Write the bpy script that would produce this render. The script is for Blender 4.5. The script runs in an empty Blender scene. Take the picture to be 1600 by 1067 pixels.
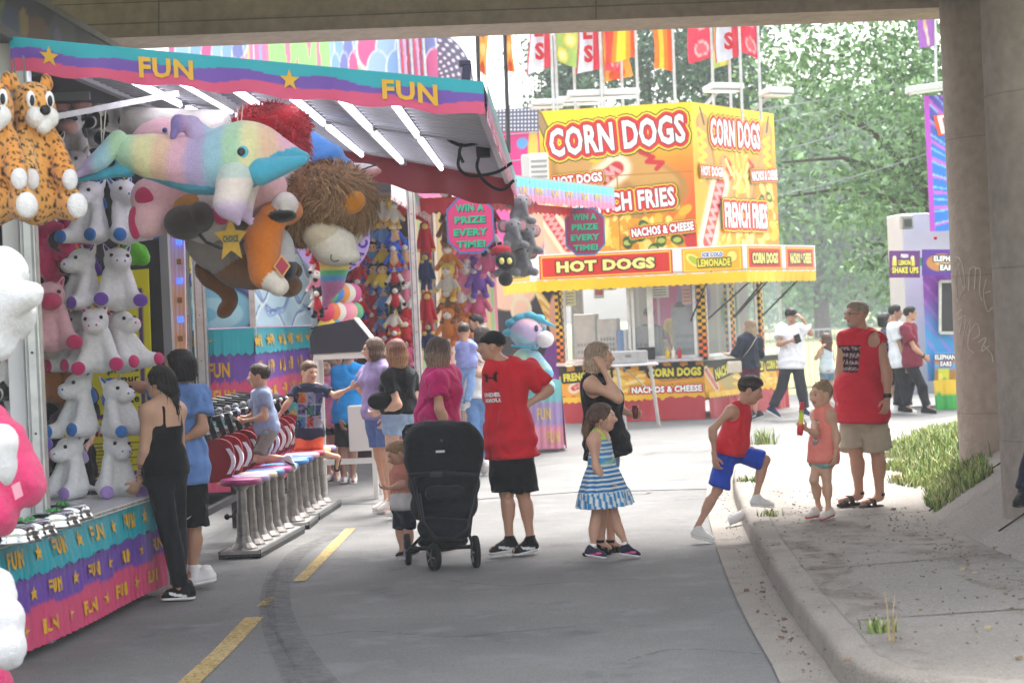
import bpy, bmesh, math, random
import numpy as np
from mathutils import Vector, Matrix
SC=bpy.context.scene; COL=SC.collection
# ---------------------------------------------------------------- camera, sky, sun, exposure
F,H,ROLL=3111.0,1.88,0.045            # focal length in photo pixels, eye height, camera roll
cam=bpy.data.objects.new('camera',bpy.data.cameras.new('camera')); COL.objects.link(cam)
_r=Vector((1,0,-ROLL)).normalized(); _u=Vector((ROLL,0,1)).normalized()
cam.matrix_world=Matrix(((_r.x,_u.x,0,0),(0,0,-1,0),(_r.z,_u.z,0,H),(0,0,0,1)))
cam.data.sensor_width=36; cam.data.lens=36*F/1600; cam.data.shift_y=-31.5/1600
cam.data.clip_start=.1; cam.data.clip_end=2000
cam.data.dof.use_dof=True; cam.data.dof.focus_distance=16; cam.data.dof.aperture_fstop=3.5
SC.camera=cam
W=bpy.data.worlds.new('World'); SC.world=W; W.use_nodes=True
nt=W.node_tree; nt.nodes.clear()
sky=nt.nodes.new('ShaderNodeTexSky'); sky.sky_type='NISHITA'; sky.sun_disc=False
SUN_EL,SUN_AZ=math.radians(62),math.radians(20)     # sun high, ahead of the camera and a little to the right
sky.sun_elevation=SUN_EL; sky.sun_rotation=SUN_AZ; sky.air_density=1.6; sky.dust_density=4.0; sky.ozone_density=.6
hs=nt.nodes.new('ShaderNodeHueSaturation'); hs.inputs['Saturation'].default_value=.3
bg=nt.nodes.new('ShaderNodeBackground'); bg.inputs['Strength'].default_value=.15
wo=nt.nodes.new('ShaderNodeOutputWorld')
nt.links.new(sky.outputs[0],hs.inputs['Color']); nt.links.new(hs.outputs[0],bg.inputs['Color']); nt.links.new(bg.outputs[0],wo.inputs[0])
sun=bpy.data.objects.new('sun',bpy.data.lights.new('sun','SUN')); COL.objects.link(sun)
sun.data.energy=1.8; sun.data.angle=math.radians(26); sun.data.color=(1,.97,.92)
_d=Vector((math.sin(SUN_AZ)*math.cos(SUN_EL),math.cos(SUN_AZ)*math.cos(SUN_EL),math.sin(SUN_EL)))
sun.rotation_euler=_d.to_track_quat('Z','Y').to_euler()
SC.view_settings.view_transform='Standard'; SC.view_settings.look='None'
SC.view_settings.exposure=1.98; SC.view_settings.gamma=1
SC.cycles.use_denoising=True; SC.cycles.max_bounces=7; SC.cycles.diffuse_bounces=4; SC.cycles.volume_bounces=0
SC.cycles.caustics_reflective=False; SC.cycles.caustics_refractive=False
SC.cycles.volume_step_rate=4.0
rng=random.Random(7); nrng=np.random.default_rng(7)
# ---------------------------------------------------------------- pixel -> place helpers
def pix(px,py):
    dx,dy=px-800.,py-502.
    return dx-ROLL*dy, dy+ROLL*dx
def P(px,py,d):
    x,y=pix(px,py); return np.array((x*d/F,d,H-y*d/F))
def G(px,py,z=0.):
    x,y=pix(px,py); d=F*(H-z)/y; return np.array((x*d/F,d,z))
def V3(*a): return np.array(a if len(a)>1 else a[0],float)
def nrm(v): v=np.asarray(v,float); return v/(np.linalg.norm(v)+1e-12)
_lin={}
def C(h):
    if not isinstance(h,str): return np.array(h,float)
    if h not in _lin:
        c=np.array([int(h[i:i+2],16)/255 for i in (1,3,5)])
        _lin[h]=np.where(c<=.04045,c/12.92,((c+.055)/1.055)**2.4)
    return _lin[h]
_ns={}
def fnoise(p,freq=1.,seed=0,oct=2):
    """smooth pseudo noise in about [-1,1]"""
    out=np.zeros(len(p)); a=1.; tot=0
    for o in range(oct):
        key=(seed,o)
        if key not in _ns:
            r=np.random.default_rng(seed*31+o); d=r.normal(size=(5,3)); d/=np.linalg.norm(d,axis=1)[:,None]
            _ns[key]=(d*r.uniform(.6,1.5,size=(5,1)),r.uniform(0,6.28,5))
        d,ph=_ns[key]; q=(p*freq*(2**o))@d.T+ph
        q+= .9*np.sin(np.roll(q,1,axis=1))
        out+=a*np.sin(q).sum(1)/3.; tot+=a; a*=.5
    return out/tot
def smooth(e0,e1,x):
    t=np.clip((x-e0)/(e1-e0),0,1); return t*t*(3-2*t)
def mixc(a,b,t): return a*(1-t[:,None])+b*t[:,None]
# ---------------------------------------------------------------- materials
MATS={}
def mat(name,rough=.6,metal=0.,bump=None,var=(3.,.08),spec=.4,sheen=0.,emit=0.,color=None,trans=0.,alpha=1.,sub=0.,stain=None):
    """finish that takes its own colour from the mesh's Col attribute (or a fixed colour)"""
    if name in MATS: return MATS[name]
    m=bpy.data.materials.new(name); m.use_nodes=True; t=m.node_tree; b=t.nodes['Principled BSDF']; L=t.links.new
    b.inputs['Roughness'].default_value=rough; b.inputs['Metallic'].default_value=metal
    b.inputs['Specular IOR Level'].default_value=spec
    if sheen: b.inputs['Sheen Weight'].default_value=sheen; b.inputs['Sheen Roughness'].default_value=.4
    if trans: b.inputs['Transmission Weight'].default_value=trans
    if alpha<1: b.inputs['Alpha'].default_value=alpha
    if sub: b.inputs['Subsurface Weight'].default_value=sub; b.inputs['Subsurface Scale'].default_value=.02; b.inputs['Subsurface Radius'].default_value=(1,.35,.2)
    tc=t.nodes.new('ShaderNodeTexCoord')
    if color is None:
        a=t.nodes.new('ShaderNodeAttribute'); a.attribute_name='Col'; src=a.outputs['Color']
    else:
        a=t.nodes.new('ShaderNodeRGB'); a.outputs[0].default_value=(*C(color),1); src=a.outputs[0]
    if emit:
        L(src,b.inputs['Emission Color']); b.inputs['Emission Strength'].default_value=emit
    for vs,va in [var] if not stain else [var,stain]:
        n=t.nodes.new('ShaderNodeTexNoise'); n.inputs['Scale'].default_value=vs; n.inputs['Detail'].default_value=5
        L(tc.outputs['Object'],n.inputs['Vector'])
        r=t.nodes.new('ShaderNodeMapRange'); r.inputs[1].default_value=.3; r.inputs[2].default_value=.7
        r.inputs[3].default_value=1-va; r.inputs[4].default_value=1+va*.6; L(n.outputs[0],r.inputs[0])
        v=t.nodes.new('ShaderNodeVectorMath'); v.operation='SCALE'; L(src,v.inputs[0]); L(r.outputs[0],v.inputs['Scale']); src=v.outputs[0]
    L(src,b.inputs['Base Color'])
    if bump:
        n=t.nodes.new('ShaderNodeTexNoise'); n.inputs['Scale'].default_value=bump[0]; n.inputs['Detail'].default_value=4
        L(tc.outputs['Object'],n.inputs['Vector'])
        u=t.nodes.new('ShaderNodeBump'); u.inputs['Strength'].default_value=bump[1]; u.inputs['Distance'].default_value=bump[2] if len(bump)>2 else .01
        L(n.outputs[0],u.inputs['Height']); L(u.outputs[0],b.inputs['Normal'])
    MATS[name]=m; return m
M_SKIN=mat('skin',.5,bump=(60,.12,.004),var=(9,.07),spec=.35,sub=.08)
M_CLOTH=mat('cloth',.85,bump=(13,.55,.035),var=(7,.12),spec=.15,sheen=.1)
M_DENIM=mat('denim',.85,bump=(150,.2,.004),var=(12,.2),spec=.15)
M_HAIR=mat('hair',.55,bump=(120,.5,.006),var=(40,.3),spec=.35)
M_PLUSH=mat('plush',.95,bump=(150,.9,.014),var=(40,.09),spec=.1,sheen=.35)
M_VINYL=mat('vinyl',.42,bump=(6,.25,.02),var=(2,.07),spec=.4)
M_PAINT=mat('paint',.4,bump=(3,.05,.01),var=(2,.06),spec=.45)
M_PRINT=mat('print',.35,var=(1.5,.05),spec=.4)
M_METAL=mat('metal',.38,1.,bump=(40,.08,.003),var=(9,.18))
M_STEEL=mat('worn_steel',.55,1.,bump=(30,.15,.004),var=(14,.3),stain=(4,.2))
M_CHROME=mat('chrome',.16,1.,var=(6,.05))
M_PLAST=mat('plastic',.45,bump=(90,.08,.003),var=(8,.06))
M_RUB=mat('rubber',.8,bump=(70,.2,.004),var=(8,.12),spec=.25)
M_CONC=mat('concrete',.9,bump=(28,.35,.02),var=(1.3,.16),spec=.2,stain=(11,.14))
M_LAMP=mat('lamp',.4,emit=2.2)
M_BULB=mat('bulb',.4,emit=1.1)
M_LEAF=mat('leaf',.6,var=(.9,.3),spec=.25)
M_BARK=mat('bark',.95,bump=(14,.8,.05),var=(5,.25),spec=.1)
M_GLASS=mat('glass',.06,color='#c9d6d8',var=(1,.02),alpha=.16,spec=.6)
# ---------------------------------------------------------------- geometry
ROOT={}
class Geo:
    def __init__(s): s.v=[]; s.f=[]; s.c=[]; s.n=0
    def add(s,V,Fc,c='#ffffff'):
        V=np.asarray(V,float).reshape(-1,3)
        cc=C(c) if isinstance(c,str) else np.asarray(c,float)
        if cc.ndim==1: cc=np.tile(cc,(len(V),1))
        s.v.append(V); s.c.append(cc); n=s.n
        if isinstance(Fc,np.ndarray): s.f.extend((Fc+n).tolist())
        else: s.f.extend([[i+n for i in f] for f in Fc])
        s.n+=len(V); return s
    def frame(s,o,ax,ay,az,c='#ffffff',bev=0.):
        """box with centre o and half-axis vectors; bev cuts its edges"""
        o,ax,ay,az=map(V3,(o,ax,ay,az))
        if bev<=0:
            V=[o+i*ax+j*ay+k*az for i in(-1,1) for j in(-1,1) for k in(-1,1)]
            Fc=[[0,1,3,2],[4,6,7,5],[0,4,5,1],[2,3,7,6],[0,2,6,4],[1,5,7,3]]
            if np.dot(np.cross(ax,ay),az)<0: Fc=[f[::-1] for f in Fc]
            return s.add(V,Fc,c)
        bm=bmesh.new(); bmesh.ops.create_cube(bm,size=2)
        M=np.stack((ax,ay,az),1)
        for v in bm.verts: v.co=Vector(M@np.array(v.co)+o)
        if np.linalg.det(M)<0: bmesh.ops.reverse_faces(bm,faces=bm.faces)
        bmesh.ops.bevel(bm,geom=bm.edges[:],offset=bev,segments=2,affect='EDGES',profile=.5)
        bm.verts.index_update(); s.add([v.co[:] for v in bm.verts],[[v.index for v in f.verts] for f in bm.faces],c); bm.free(); return s
    def box(s,c0,size,c='#ffffff',bev=0.,rz=0.):
        x,y,z=np.array(size)/2; ca,sa=math.cos(rz),math.sin(rz)
        return s.frame(c0,(x*ca,x*sa,0),(-y*sa,y*ca,0),(0,0,z),c,bev)
    def bar(s,a,b,w,h=None,c='#ffffff',up=(0,0,1)):
        a,b=V3(a),V3(b); h=h or w; d=(b-a)/2; x=np.cross(d,up)
        if np.linalg.norm(x)<1e-6: x=np.cross(d,(1,0,0))
        x=nrm(x); y=nrm(np.cross(x,d)); return s.frame((a+b)/2,x*w/2,d,y*h/2,c)
    def tube(s,pts,r,n=8,c='#ffffff',caps=True):
        pts=[V3(p) for p in pts]; m=len(pts); rs=[r]*m if np.isscalar(r) else list(r)
        V=[]; prev=None
        for i,p in enumerate(pts):
            t=nrm(pts[min(i+1,m-1)]-pts[max(i-1,0)])
            if prev is None:
                a=np.cross(t,(0,0,1)); a=nrm(a) if np.linalg.norm(a)>.05 else nrm(np.cross(t,(1,0,0)))
            else: a=nrm(prev-t*np.dot(prev,t))
            prev=a; b=np.cross(t,a)
            for k in range(n):
                an=2*math.pi*k/n; V.append(p+rs[i]*(a*math.cos(an)+b*math.sin(an)))
        Fc=[[i*n+k,i*n+(k+1)%n,(i+1)*n+(k+1)%n,(i+1)*n+k] for i in range(m-1) for k in range(n)]
        if caps: Fc+=[list(range(n))[::-1],[(m-1)*n+k for k in range(n)]]
        return s.add(V,Fc,c)
    def lathe(s,o,prof,n=16,c='#ffffff',ax=(0,0,1)):
        """prof: list of (radius, height[,colour])"""
        az=nrm(ax); x=np.cross(az,(0,1,0)); x=nrm(x) if np.linalg.norm(x)>.05 else V3(1,0,0); y=np.cross(az,x)
        V=[];cc=[]
        for p in prof:
            for k in range(n):
                an=2*math.pi*k/n; V.append(V3(o)+az*p[1]+p[0]*(x*math.cos(an)+y*math.sin(an))); cc.append(C(p[2]) if len(p)>2 else C(c))
        m=len(prof); Fc=[[i*n+k,i*n+(k+1)%n,(i+1)*n+(k+1)%n,(i+1)*n+k] for i in range(m-1) for k in range(n)]
        Fc+=[list(range(n))[::-1],[(m-1)*n+k for k in range(n)]]
        return s.add(V,Fc,np.array(cc))
    def ell(s,o,r,c='#ffffff',n=12,ax=None):
        A=np.eye(3) if ax is None else np.array(ax,float); r=np.array(r,float)*np.ones(3)
        V=[]; m=max(6,n*2//3)
        for i in range(m+1):
            th=math.pi*i/m
            for k in range(n):
                ph=2*math.pi*k/n; V.append(V3(o)+(np.array((math.sin(th)*math.cos(ph),math.sin(th)*math.sin(ph),math.cos(th)))*r)@A)
        Fc=[[i*n+k,(i+1)*n+k,(i+1)*n+(k+1)%n,i*n+(k+1)%n] for i in range(m) for k in range(n)]
        return s.add(V,Fc,c)
    def prism(s,poly,d,c='#ffffff'):
        """extrude a 3-D polygon by vector d"""
        A=[V3(p) for p in poly]; n=len(A); d=V3(d)
        nn=sum(np.cross(A[i]-A[0],A[(i+1)%n]-A[0]) for i in range(n))
        if np.dot(nn,d)>0: A=A[::-1]
        V=A+[a+d for a in A]
        Fc=[list(range(n)),[n+i for i in range(n)][::-1]]+[[i,n+i,n+(i+1)%n,(i+1)%n] for i in range(n)]
        return s.add(V,Fc,c)
    def sheet(s,pts,c='#ffffff',thick=None):
        """grid of points (nu,nv,3); colour array (nu,nv,3) or one colour; thick adds a back face and a rim"""
        pts=np.asarray(pts,float); nu,nv=pts.shape[:2]; cc=c if isinstance(c,str) else np.asarray(c,float).reshape(-1,3)
        i,j=np.meshgrid(np.arange(nu-1),np.arange(nv-1),indexing='ij'); a=(i*nv+j).ravel()
        s.add(pts.reshape(-1,3),np.stack((a,a+nv,a+nv+1,a+1),1),cc)
        if thick is not None:
            t=V3(thick); s.add(pts.reshape(-1,3)+t,np.stack((a,a+1,a+nv+1,a+nv),1),cc)
            m=nu*nv; b=s.n-2*m; rim=[(q,0) for q in range(nu)]+[(nu-1,q) for q in range(1,nv)]+[(q,nv-1) for q in range(nu-2,-1,-1)]+[(0,q) for q in range(nv-2,0,-1)]
            ix=[b+q*nv+w for q,w in rim]; k=len(ix)
            s.f.extend([[ix[q],ix[q]+m,ix[(q+1)%k]+m,ix[(q+1)%k]] for q in range(k)])
        return s
    def build(s,name,m,parent=None,smooth=False,**kw):
        V=np.concatenate(s.v) if s.v else np.zeros((0,3)); cc=np.concatenate(s.c)
        r=parent
        while r is not None and r.name not in ROOT: r=r.parent
        if r is not None: V=V-ROOT[r.name]
        o=mesh_object(name,V,s.f,cc,m,parent,smooth)
        for k,v in kw.items(): o[k]=v
        return o
def mesh_object(name,V,Fc,cc,m,parent=None,smooth=False):
    me=bpy.data.meshes.new(name); me.from_pydata(np.asarray(V).tolist(),[],Fc)
    at=me.color_attributes.new('Col','FLOAT_COLOR','POINT')
    at.data.foreach_set('color',np.concatenate((cc,np.ones((len(cc),1))),1).astype(np.float32).ravel())
    me.materials.append(m)
    if smooth: me.polygons.foreach_set('use_smooth',[True]*len(me.polygons))
    me.update()
    o=bpy.data.objects.new(name,me); COL.objects.link(o); o.parent=parent; return o
def tag(o,label,cat,group=None,kind=None):
    if label: o['label']=label
    if cat: o['category']=cat
    if group: o['group']=group
    if kind: o['kind']=kind
    return o
def thing(name,label,cat,loc=(0,0,0),group=None):
    o=bpy.data.objects.new(name,None); COL.objects.link(o); o.location=tuple(float(q) for q in loc); o.empty_display_size=.2
    ROOT[o.name]=V3(loc); return tag(o,label,cat,group)
def struct(o): o['kind']='structure'; return o
def bil(q,u,v):
    """bilinear point on quad q=(00,10,11,01)"""
    q=[V3(p) for p in q]; u=np.asarray(u)[...,None]; v=np.asarray(v)[...,None]
    return q[0]*(1-u)*(1-v)+q[1]*u*(1-v)+q[2]*u*v+q[3]*(1-u)*v
def painted(q,nu,nv,fn,thick=.03,g=None):
    """board whose face is printed: fn(U,V)->colours; q=(bottom-left,bottom-right,top-right,top-left) seen from the front"""
    g=g or Geo(); u,v=np.meshgrid(np.linspace(0,1,nu),np.linspace(0,1,nv),indexing='ij')
    n=nrm(np.cross(V3(q[1])-V3(q[0]),V3(q[3])-V3(q[0])))
    g.sheet(bil(q,u,v),fn(u.ravel(),v.ravel()),thick=-n*thick); return g
# ---- lettering: real mesh letters laid on a surface
_txt={}
def text_mesh(s,bold=.02,res=2):
    k=(s,bold,res)
    if k not in _txt:
        cu=bpy.data.curves.new('t','FONT'); cu.body=s; cu.size=1; cu.offset=bold; cu.resolution_u=res; cu.space_character=1.08
        o=bpy.data.objects.new('t',cu); me=bpy.data.meshes.new_from_object(o)
        bm=bmesh.new(); bm.from_mesh(me); bmesh.ops.triangulate(bm,faces=bm.faces[:]); bm.verts.index_update()
        V=np.array([v.co[:] for v in bm.verts]); Fc=[[v.index for v in f.verts] for f in bm.faces]
        bm.free(); bpy.data.objects.remove(o); bpy.data.meshes.remove(me); bpy.data.curves.remove(cu)
        V[:,:2]-=V[:,:2].min(0); sz=V[:,:2].max(0); V[:,:2]/=sz
        _txt[k]=(V,Fc,sz[0]/sz[1])
    return _txt[k]
def lay_text(g,s,fn,u0,v0,u1,v1,c,bold=.03,off=.004,rot=0.,asp=1.,cut=None,arch=0.):
    """letters in the uv box; fn(u,v,h)->points; asp=width/height of the uv unit (for rot)"""
    V,Fc,a=text_mesh(s,bold)
    if cut:
        bm=bmesh.new(); vs=[bm.verts.new(p) for p in V]
        for f in Fc:
            try: bm.faces.new([vs[i] for i in f])
            except ValueError: pass
        for i in range(1,cut): bmesh.ops.bisect_plane(bm,geom=bm.verts[:]+bm.edges[:]+bm.faces[:],plane_co=(i/cut,0,0),plane_no=(1,0,0))
        bm.verts.index_update(); V=np.array([v.co[:] for v in bm.verts]); Fc=[[v.index for v in f.verts] for f in bm.faces]; bm.free()
    x=(V[:,0]-.5)*(u1-u0); y=(V[:,1]-.5)*(v1-v0)
    if arch: y=y*(1-.0)+arch*(v1-v0)*(1-(2*V[:,0]-1)**2)
    if rot: x,y=x*math.cos(rot)-y*math.sin(rot)/asp, x*math.sin(rot)*asp+y*math.cos(rot)
    g.add(fn((u0+u1)/2+x,(v0+v1)/2+y,off),Fc,c); return g
def outlined(g,s,fn,u0,v0,u1,v1,layers,asp=1.,rot=0.,off=.004,bold=.03):
    """layers: [(colour, spread in v units)...] from the back to the front; spread 0 is the letter itself"""
    n=len(layers)
    for i,(c,sp) in enumerate(layers):
        if sp<=0: lay_text(g,s,fn,u0,v0,u1,v1,c,bold,off+i*.004,rot,asp); continue
        for k in range(12):
            a=2*math.pi*k/12; du,dv=sp*math.cos(a)/asp,sp*math.sin(a)
            lay_text(g,s,fn,u0+du,v0+dv,u1+du,v1+dv,c,bold,off+i*.004+k*.00025,rot,asp)
    return g
def on_quad(q):
    n=nrm(np.cross(V3(q[1])-V3(q[0]),V3(q[3])-V3(q[0])))
    return lambda u,v,h: bil(q,u,v)+n*h
def star(g,fn,cu,cv,r,c,asp=1.,off=.004,rot=0.):
    U=[cu];Vv=[cv]
    for k in range(10):
        a=math.pi/2+k*math.pi/5+rot; rr=r if k%2==0 else r*.42
        U.append(cu+rr*math.cos(a)/asp); Vv.append(cv+rr*math.sin(a))
    g.add(fn(np.array(U),np.array(Vv),off),[[0,i+1,(i+1)%10+1] for i in range(10)],c); return g
# ---- 2-D painting helpers (printed artwork)
def pell(col,U,V,cu,cv,ru,rv,c,rot=0.,soft=.02,asp=1.):
    x=(U-cu)*asp; y=V-cv; a=math.cos(rot); b=math.sin(rot); x,y=x*a+y*b,-x*b+y*a
    return mixc(col,C(c),1-smooth(1-soft*3,1+soft*3,np.sqrt((x/(ru*asp))**2+(y/rv)**2)))
def pline(col,U,V,pts,w,c,asp=1.):
    d=np.full(len(U),9.)
    for (a,b),(e,f) in zip(pts[:-1],pts[1:]):
        ax,ay=(U-a)*asp,V-b; bx,by=(e-a)*asp,f-b; t=np.clip((ax*bx+ay*by)/(bx*bx+by*by+1e-9),0,1)
        d=np.minimum(d,np.hypot(ax-t*bx,ay-t*by))
    return mixc(col,C(c),1-smooth(w*.8,w*1.2,d))
# ---- implicit surfaces: smooth bodies, clothes, hair and toys
def surface_nets(f,org,h):
    nx,ny,nz=f.shape; s=f<0
    cnt=np.zeros((nx-1,ny-1,nz-1),np.int8)
    for i in(0,1):
        for j in(0,1):
            for k in(0,1): cnt+=s[i:nx-1+i,j:ny-1+j,k:nz-1+k]
    act=(cnt>0)&(cnt<8); idx=np.argwhere(act); n=len(idx)
    if n==0: return np.zeros((0,3)),np.zeros((0,4),int)
    num=np.full(act.shape,-1,np.int64); num[act]=np.arange(n)
    cr=[(0,0,0),(1,0,0),(0,1,0),(1,1,0),(0,0,1),(1,0,1),(0,1,1),(1,1,1)]
    val=[f[idx[:,0]+a,idx[:,1]+b,idx[:,2]+c] for a,b,c in cr]
    acc=np.zeros((n,3)); m=np.zeros(n)
    for a,b in((0,1),(2,3),(4,5),(6,7),(0,2),(1,3),(4,6),(5,7),(0,4),(1,5),(2,6),(3,7)):
        x=(val[a]<0)!=(val[b]<0); t=np.where(x,val[a]/np.where(x,val[a]-val[b],1),0)
        pa,pb=np.array(cr[a],float),np.array(cr[b],float)
        acc+=np.where(x[:,None],pa+t[:,None]*(pb-pa),0); m+=x
    V=org+(idx+acc/m[:,None])*h
    Q=[]
    for ax in range(3):
        o1,o2=[(1,2),(2,0),(0,1)][ax]
        sl=[slice(1,-1)]*3; sl[ax]=slice(0,-1); sh=[slice(1,-1)]*3; sh[ax]=slice(1,None)
        a,b=s[tuple(sl)],s[tuple(sh)]
        for inside,flip in((a&~b,False),(b&~a,True)):
            e=np.argwhere(inside)
            if not len(e): continue
            e[:,o1]+=1; e[:,o2]+=1
            def cell(d1,d2):
                q=e.copy(); q[:,o1]-=d1; q[:,o2]-=d2; return num[q[:,0],q[:,1],q[:,2]]
            q=np.stack((cell(1,1),cell(0,1),cell(0,0),cell(1,0)),1)
            Q.append(q[:,::-1] if flip else q)
    return V,np.concatenate(Q)
class Sdf:
    def __init__(s,res=.014,k=.03): s.res=res; s.k=k; s.p=[]; s.sub=[]; s.planes=[]; s.disp=None
    def cone(s,a,b,r1,r2=None,c='#ffffff',k=None,clip=(),flat=None,round=True):
        a,b=V3(a),V3(b); r2=r1 if r2 is None else r2
        def fn(p,a=a,b=b,r1=r1,r2=r2,flat=flat):
            if flat is not None:
                ax,ra=flat; p=p+((p-a)@ax)[...,None]*ax*(1/ra-1)
            ba=b-a; t=np.clip(((p-a)@ba)/(ba@ba+1e-12),0,1)
            return np.linalg.norm(p-a-t[...,None]*ba,axis=-1)-(r1+(r2-r1)*t)
        m=max(r1,r2); s.p.append((fn,np.minimum(a,b)-m,np.maximum(a,b)+m,C(c),k,clip)); return s
    def ell(s,o,r,ax=None,c='#ffffff',k=None,clip=()):
        o=V3(o); r=np.array(r,float)*np.ones(3); A=np.eye(3) if ax is None else np.array([nrm(q) for q in ax])
        def fn(p,o=o,r=r,A=A):
            q=(p-o)@A.T; k0=np.linalg.norm(q/r,axis=-1); k1=np.linalg.norm(q/r**2,axis=-1)
            return k0*(k0-1)/(k1+1e-9)
        m=np.sqrt(((A*r[:,None])**2).sum(0)); s.p.append((fn,o-m,o+m,C(c),k,clip)); return s
    def cut(s,fn): s.sub.append(fn); return s
    def cut_ell(s,o,r,ax=None):
        t=Sdf().ell(o,r,ax); return s.cut(t.p[0][0])
    def cut_cone(s,a,b,r1,r2=None):
        t=Sdf().cone(a,b,r1,r2); return s.cut(t.p[0][0])
    def clip(s,pt,n): s.planes.append((V3(pt),nrm(n))); return s
    def mesh(s):
        h=s.res; pad=.06
        lo=np.min([p[1] for p in s.p],0)-pad-h*2; hi=np.max([p[2] for p in s.p],0)+pad+h*2
        n=np.ceil((hi-lo)/h).astype(int)+1
        X=[lo[i]+h*np.arange(n[i]) for i in range(3)]
        f=np.full(n,.5,np.float64)
        for fn,a,b,c,k,clip in s.p:
            k=s.k if k is None else k; m=k+h*3
            i0=np.maximum(np.floor((a-m-lo)/h).astype(int),0); i1=np.minimum(np.ceil((b+m-lo)/h).astype(int)+1,n)
            g=np.stack(np.meshgrid(*[X[q][i0[q]:i1[q]] for q in range(3)],indexing='ij'),-1)
            d=fn(g)
            for pt,nn in clip: d=np.maximum(d,(g-pt)@nn)
            sl=tuple(slice(i0[q],i1[q]) for q in range(3)); e=f[sl]
            hh=np.maximum(k-np.abs(d-e),0)/max(k,1e-6); f[sl]=np.minimum(d,e)-hh*hh*k*.25
        if s.sub or s.planes or s.disp:
            near=np.argwhere(np.abs(f)<max(.2,h*4)); q=lo+near*h; v=f[near[:,0],near[:,1],near[:,2]]
            if s.disp: v=v-s.disp(q)
            for fn in s.sub: v=np.maximum(v,-fn(q))
            for pt,nn in s.planes: v=np.maximum(v,(q-pt)@nn)
            f[near[:,0],near[:,1],near[:,2]]=v
        f[0]=f[-1]=.5; f[:,0]=f[:,-1]=.5; f[:,:,0]=f[:,:,-1]=.5
        V,Q=surface_nets(f,lo,h)
        cols=np.array([p[3] for p in s.p])
        if len(V) and len({tuple(c) for c in cols})>1:
            D=np.stack([p[0](V) for p in s.p],1); cc=cols[D.argmin(1)]
        else: cc=np.tile(cols[0],(len(V),1))
        return V,Q,cc
    def into(s,g,colfn=None):
        V,Q,cc=s.mesh()
        if len(V): g.add(V,Q,colfn(V,cc) if colfn else cc)
        return g
# ================================================================ SETTING
def gmat(name,c1,c2,scale=1.2,fine=90,bump=.5,rough=.92,stains=(),alpha=None):
    m=bpy.data.materials.new(name); m.use_nodes=True; t=m.node_tree; b=t.nodes['Principled BSDF']; L=t.links.new; N=t.nodes.new
    b.inputs['Roughness'].default_value=rough; b.inputs['Specular IOR Level'].default_value=.25
    tc=N('ShaderNodeTexCoord'); n=N('ShaderNodeTexNoise'); n.inputs['Scale'].default_value=scale; n.inputs['Detail'].default_value=8; L(tc.outputs['Object'],n.inputs[0])
    r=N('ShaderNodeValToRGB'); r.color_ramp.elements[0].position=.32; r.color_ramp.elements[1].position=.68
    r.color_ramp.elements[0].color=(*C(c1),1); r.color_ramp.elements[1].color=(*C(c2),1); L(n.outputs[0],r.inputs[0]); src=r.outputs[0]
    f=N('ShaderNodeTexNoise'); f.inputs['Scale'].default_value=fine; f.inputs['Detail'].default_value=3; L(tc.outputs['Object'],f.inputs[0])
    mr=N('ShaderNodeMapRange'); mr.inputs[1].default_value=.3; mr.inputs[2].default_value=.7; mr.inputs[3].default_value=.72; mr.inputs[4].default_value=1.2; L(f.outputs[0],mr.inputs[0])
    v=N('ShaderNodeVectorMath'); v.operation='SCALE'; L(src,v.inputs[0]); L(mr.outputs[0],v.inputs['Scale']); src=v.outputs[0]
    for cs,sc,lo,hi in stains:
        n2=N('ShaderNodeTexNoise'); n2.inputs['Scale'].default_value=sc; n2.inputs['Detail'].default_value=7; n2.inputs['Roughness'].default_value=.65; L(tc.outputs['Object'],n2.inputs[0])
        m2=N('ShaderNodeMapRange'); m2.inputs[1].default_value=lo; m2.inputs[2].default_value=hi; L(n2.outputs[0],m2.inputs[0])
        mx=N('ShaderNodeMix'); mx.data_type='RGBA'; L(m2.outputs[0],mx.inputs[0]); L(src,mx.inputs[6]); mx.inputs[7].default_value=(*C(cs),1); src=mx.outputs[2]
    L(src,b.inputs['Base Color'])
    u=N('ShaderNodeBump'); u.inputs['Strength'].default_value=bump; u.inputs['Distance'].default_value=.01; L(f.outputs[0],u.inputs['Height']); L(u.outputs[0],b.inputs['Normal'])
    if alpha:
        n3=N('ShaderNodeTexNoise'); n3.inputs['Scale'].default_value=alpha[0]; n3.inputs['Detail'].default_value=8; n3.inputs['Roughness'].default_value=.7; L(tc.outputs['Object'],n3.inputs[0])
        m3=N('ShaderNodeMapRange'); m3.inputs[1].default_value=alpha[1]; m3.inputs[2].default_value=alpha[2]; m3.inputs[3].default_value=0; m3.inputs[4].default_value=alpha[3]; L(n3.outputs[0],m3.inputs[0]); L(m3.outputs[0],b.inputs['Alpha'])
    return m
G_ASPH=gmat('asphalt','#6d6c6b','#7b7a78',.7,130,.6,stains=[('#7e7d7e',2.2,.52,.7),('#545457',1.3,.58,.74),('#86847f',38,.6,.75),('#4c4c50',31,.62,.75)])
G_STREET=gmat('street_concrete','#737271','#807f7d',.6,90,.5,stains=[('#626263',1.4,.58,.75),('#888683',.8,.55,.8)])
G_GUT=gmat('gutter_concrete','#857e76','#968f87',1.1,80,.5,stains=[('#645b53',2.6,.55,.78)])
G_WALK=gmat('walk_concrete','#87817a','#96908a',.8,80,.5,stains=[('#746c65',1.6,.55,.78),('#a09a93',.6,.55,.8)])
G_SLOPE=gmat('slope_concrete','#8a847e','#99938d',.9,70,.5,stains=[('#766f69',2.0,.58,.78)])
G_LAWN=gmat('lawn','#7c8550','#98995f',.25,12,.6)
G_DIRT=gmat('dirt','#6b5c50','#7f6e60',3,60,.8,alpha=(4,.45,.78,.5))
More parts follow.
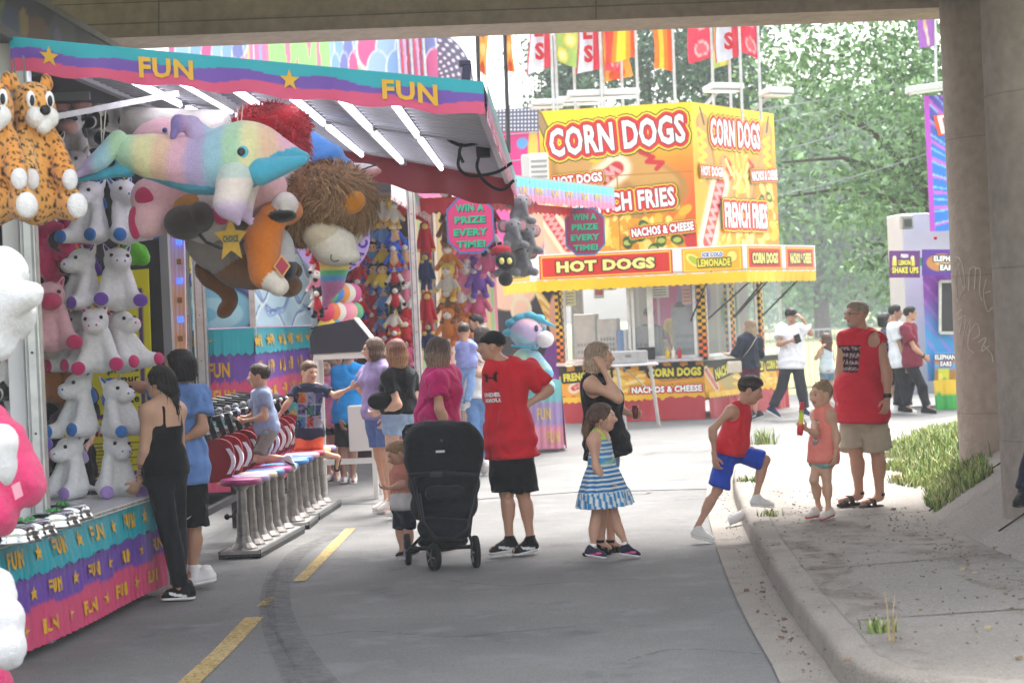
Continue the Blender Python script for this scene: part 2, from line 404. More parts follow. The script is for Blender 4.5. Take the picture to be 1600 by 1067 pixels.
G_YEL=gmat('road_yellow','#bb9f62','#c9b07a',3,70,.4,alpha=(30,.3,.5,.85))
G_TYRE=gmat('tyre_rubber','#48484b','#505053',3,70,.4,alpha=(11,.38,.7,.5))
G_WHITE=gmat('road_white','#cfcdc9','#dddbd7',3,70,.4,alpha=(10,.4,.55,.8))
def poly_sheet(name,pts,z,m):
    bm=bmesh.new(); f=bm.faces.new([bm.verts.new((p[0],p[1],z if len(p)<3 else p[2])) for p in pts]); 
    if f.normal.z<0 or f.calc_area()==0: pass
    bm.normal_update(); 
    if f.normal.z<0: bmesh.ops.reverse_faces(bm,faces=[f])
    bmesh.ops.triangulate(bm,faces=bm.faces[:]); me=bpy.data.meshes.new(name); bm.to_mesh(me); bm.free(); me.materials.append(m)
    o=bpy.data.objects.new(name,me); COL.objects.link(o); return struct(o)
def curve(pts,n=12):
    """Catmull-Rom through 2-D/3-D points"""
    p=[np.array(q,float) for q in pts]; p=[2*p[0]-p[1]]+p+[2*p[-1]-p[-2]]; out=[]
    for i in range(1,len(p)-2):
        for k in range(n):
            t=k/n; a,b,c,d=p[i-1:i+3]; out.append(.5*(2*b+(c-a)*t+(2*a-5*b+4*c-d)*t*t+(3*b-a-3*c+d)*t**3))
    out.append(p[-2]); return np.array(out)
# ground, streets
poly_sheet('ground',[(-300,-60),(300,-60),(300,700),(-300,700)],-.05,G_LAWN)
poly_sheet('road',[(-14,-12),(3.4,-12),(3.4,9.05),(1.65,9.3),(2.0,16),(2.6,21),(3.5,22.6),(-14,22.0)],-.012,G_ASPH)
poly_sheet('cross_street',[(-60,22.0),(-6,21.4),(-3,21.9),(-1,21.2),(.6,21.7),(2.2,21.3),(3.0,22),(4.5,25.5),(9,33),(60,40),(60,52),(6,44),(-60,44)],-.006,G_STREET)
kp=curve([(4.2,8.35),(2.6,8.75),(1.85,9.1),(1.58,9.75),(1.59,10.65),(1.65,12.4),(1.77,14.7),(1.95,17.4),(2.22,20.6),(2.55,23.0),(3.2,25.0),(4.4,27.0),(6.9,30.4),(12,35.5),(30,42)],14)
def offset(path,d):
    t=np.gradient(path,axis=0); t/=np.linalg.norm(t,axis=1)[:,None]; return path+np.stack((t[:,1],-t[:,0]),1)*d   # + is to the right of travel
GUT=.29
gl=offset(kp,-GUT-.03*np.sin(np.arange(len(kp))*.9)[:,None]*0)
g=Geo(); prof=[(-GUT,.0),(-.12,-.002),(-.012,.012)]
pts=np.array([[np.append(offset(kp,a)[i],z) for a,z in prof] for i in range(len(kp))]); g.sheet(pts)
V,Fc=g.v[0],g.f; o=mesh_object('gutter',V,[f[::-1] for f in Fc],g.c[0],G_GUT); struct(o)
g=Geo(); prof=[(-.02,-.03),(-.008,.01),(-.004,.02),(.0,.1),(.004,.12),(.014,.136),(.03,.146),(.05,.15),(.16,.152),(.182,.15),(.19,.10)]
pts=np.array([[np.append(offset(kp,a)[i],z) for a,z in prof] for i in range(len(kp))])
pts[:,:,2]+=.004*np.sin(np.arange(len(kp))*.8)[:,None]; g.sheet(pts)
o=mesh_object('kerb',g.v[0],[f[::-1] for f in g.f],g.c[0],G_GUT,smooth=True); struct(o)
foot=curve([(4.6,6.0),(3.5,8.5),(3.25,11),(3.28,13),(3.3,15.4),(3.5,17),(3.8,18.5),(4.05,20),(4.35,22),(5.0,24.5),(6.2,27.3),(8.5,31),(14,37)],10)
wl=offset(kp,.187)
poly_sheet('sidewalk',list(wl)+list(foot[::-1]),.144,G_WALK)
# joints sawn in the walk
g=Geo()
for a,b in [((1.86,13.2),(3.28,13.6)),((1.83,11.0),(3.25,11.2)),((2.0,16.2),(3.4,16.6)),((2.25,19.2),(3.9,19.4))]:
    a,b=np.array(a),np.array(b); n=np.array((-(b-a)[1],(b-a)[0])); n=n/np.linalg.norm(n)*.008
    p=[(1-t)*a+t*b+n*rng.uniform(-.9,.9) for t in np.linspace(0,1,14)]
    g.sheet(np.array([[[*(q-n),.1485],[*(q+n),.1485]] for q in p]),'#4d463f')
struct(g.build('walk_joint',M_CONC))
# paved bank under the bridge, grass bank beyond it
def bank(fp,slope,W_):
    n=8; t=np.linspace(0,1,n)**1.3
    return np.array([[(p[0]+W_*u,p[1]-.0*u,.146+ (slope*W_*u if u>0 else -.0)) for u in t] for p in fp])
cut=[i for i,p in enumerate(foot) if p[1]<=19.2][-1]
bk=bank(foot[:cut+1],.6,8.2); bk[:,:,2]+=.02*np.sin(bk[:,:,1]*2.1)*np.minimum(1,(bk[:,:,0]-bk[:,:1,0])*2)
g=Geo(); g.sheet(bk); struct(mesh_object('paved_bank',g.v[0],[f[::-1] for f in g.f] ,g.c[0],G_SLOPE,smooth=True))
gb=bank(foot[cut:],.2,9); gb[:,:,2]+=.04*np.sin(gb[:,:,0]*1.7+gb[:,:,1])*np.minimum(1,(gb[:,:,0]-gb[:,:1,0]))
g=Geo(); g.sheet(gb); struct(mesh_object('grass_bank',g.v[0],[f[::-1] for f in g.f],g.c[0],gmat('bank_turf','#5c6a3c','#7b7a50',.9,25,.6,stains=[('#8f8468',1.6,.5,.72)]),smooth=True))
g=Geo()
for a,b in [(4,0),(9,0)]: pass
for y in (11.6,14.2,16.6):
    p=[(3.3+.1+u*3,y+.02*math.sin(u*9),.146+.6*(u*3+.1-max(0,(y-15.4)*.12))+.026) for u in np.linspace(0,1,16)]
    g.tube(p,.007,5,'#3c3733')
struct(g.build('bank_joint',M_CONC))
# painted line, tyre smear
def ribbon(name,cl,w,z,m):
    cl=np.array(cl); a=offset(cl,-w/2); b=offset(cl,w/2); g=Geo()
    g.sheet(np.array([[[*p,z],[*q,z]] for p,q in zip(a,b)])); return struct(mesh_object(name,g.v[0],g.f[:] if False else [f[::-1] for f in g.f],g.c[0],m))
def gp(*l): return [G(x,y)[:2] for x,y in l]
yl=[(305,1067),(397,965)]; ribbon('yellow_line',gp((246,1110),(348,1015),(398,962)),.125,-.004,G_YEL)
ribbon('yellow_line',gp((409,945),(424,931)),.07,-.004,G_YEL); ribbon('yellow_line',gp((468,906),(505,868),(548,824)),.1,-.004,G_YEL)
ribbon('tyre_mark',curve(gp((560,1110),(508,1067),(465,1010),(437,950),(440,900),(470,860),(520,835))),.17,-.003,G_TYRE)
ribbon('tyre_mark',curve(gp((470,1100),(452,1050),(424,985),(418,930),(430,890))),.1,-.0025,G_TYRE)
ribbon('white_line',gp((985,700),(1080,692),(1190,684)),.14,-.001,G_WHITE)
for pts in (((420,1000),(560,985),(720,992),(900,975)),((980,1030),(1060,1012),(1190,1020)),((700,905),(800,912),(1000,903))):
    a=[np.append(G(x,y)[:2],0)[:2] for x,y in pts]; a=curve(a,10); a=a+np.stack((0*a[:,0],.05*fnoise(np.stack((a[:,0],a[:,1],0*a[:,0]),1),9,12)),1); ribbon('street_crack',a,.012,-.0035,gmat('asphalt_crack','#3f3f42','#4a4a4c',4,50,.5,alpha=(9,.4,.5,.7)))
for k,(px,py,w) in enumerate([(905,722,.6),(1060,705,.5),(960,770,.4)]):
    a=G(px,py); 
    ribbon('street_crack',curve([(a[0]-w,a[1]-.3),(a[0]-.2,a[1]+.1),(a[0]+.3,a[1]-.15),(a[0]+w,a[1]+.3)],8),.03,-.001,gmat('crack','#6d6964','#7b7671',4,50,.5))
# dirt, leaf litter and gravel
def blob(name,cx,cy,rx,ry,z,m,seed=0):
    r=random.Random(seed); pts=[]
    for k in range(26):
        a=2*math.pi*k/26; q=1+.3*math.sin(3*a+seed)+r.uniform(-.12,.12); pts.append((cx+rx*q*math.cos(a),cy+ry*q*math.sin(a)))
    o=poly_sheet(name,pts,z,m); o['kind']='stuff'; return o
blob('dirt',2.35,15.0,.62,1.5,.148,G_DIRT,3); blob('dirt',1.98,12.6,.2,1.6,.1485,G_DIRT,5); blob('dirt',3.05,13.4,.3,1.7,.1482,G_DIRT,9)
g=Geo()
def specks(n,fx,z,c,smin,smax):
    for _ in range(n):
        x,y=fx(); s=rng.uniform(smin,smax); a=rng.uniform(0,6.28); zz=z(x,y) if callable(z) else z
        g.frame((x,y,zz+s*.3),(s*math.cos(a),s*math.sin(a),0),(-s*.6*math.sin(a),s*.6*math.cos(a),s*.15),(0,s*.1,s*.35),rng.choice(c))
def along(lo,hi,off,sp):
    def f():
        y=rng.uniform(lo,hi); i=np.abs(kp[20:,1]-y).argmin()+20; return kp[i,0]+off+rng.gauss(0,sp),y
    return f
lit=['#6a5c50','#7c6b5c','#8c7a65','#9b9084','#55493f']
specks(260,along(9.8,22,-.1,.06),.004,lit,.003,.008); specks(380,along(10,19,.5,.28),.15,lit,.003,.008)
specks(260,along(10,17,1.25,.12),.15,lit,.003,.009); specks(30,along(9.5,18,.9,.5),.15,['#8d7a5d','#a39678','#7b6956'],.008,.02)
specks(10,along(11,14,-.12,.05),.004,['#7a5a48','#6a5242'],.01,.018)
o=g.build('leaf_litter',M_RUB); o['kind']='stuff'
dl=offset(kp,.33)[30:]; dl=dl[dl[:,1]<20.5]
g_=Geo(); g_.sheet(np.array([[[p[0]-.13-.05*math.sin(i*.7),p[1],.1535],[p[0]+.13+.07*math.sin(i*.43),p[1],.1535]] for i,p in enumerate(dl)])); o=mesh_object('dirt',g_.v[0],[f[::-1] for f in g_.f],g_.c[0],G_DIRT); o['kind']='stuff'
# grass
def blades(name,pts,hh,w,cols,n_each=1):
    m=len(pts); a=nrng.uniform(0,6.28,m); L_=hh*nrng.uniform(.5,1.25,m); lean=nrng.uniform(.1,.75,m)
    d=np.stack((np.cos(a),np.sin(a),np.zeros(m)),1); sd=np.stack((-np.sin(a),np.cos(a),np.zeros(m)),1)*w*nrng.uniform(.7,1.4,m)[:,None]
    up=np.array((0,0,1.))
    p1=pts+d*(L_*lean*.3)[:,None]+up*(L_*.6)[:,None]; p2=pts+d*(L_*lean)[:,None]+up*L_[:,None]
    V=np.stack((pts-sd,pts+sd,p1+sd*.7,p1-sd*.7,p2),1).reshape(-1,3); i=np.arange(m)*5
    Fc=np.stack((i,i+1,i+2,i+3),1).tolist()+np.stack((i+3,i+2,i+4),1).tolist()
    cc=np.array([C(c) for c in cols])[nrng.integers(0,len(cols),m)]*nrng.uniform(.75,1.25,(m,1)); cc=np.repeat(cc,5,0)
    o=mesh_object(name,V,Fc,cc,M_LEAF); o['kind']='stuff'; return o
def on_bank(n,w0,w1,ylo,yhi):
    out=[]
    while len(out)<n:
        y=nrng.uniform(ylo,yhi); i=np.abs(foot[:,1]-y).argmin(); u=nrng.uniform(w0,w1)**1.0
        if fnoise(np.array([[u*1.5,y,0]]),1.3,4)[0]<-.35: continue
        if u<w0+.3+.3*fnoise(np.array([[y*1.1,.3,0]]),2.2,6)[0]: continue
        sl=.6 if y<19.1 else .2
        out.append((foot[i,0]+u,y,.14+max(0,u)*sl))
    return np.array(out)
gc=['#64803c','#7b9649','#8ea657','#a3b06a','#b5b27c','#567038']
blades('bank_grass',on_bank(17000,-.75,1.5,18.0,30),.095,.008,gc+['#b3ac7c'])
blades('bank_grass',on_bank(2200,-.6,.5,16.4,19.0),.1,.008,gc+['#b3ac7c'])
blades('bank_grass',on_bank(420,-.6,.6,17.6,27),.2,.008,gc)
def tuft(cx,cy,z,r,n,hh): 
    q=nrng.normal(size=(n,3))*np.array((r,r,0))+np.array((cx,cy,z)); return blades('weed',q,hh,.007,gc)
a=G(1205,692,.15); tuft(a[0]-.1,a[1],.14,.08,130,.2)
a=G(1310,700,.15); pass
a=G(1160,752,.15); tuft(a[0]+.02,a[1],.14,.06,45,.08); a=G(1200,805,.15); tuft(a[0],a[1],.14,.045,40,.07); a=G(1375,985,.15); tuft(a[0],a[1],.14,.04,50,.08)
a=G(1395,1000,.15); blades('weed',np.array([(a[0]+rng.gauss(0,.01),a[1],.14) for _ in range(7)]),.24,.004,['#b7a478','#a8966a'])
# ---------------------------------------------------------------- bridge
br=thing('road_bridge','grey concrete road bridge overhead, its edge beam crossing the top of the view','bridge',(0,18.9,0))
yl_=lambda x: 18.95+.055*x
g=Geo(); xs=(-16,14)
q=[(xs[0],yl_(xs[0])-.62,4.62),(xs[1],yl_(xs[1])-.62,4.62),(xs[1],yl_(xs[1]),4.6),(xs[0],yl_(xs[0]),4.6)]
g.prism(q,(0,0,1.5),'#b3a498'); 
o=g.build('edge_beam',M_CONC,br)
g=Geo(); g.frame((-1,14.7,5.35),(15,0,0),(0,3.6,0),(0,0,.25),'#8f8a84')
g.build('deck',M_CONC,br)
g=Geo()
for k,zz in enumerate((4.74,4.93,5.05)):
    g.bar((xs[0],yl_(xs[0])-.625,zz),(xs[1],yl_(xs[1])-.625,zz+.01),.02,.006 if k else .01,'#857a70')
for x in (-7.3,-3.1,.9,5.2): g.bar((x,yl_(x)-.626,4.63),(x+.02,yl_(x)-.626,5.09),.012,.012,'#8a8076')
g.build('joint',M_CONC,br)
g=Geo()
for y in (11.6,13.6,15.6): g.frame((-1,y,4.98),(15,0,0),(0,.22,0),(0,0,.118),'#8a857f')
g.build('girder',M_CONC,br)
def graffiti(g,cx,cy,r,strokes,c):
    for st in strokes:
        pts=[]
        for a,z in curve(st,6): pts.append((cx+(r+.002)*math.sin(a),cy-(r+.002)*math.cos(a),z))
        g.tube(pts,.0045,5,c)
pc='#a09488'
def pillar(cx,cy,r,z0,ztop,c):
    g=Geo(); pr=[]
    for z in np.linspace(z0,ztop,20): pr.append((r*(1+.004*math.sin(z*9)),z))
    g.lathe((cx,cy,0),pr,40,c); 
    for z in (z0+.9,z0+2.15,z0+3.4): g.lathe((cx,cy,0),[(r-.02,z),(r+.004,z+.004),(r+.004,z+.012),(r-.02,z+.016)],40,'#8d8278')
    o=g.build('pillar',M_CONC,br,smooth=True); return o
p1=pillar(4.52,18.3,.46,-.05,4.69,pc); p2=pillar(4.02,14.5,.5,-.05,4.95,'#9a8f85')
def gr(px,py,cx,cy,r):
    # pixel on the pillar -> (angle,height)
    d=cy-r
    for _ in range(6):
        p=P(px,py,d); s=np.clip((p[0]-cx)/r,-.97,.97); d=cy-r*math.sqrt(1-s*s)
    return (math.asin(s),p[2])
g=Geo(); L_=lambda l:[gr(x,y,4.52,18.3,.46) for x,y in l]
graffiti(g,4.52,18.3,.46,[L_(s) for s in [
 [(1488,397),(1496,415),(1505,455)],[(1490,400),(1500,408),(1493,430),(1496,470),(1507,445)],[(1502,408),(1506,435),(1506,458)],
 [(1514,420),(1513,455)],[(1514,422),(1523,418),(1522,452)],[(1523,420),(1531,422),(1530,455),(1534,470)],
 [(1540,436),(1536,460),(1542,486),(1550,480)],[(1538,458),(1547,455)],[(1494,490),(1503,484),(1500,510),(1494,522)],[(1496,500),(1508,494),(1505,520),(1501,545)],
 [(1508,520),(1516,500),(1512,540),(1521,551)],[(1512,525),(1525,505),(1530,522),(1520,530)],[(1528,535),(1540,528),(1533,548),(1546,540)],[(1537,540),(1548,552),(1551,565)]]],'#d9d0c6')
g.build('graffiti',M_CONC,p1)
# ---------------------------------------------------------------- trees
def leaves(g,cen,size,cols,up=.3):
    m=len(cen); n=nrng.normal(size=(m,3)); n[:,2]+=up; n/=np.linalg.norm(n,axis=1)[:,None]
    a=np.cross(n,nrng.normal(size=(m,3))); a/=np.linalg.norm(a,axis=1)[:,None]; b=np.cross(n,a)
    s=(size*nrng.uniform(.6,1.4,m))[:,None]; a=a*s; b=b*s*.55
    V=np.stack((cen-a,cen-b*.9,cen+a,cen+b*.9),1).reshape(-1,3); i=np.arange(m)*4
    cc=np.array([C(c) for c in cols])[nrng.integers(0,len(cols),m)]*nrng.uniform(.7,1.3,(m,1))
    g.add(V,np.stack((i,i+1,i+2,i+3),1),np.repeat(cc,4,0))
def tree(name,label,base,h0,cen,rad,ncl,nl,size,cols,tr,cl_r=.22,seed=1,group='trees beyond the stalls',shell=.55):
    t=thing(name,label,'tree',base,group); r=np.random.default_rng(seed); cen=V3(cen); rad=V3(rad)
    d=r.normal(size=(ncl,3)); d/=np.linalg.norm(d,axis=1)[:,None]; q=cen+d*rad*(r.uniform(shell,1,(ncl,1)))
    g=Geo(); per=max(1,nl//ncl)
    for c in q:
        k=int(per*r.uniform(.5,1.5)); s=cl_r*rad.mean()*r.uniform(.6,1.3)
        leaves(g,c+r.normal(size=(k,3))*s*np.array((1,1,.62)),size,cols)
    g.build('crown',M_LEAF,t)
    g=Geo(); b=V3(base); top=cen-V3(0,0,rad[2]*.2)
    g.tube([b,b+(top-b)*.35+V3(.1*tr,0,0),b+(top-b)*.7,top],[tr*1.25,tr,tr*.75,tr*.3],10,'#5d5248')
    for c in q[:14]:
        s0=b+(top-b)*r.uniform(.45,.95); g.tube([s0,(s0+c)/2+V3(0,0,.08*rad[2]),c],[tr*.3,tr*.16,tr*.05],6,'#54493f')
    g.build('trunk',M_BARK,t); return t
ng=['#5f8450','#6c9259','#7aa065','#557a48','#8aae74']
c=P(1420,190,46); tree('broadleaf_tree','large leafy green tree overhanging the gap between corn dog stand and pillars',(11.4,47,-.05),2,c,(4.1,3.4,4.4),92,17000,.09,ng,.3,.155,11,shell=.4)
c=P(1270,300,125); tree('broadleaf_tree','tall pale hazy tree whose bare trunk stands on the lawn',(*P(1285,515,125)[:2],-.05),4,c,(8,5,6.2),130,20000,.34,['#4d7a3a','#5f8f48','#6f9c55'],.45,.2,12)
c=P(1400,330,140); tree('broadleaf_tree','pale hazy tree crown behind the leafy green tree, left of the purple stand',(*P(1400,515,140)[:2],-.05),4,c,(6.5,5,7),100,15000,.36,['#557f42','#6a9853'],.4,.2,14)
pg=['#46644a','#506f52','#3f5c44','#5c7c60']
for k,(px,py,d,rx,rz,lb) in enumerate([(1010,60,62,1.9,4.6,'dark evergreen tree behind the corn dog sign, tallest of the three'),(1120,95,60,1.7,3.4,'dark evergreen tree behind the right corner of the corn dog sign'),(885,120,66,1.1,2.3,'small dark evergreen tree behind the left of the corn dog sign')]):
    c=P(px,py,d); tree('evergreen_tree',lb,(c[0],d,-.05),2,c,(rx,1.6,rz),70,7500,.1,pg,.2,.24,20+k,'evergreens behind the corn dog stand',.3)
g=Geo(); 
for k in range(90):
    px=rng.uniform(1130,1500); py=rng.uniform(415,490); d=rng.uniform(165,200); c=P(px,py,d)
    leaves(g,c+nrng.normal(size=(90,3))*np.array((2.2,2,1.3)),.4,['#4f7d3c','#628f4a','#43703a'])
o=g.build('far_woods',M_LEAF); o['kind']='stuff'
# overhead wires
for k,(a,b,lb) in enumerate([((700,215),(1520,112),'thin overhead wire, highest of those crossing the trees'),((700,262),(1520,118),'thin overhead wire just under the highest one'),((900,300),(1520,140),'thin overhead wire passing the shoulder of the corn dog sign'),((1000,340),(1520,214),'thin overhead wire, lowest of those crossing the trees')]):
    pa,pb=P(*a,41),P(*b,44); g=Geo(); g.tube([pa*(1-t)+pb*t-V3(0,0,.25*4*t*(1-t)) for t in np.linspace(0,1,20)],.012,5,'#8b8f92')
    tag(g.build('overhead_wire',M_PLAST),lb,'wire','overhead wires across the trees')
# crowd barriers on the far verge
def barrier(a,b,label):
    a,b=V3(*a,0),V3(*b,0); t=thing('crowd_barrier',label,'barrier',(*((a+b)/2)[:2],-.006),'grey crowd barriers on the far side of the street')
    g=Geo(); z0,z1=.22,1.42; up=V3(0,0,1)
    fr=[a+up*z0,a+up*z1,b+up*z1,b+up*z0,a+up*z0]
    for p,q in zip(fr[:-1],fr[1:]): g.bar(p,q,.04,.04,'#a9acad')
    g.build('frame',M_METAL,t); g=Geo(); n=18
    for k in range(1,n): p=a+(b-a)*k/n; g.tube([p+up*z0,p+up*z1],.009,6,'#a9acad')
    g.build('bars',M_METAL,t)
    for p in (a+(b-a)*.15,a+(b-a)*.85):
        g=Geo(); g.bar(p+up*z0,p+up*.02,.03,.03,'#9b9d9e'); g.bar(p+V3(0,-.3,.0),p+V3(0,.3,.0),.04,.025,'#9b9d9e'); g.build('foot',M_METAL,t)
barrier((4.9,41.5),(7.0,41.9),'grey crowd barrier just right of the corn dog stand')
barrier((7.1,41.9),(9.2,42.4),'grey crowd barrier next to the purple stand')
# ================================================================ STALLS
TQ,PU,PK,GO='#1a9fae','#6c47a4','#d04c74','#dba826'
def drape(A,B,z1,z0,amp=.012,wl=.09,hang=.0,seed=0,sag=0.):
    """pleated cloth hung from A to B between heights; returns fn(u,v,h)"""
    A,B=V3(A),V3(B); d=B-A; L=np.linalg.norm(d[:2]); n=nrm((d[1],-d[0],0))
    def fn(u,v,h=0.):
        u=np.asarray(u,float); v=np.asarray(v,float); t=u*L
        ph=2*np.pi*t/wl+1.7*np.sin(t*3.1+seed)+.8*np.sin(t*7.3)
        w=amp*(np.sin(ph)+.4*np.sin(2.3*ph+seed))*(1.12-v)+.02*np.sin(t*2.2+seed)*(1-v)
        p=A+d*u[...,None]; z=z1+(z0-z1)*(1-v)+(d[2]*0)
        q=np.stack((p[...,0],p[...,1],p[...,2]+z),-1)
        return q+n*(w+h+hang*(1-v))[...,None]
    fn.L=L; return fn
def cloth(name,fn,cols,parent,n=(200,24),zig=None,m=None,thick=.004):
    """cols: [(v_from, colour, zig amplitude)] from top to bottom"""
    u,v=np.meshgrid(np.linspace(0,1,n[0]),np.linspace(0,1,n[1]),indexing='ij')
    L=fn.L; 
    if zig:
        cut=zig[0]*(np.abs(((u*L/zig[1])%1)*2-1)); v=cut+(1-cut)*v
    cc=np.tile(C(cols[0][1]),(u.size,1)); uu,vv=u.ravel(),v.ravel()
    for v0,c,za,zw,kind in cols[1:]:
        e=v0+(za*(np.abs(((uu*L/zw)%1)*2-1)-.5) if kind=='z' else za*np.sin(uu*L/zw*6.283)+za*.5*np.sin(uu*L/zw*2.6+1))
        cc=np.where((vv<e)[:,None],C(c),cc)
    g=Geo(); g.sheet(fn(u,v),cc); V=np.concatenate(g.v)
    return g.build(name,m or M_VINYL,parent,smooth=True)
def fun_text(fn,parent,rows,c=GO,name='lettering',off=.012):
    """rows: [(v0,v1,[(kind,u0,u1),...])]"""
    g=Geo()
    for v0,v1,items in rows:
        for it in items:
            if it[0]=='*': star(g,lambda u,v,h: fn(u,v,h),it[1],(v0+v1)/2,(v1-v0)*.55,c,asp=it[2],off=off)
            else: lay_text(g,'FUN',lambda u,v,h: fn(u,v,h),it[1],v0,it[2],v1,c,bold=.035,off=off,cut=14)
    return g.build(name,M_VINYL,parent)
AL='#b8babd'
# ---------------------------------------------------------------- front-left game stall
s1=thing('game_stall','big game stall on the left with FUN awning, skirted counter and rows of tube lights','stall',(-3.4,13.5,-.012))
A,B=(-3.24,9.6,0),(-2.66,14.72,0)
fn=drape(A,B,.70,.05,.009,.1,hang=.03,seed=1); L=fn.L
cloth('skirt',fn,[(1,PU,0,1,''),(.36,PK,.015,.8,'s')],s1,(420,26))
f2=drape(A,B,.71,.47,.008,.1,hang=.035,seed=1); cloth('skirt_valance',f2,[(1,TQ,0,1,'')],s1,(420,8),zig=(.12,.075))
n=14; it=[]; 
for k in range(n):
    u=(k+.5)/n; it.append(('F',u-.022,u+.022) if k%2 else ('*',u,L/.65))
fun_text(fn,s1,[(.43,.57,it)]); it2=[(('*',i[1]-.03,L/.65) if i[0]=='*' else ('F',i[1]-.03,i[2]-.03)) for i in it]; fun_text(fn,s1,[(.1,.24,it2)])
it3=[(('*',i[1]+.02,L/.24) if i[0]=='*' else ('F',i[1]+.016,i[2]+.024)) for i in it]; fun_text(f2,s1,[(.35,.8,it3)])
g=Geo(); a,b=V3(A),V3(B); nn=nrm((b-a)[[1,0,2]]*(1,-1,0)); inn=-nn
g.prism([a+(0,0,.705)+nn*.03,b+(0,0,.705)+nn*.03,b+(0,0,.705)+inn*.75,a+(0,0,.705)+inn*.75],(0,0,.03),'#c9c9cc'); g.build('counter',M_PAINT,s1)
g=Geo(); 
for k in range(190):
    t=(k+.3)/190; p=a+(b-a)*t+nn*.034+(0,0,.722); q=p+(b-a)*(.5/190)*rng.uniform(.4,1)
    g.bar(p,q,.004,.012 if rng.random()<.5 else .02,'#3b3b40')
g.bar(a+nn*.032+(0,0,.722),b+nn*.032+(0,0,.722),.003,.034,'#dcdad3'); g.build('counter_trim',M_PAINT,s1)
g=Geo(); e=drape(b+nn*.03,b+inn*.75,.69,.06,.01,.1); cl=cloth('end_skirt',e,[(1,'#b9a9c2',0,1,''),(.4,PK,.02,.5,'s')],s1,(60,12))
# carcass
g=Geo(); g.box((-4.4,16.72,1.85),(3.0,.1,3.7),'#2c2b30'); g.box((-2.88,16.69,1.9),(.07,.12,3.7),'#8d8e92'); g.build('end_wall',M_PAINT,s1)
g=Geo(); g.box((-5.6,13,1.85),(.08,7.3,3.7),'#25242a'); 
for z in (1.3,2.1,2.9): g.box((-5.2,13,z),(.6,7.2,.03),'#3a393f')
g.build('back_wall',M_PAINT,s1)
g=Geo(); g.box((-4.45,13.1,3.78),(2.9,7.2,.06),'#4b4a50'); 
for y in (10.5,12,13.5,15): g.box((-4.4,y,3.72),(2.6,.06,.06),'#77787c')
g.build('roof',M_PAINT,s1)
def post(name,x,y,z0,z1,w,par,c=AL):
    g=Geo(); g.box((x,y,(z0+z1)/2),(w,w,z1-z0),c,.008)
    for sx in (-.3,.3): g.box((x+sx*w,y-w/2-.004,(z0+z1)/2),(.012,.006,z1-z0),'#8b8d91')
    for k in range(int((z1-z0)/.5)): g.ell((x,y-w/2-.006,z0+.3+k*.5),.008,'#6f7074',8)
    return g.build(name,M_METAL,par)
post('post',-2.97,12.35,.02,3.72,.1,s1); g=Geo(); g.box((-3.09,12.4,2.25),(.11,.05,3.0),'#d9d9db',.01); g.build('post_cover',M_PAINT,s1)
post('post',-3.36,21.85,.0,3.9,.13,s1,'#c9cacd') if False else None
# header picture board
def hdr(U,V):
    c=np.tile(C('#3b3f52'),(len(U),1))
    for k in range(9): c=pell(c,U,V,.06+k*.12,.5+.2*math.sin(k*2),.06,.42,['#5b4a7c','#6a7a5a','#40577c','#7a5a4a','#55606c'][k%5],rot=.5*k,asp=5)
    for k in range(5): c=pell(c,U,V,.15+k*.18,.55,.025,.2,['#9aa0a4','#a58a5a','#7a6aa4'][k%3],asp=5)
    return c
q=[(-3.36,12.2,3.83),(-3.2,17.3,3.83),(-3.2,17.3,4.33),(-3.36,12.2,4.33)]
painted(q,90,16,hdr).build('header_board',M_PRINT,s1)
g=Geo(); g.bar(q[0],q[1],.05,.05,'#9fa0a4'); g.bar(q[3],q[2],.05,.05,'#8d8e93'); g.build('header_rail',M_METAL,s1)
# awning
AW=[V3(-3.02,12.3,3.72),V3(-.11,12.3,3.31),V3(.07,18.5,3.2),V3(-1.62,18.5,3.58)]
AWL=V3(-2.9,18.5,3.86); aq=[AW[0],AW[1],AW[2],AWL]
g=Geo(); g.sheet(bil(aq,*np.meshgrid(np.linspace(0,1,4),np.linspace(0,1,30),indexing='ij')),'#c9c9cd',thick=(0,0,.05)); 
for k in range(1,30): g.bar(bil(aq,.0,k/30)-V3(0,0,.014),bil(aq,1.,k/30)-V3(0,0,.014),.03,.022,'#a6a7ac')
for u in (.02,.33,.66,.985): g.bar(bil(aq,u,0.)-V3(0,0,.03),bil(aq,u,1.)-V3(0,0,.03),.06,.05,'#b5b6bb')
g.build('awning_panel',M_PAINT,s1)
fv=lambda u,v,h=0.: (lambda U,Vv: (AW[0]*(1-U)[...,None]+AW[1]*U[...,None])+np.stack((0*U,-.012-np.asarray(h)+.008*np.sin(U*31)*(1-Vv)+.006*np.sin(U*57+1)*(1-Vv),-.215*(1-Vv)+.055+.012*np.sin(U*40)*(1-Vv)),-1))(np.asarray(u,float),np.asarray(v,float))
fv.L=3.0; cloth('front_valance',fv,[(1,TQ,0,1,''),(.64,PU,.06,.62,'s'),(.33,PK,.05,.7,'s')],s1,(200,26))
fun_text(fv,s1,[(.2,.78,[('F',.272,.387),('F',.785,.902)])],off=.01); fun_text(fv,s1,[(.25,.8,[('*',.083,3/.215),('*',.59,3/.215)])],off=.01)
fs=lambda u,v,h=0.: (lambda U,Vv: AW[1]*(1-U)[...,None]+AW[2]*U[...,None]+np.stack((.02+h+.012*np.sin(U*260)*(1.1-Vv),0*U,-.24*(1-Vv)+.05),-1))(np.asarray(u,float),np.asarray(v,float))
fs.L=6.2; cloth('side_valance',fs,[(1,'#59bcc0',0,1,''),(.66,'#8f78b8',.03,.4,'s'),(.36,'#d77a98',.03,.4,'s')],s1,(420,12),zig=(.14,.07))
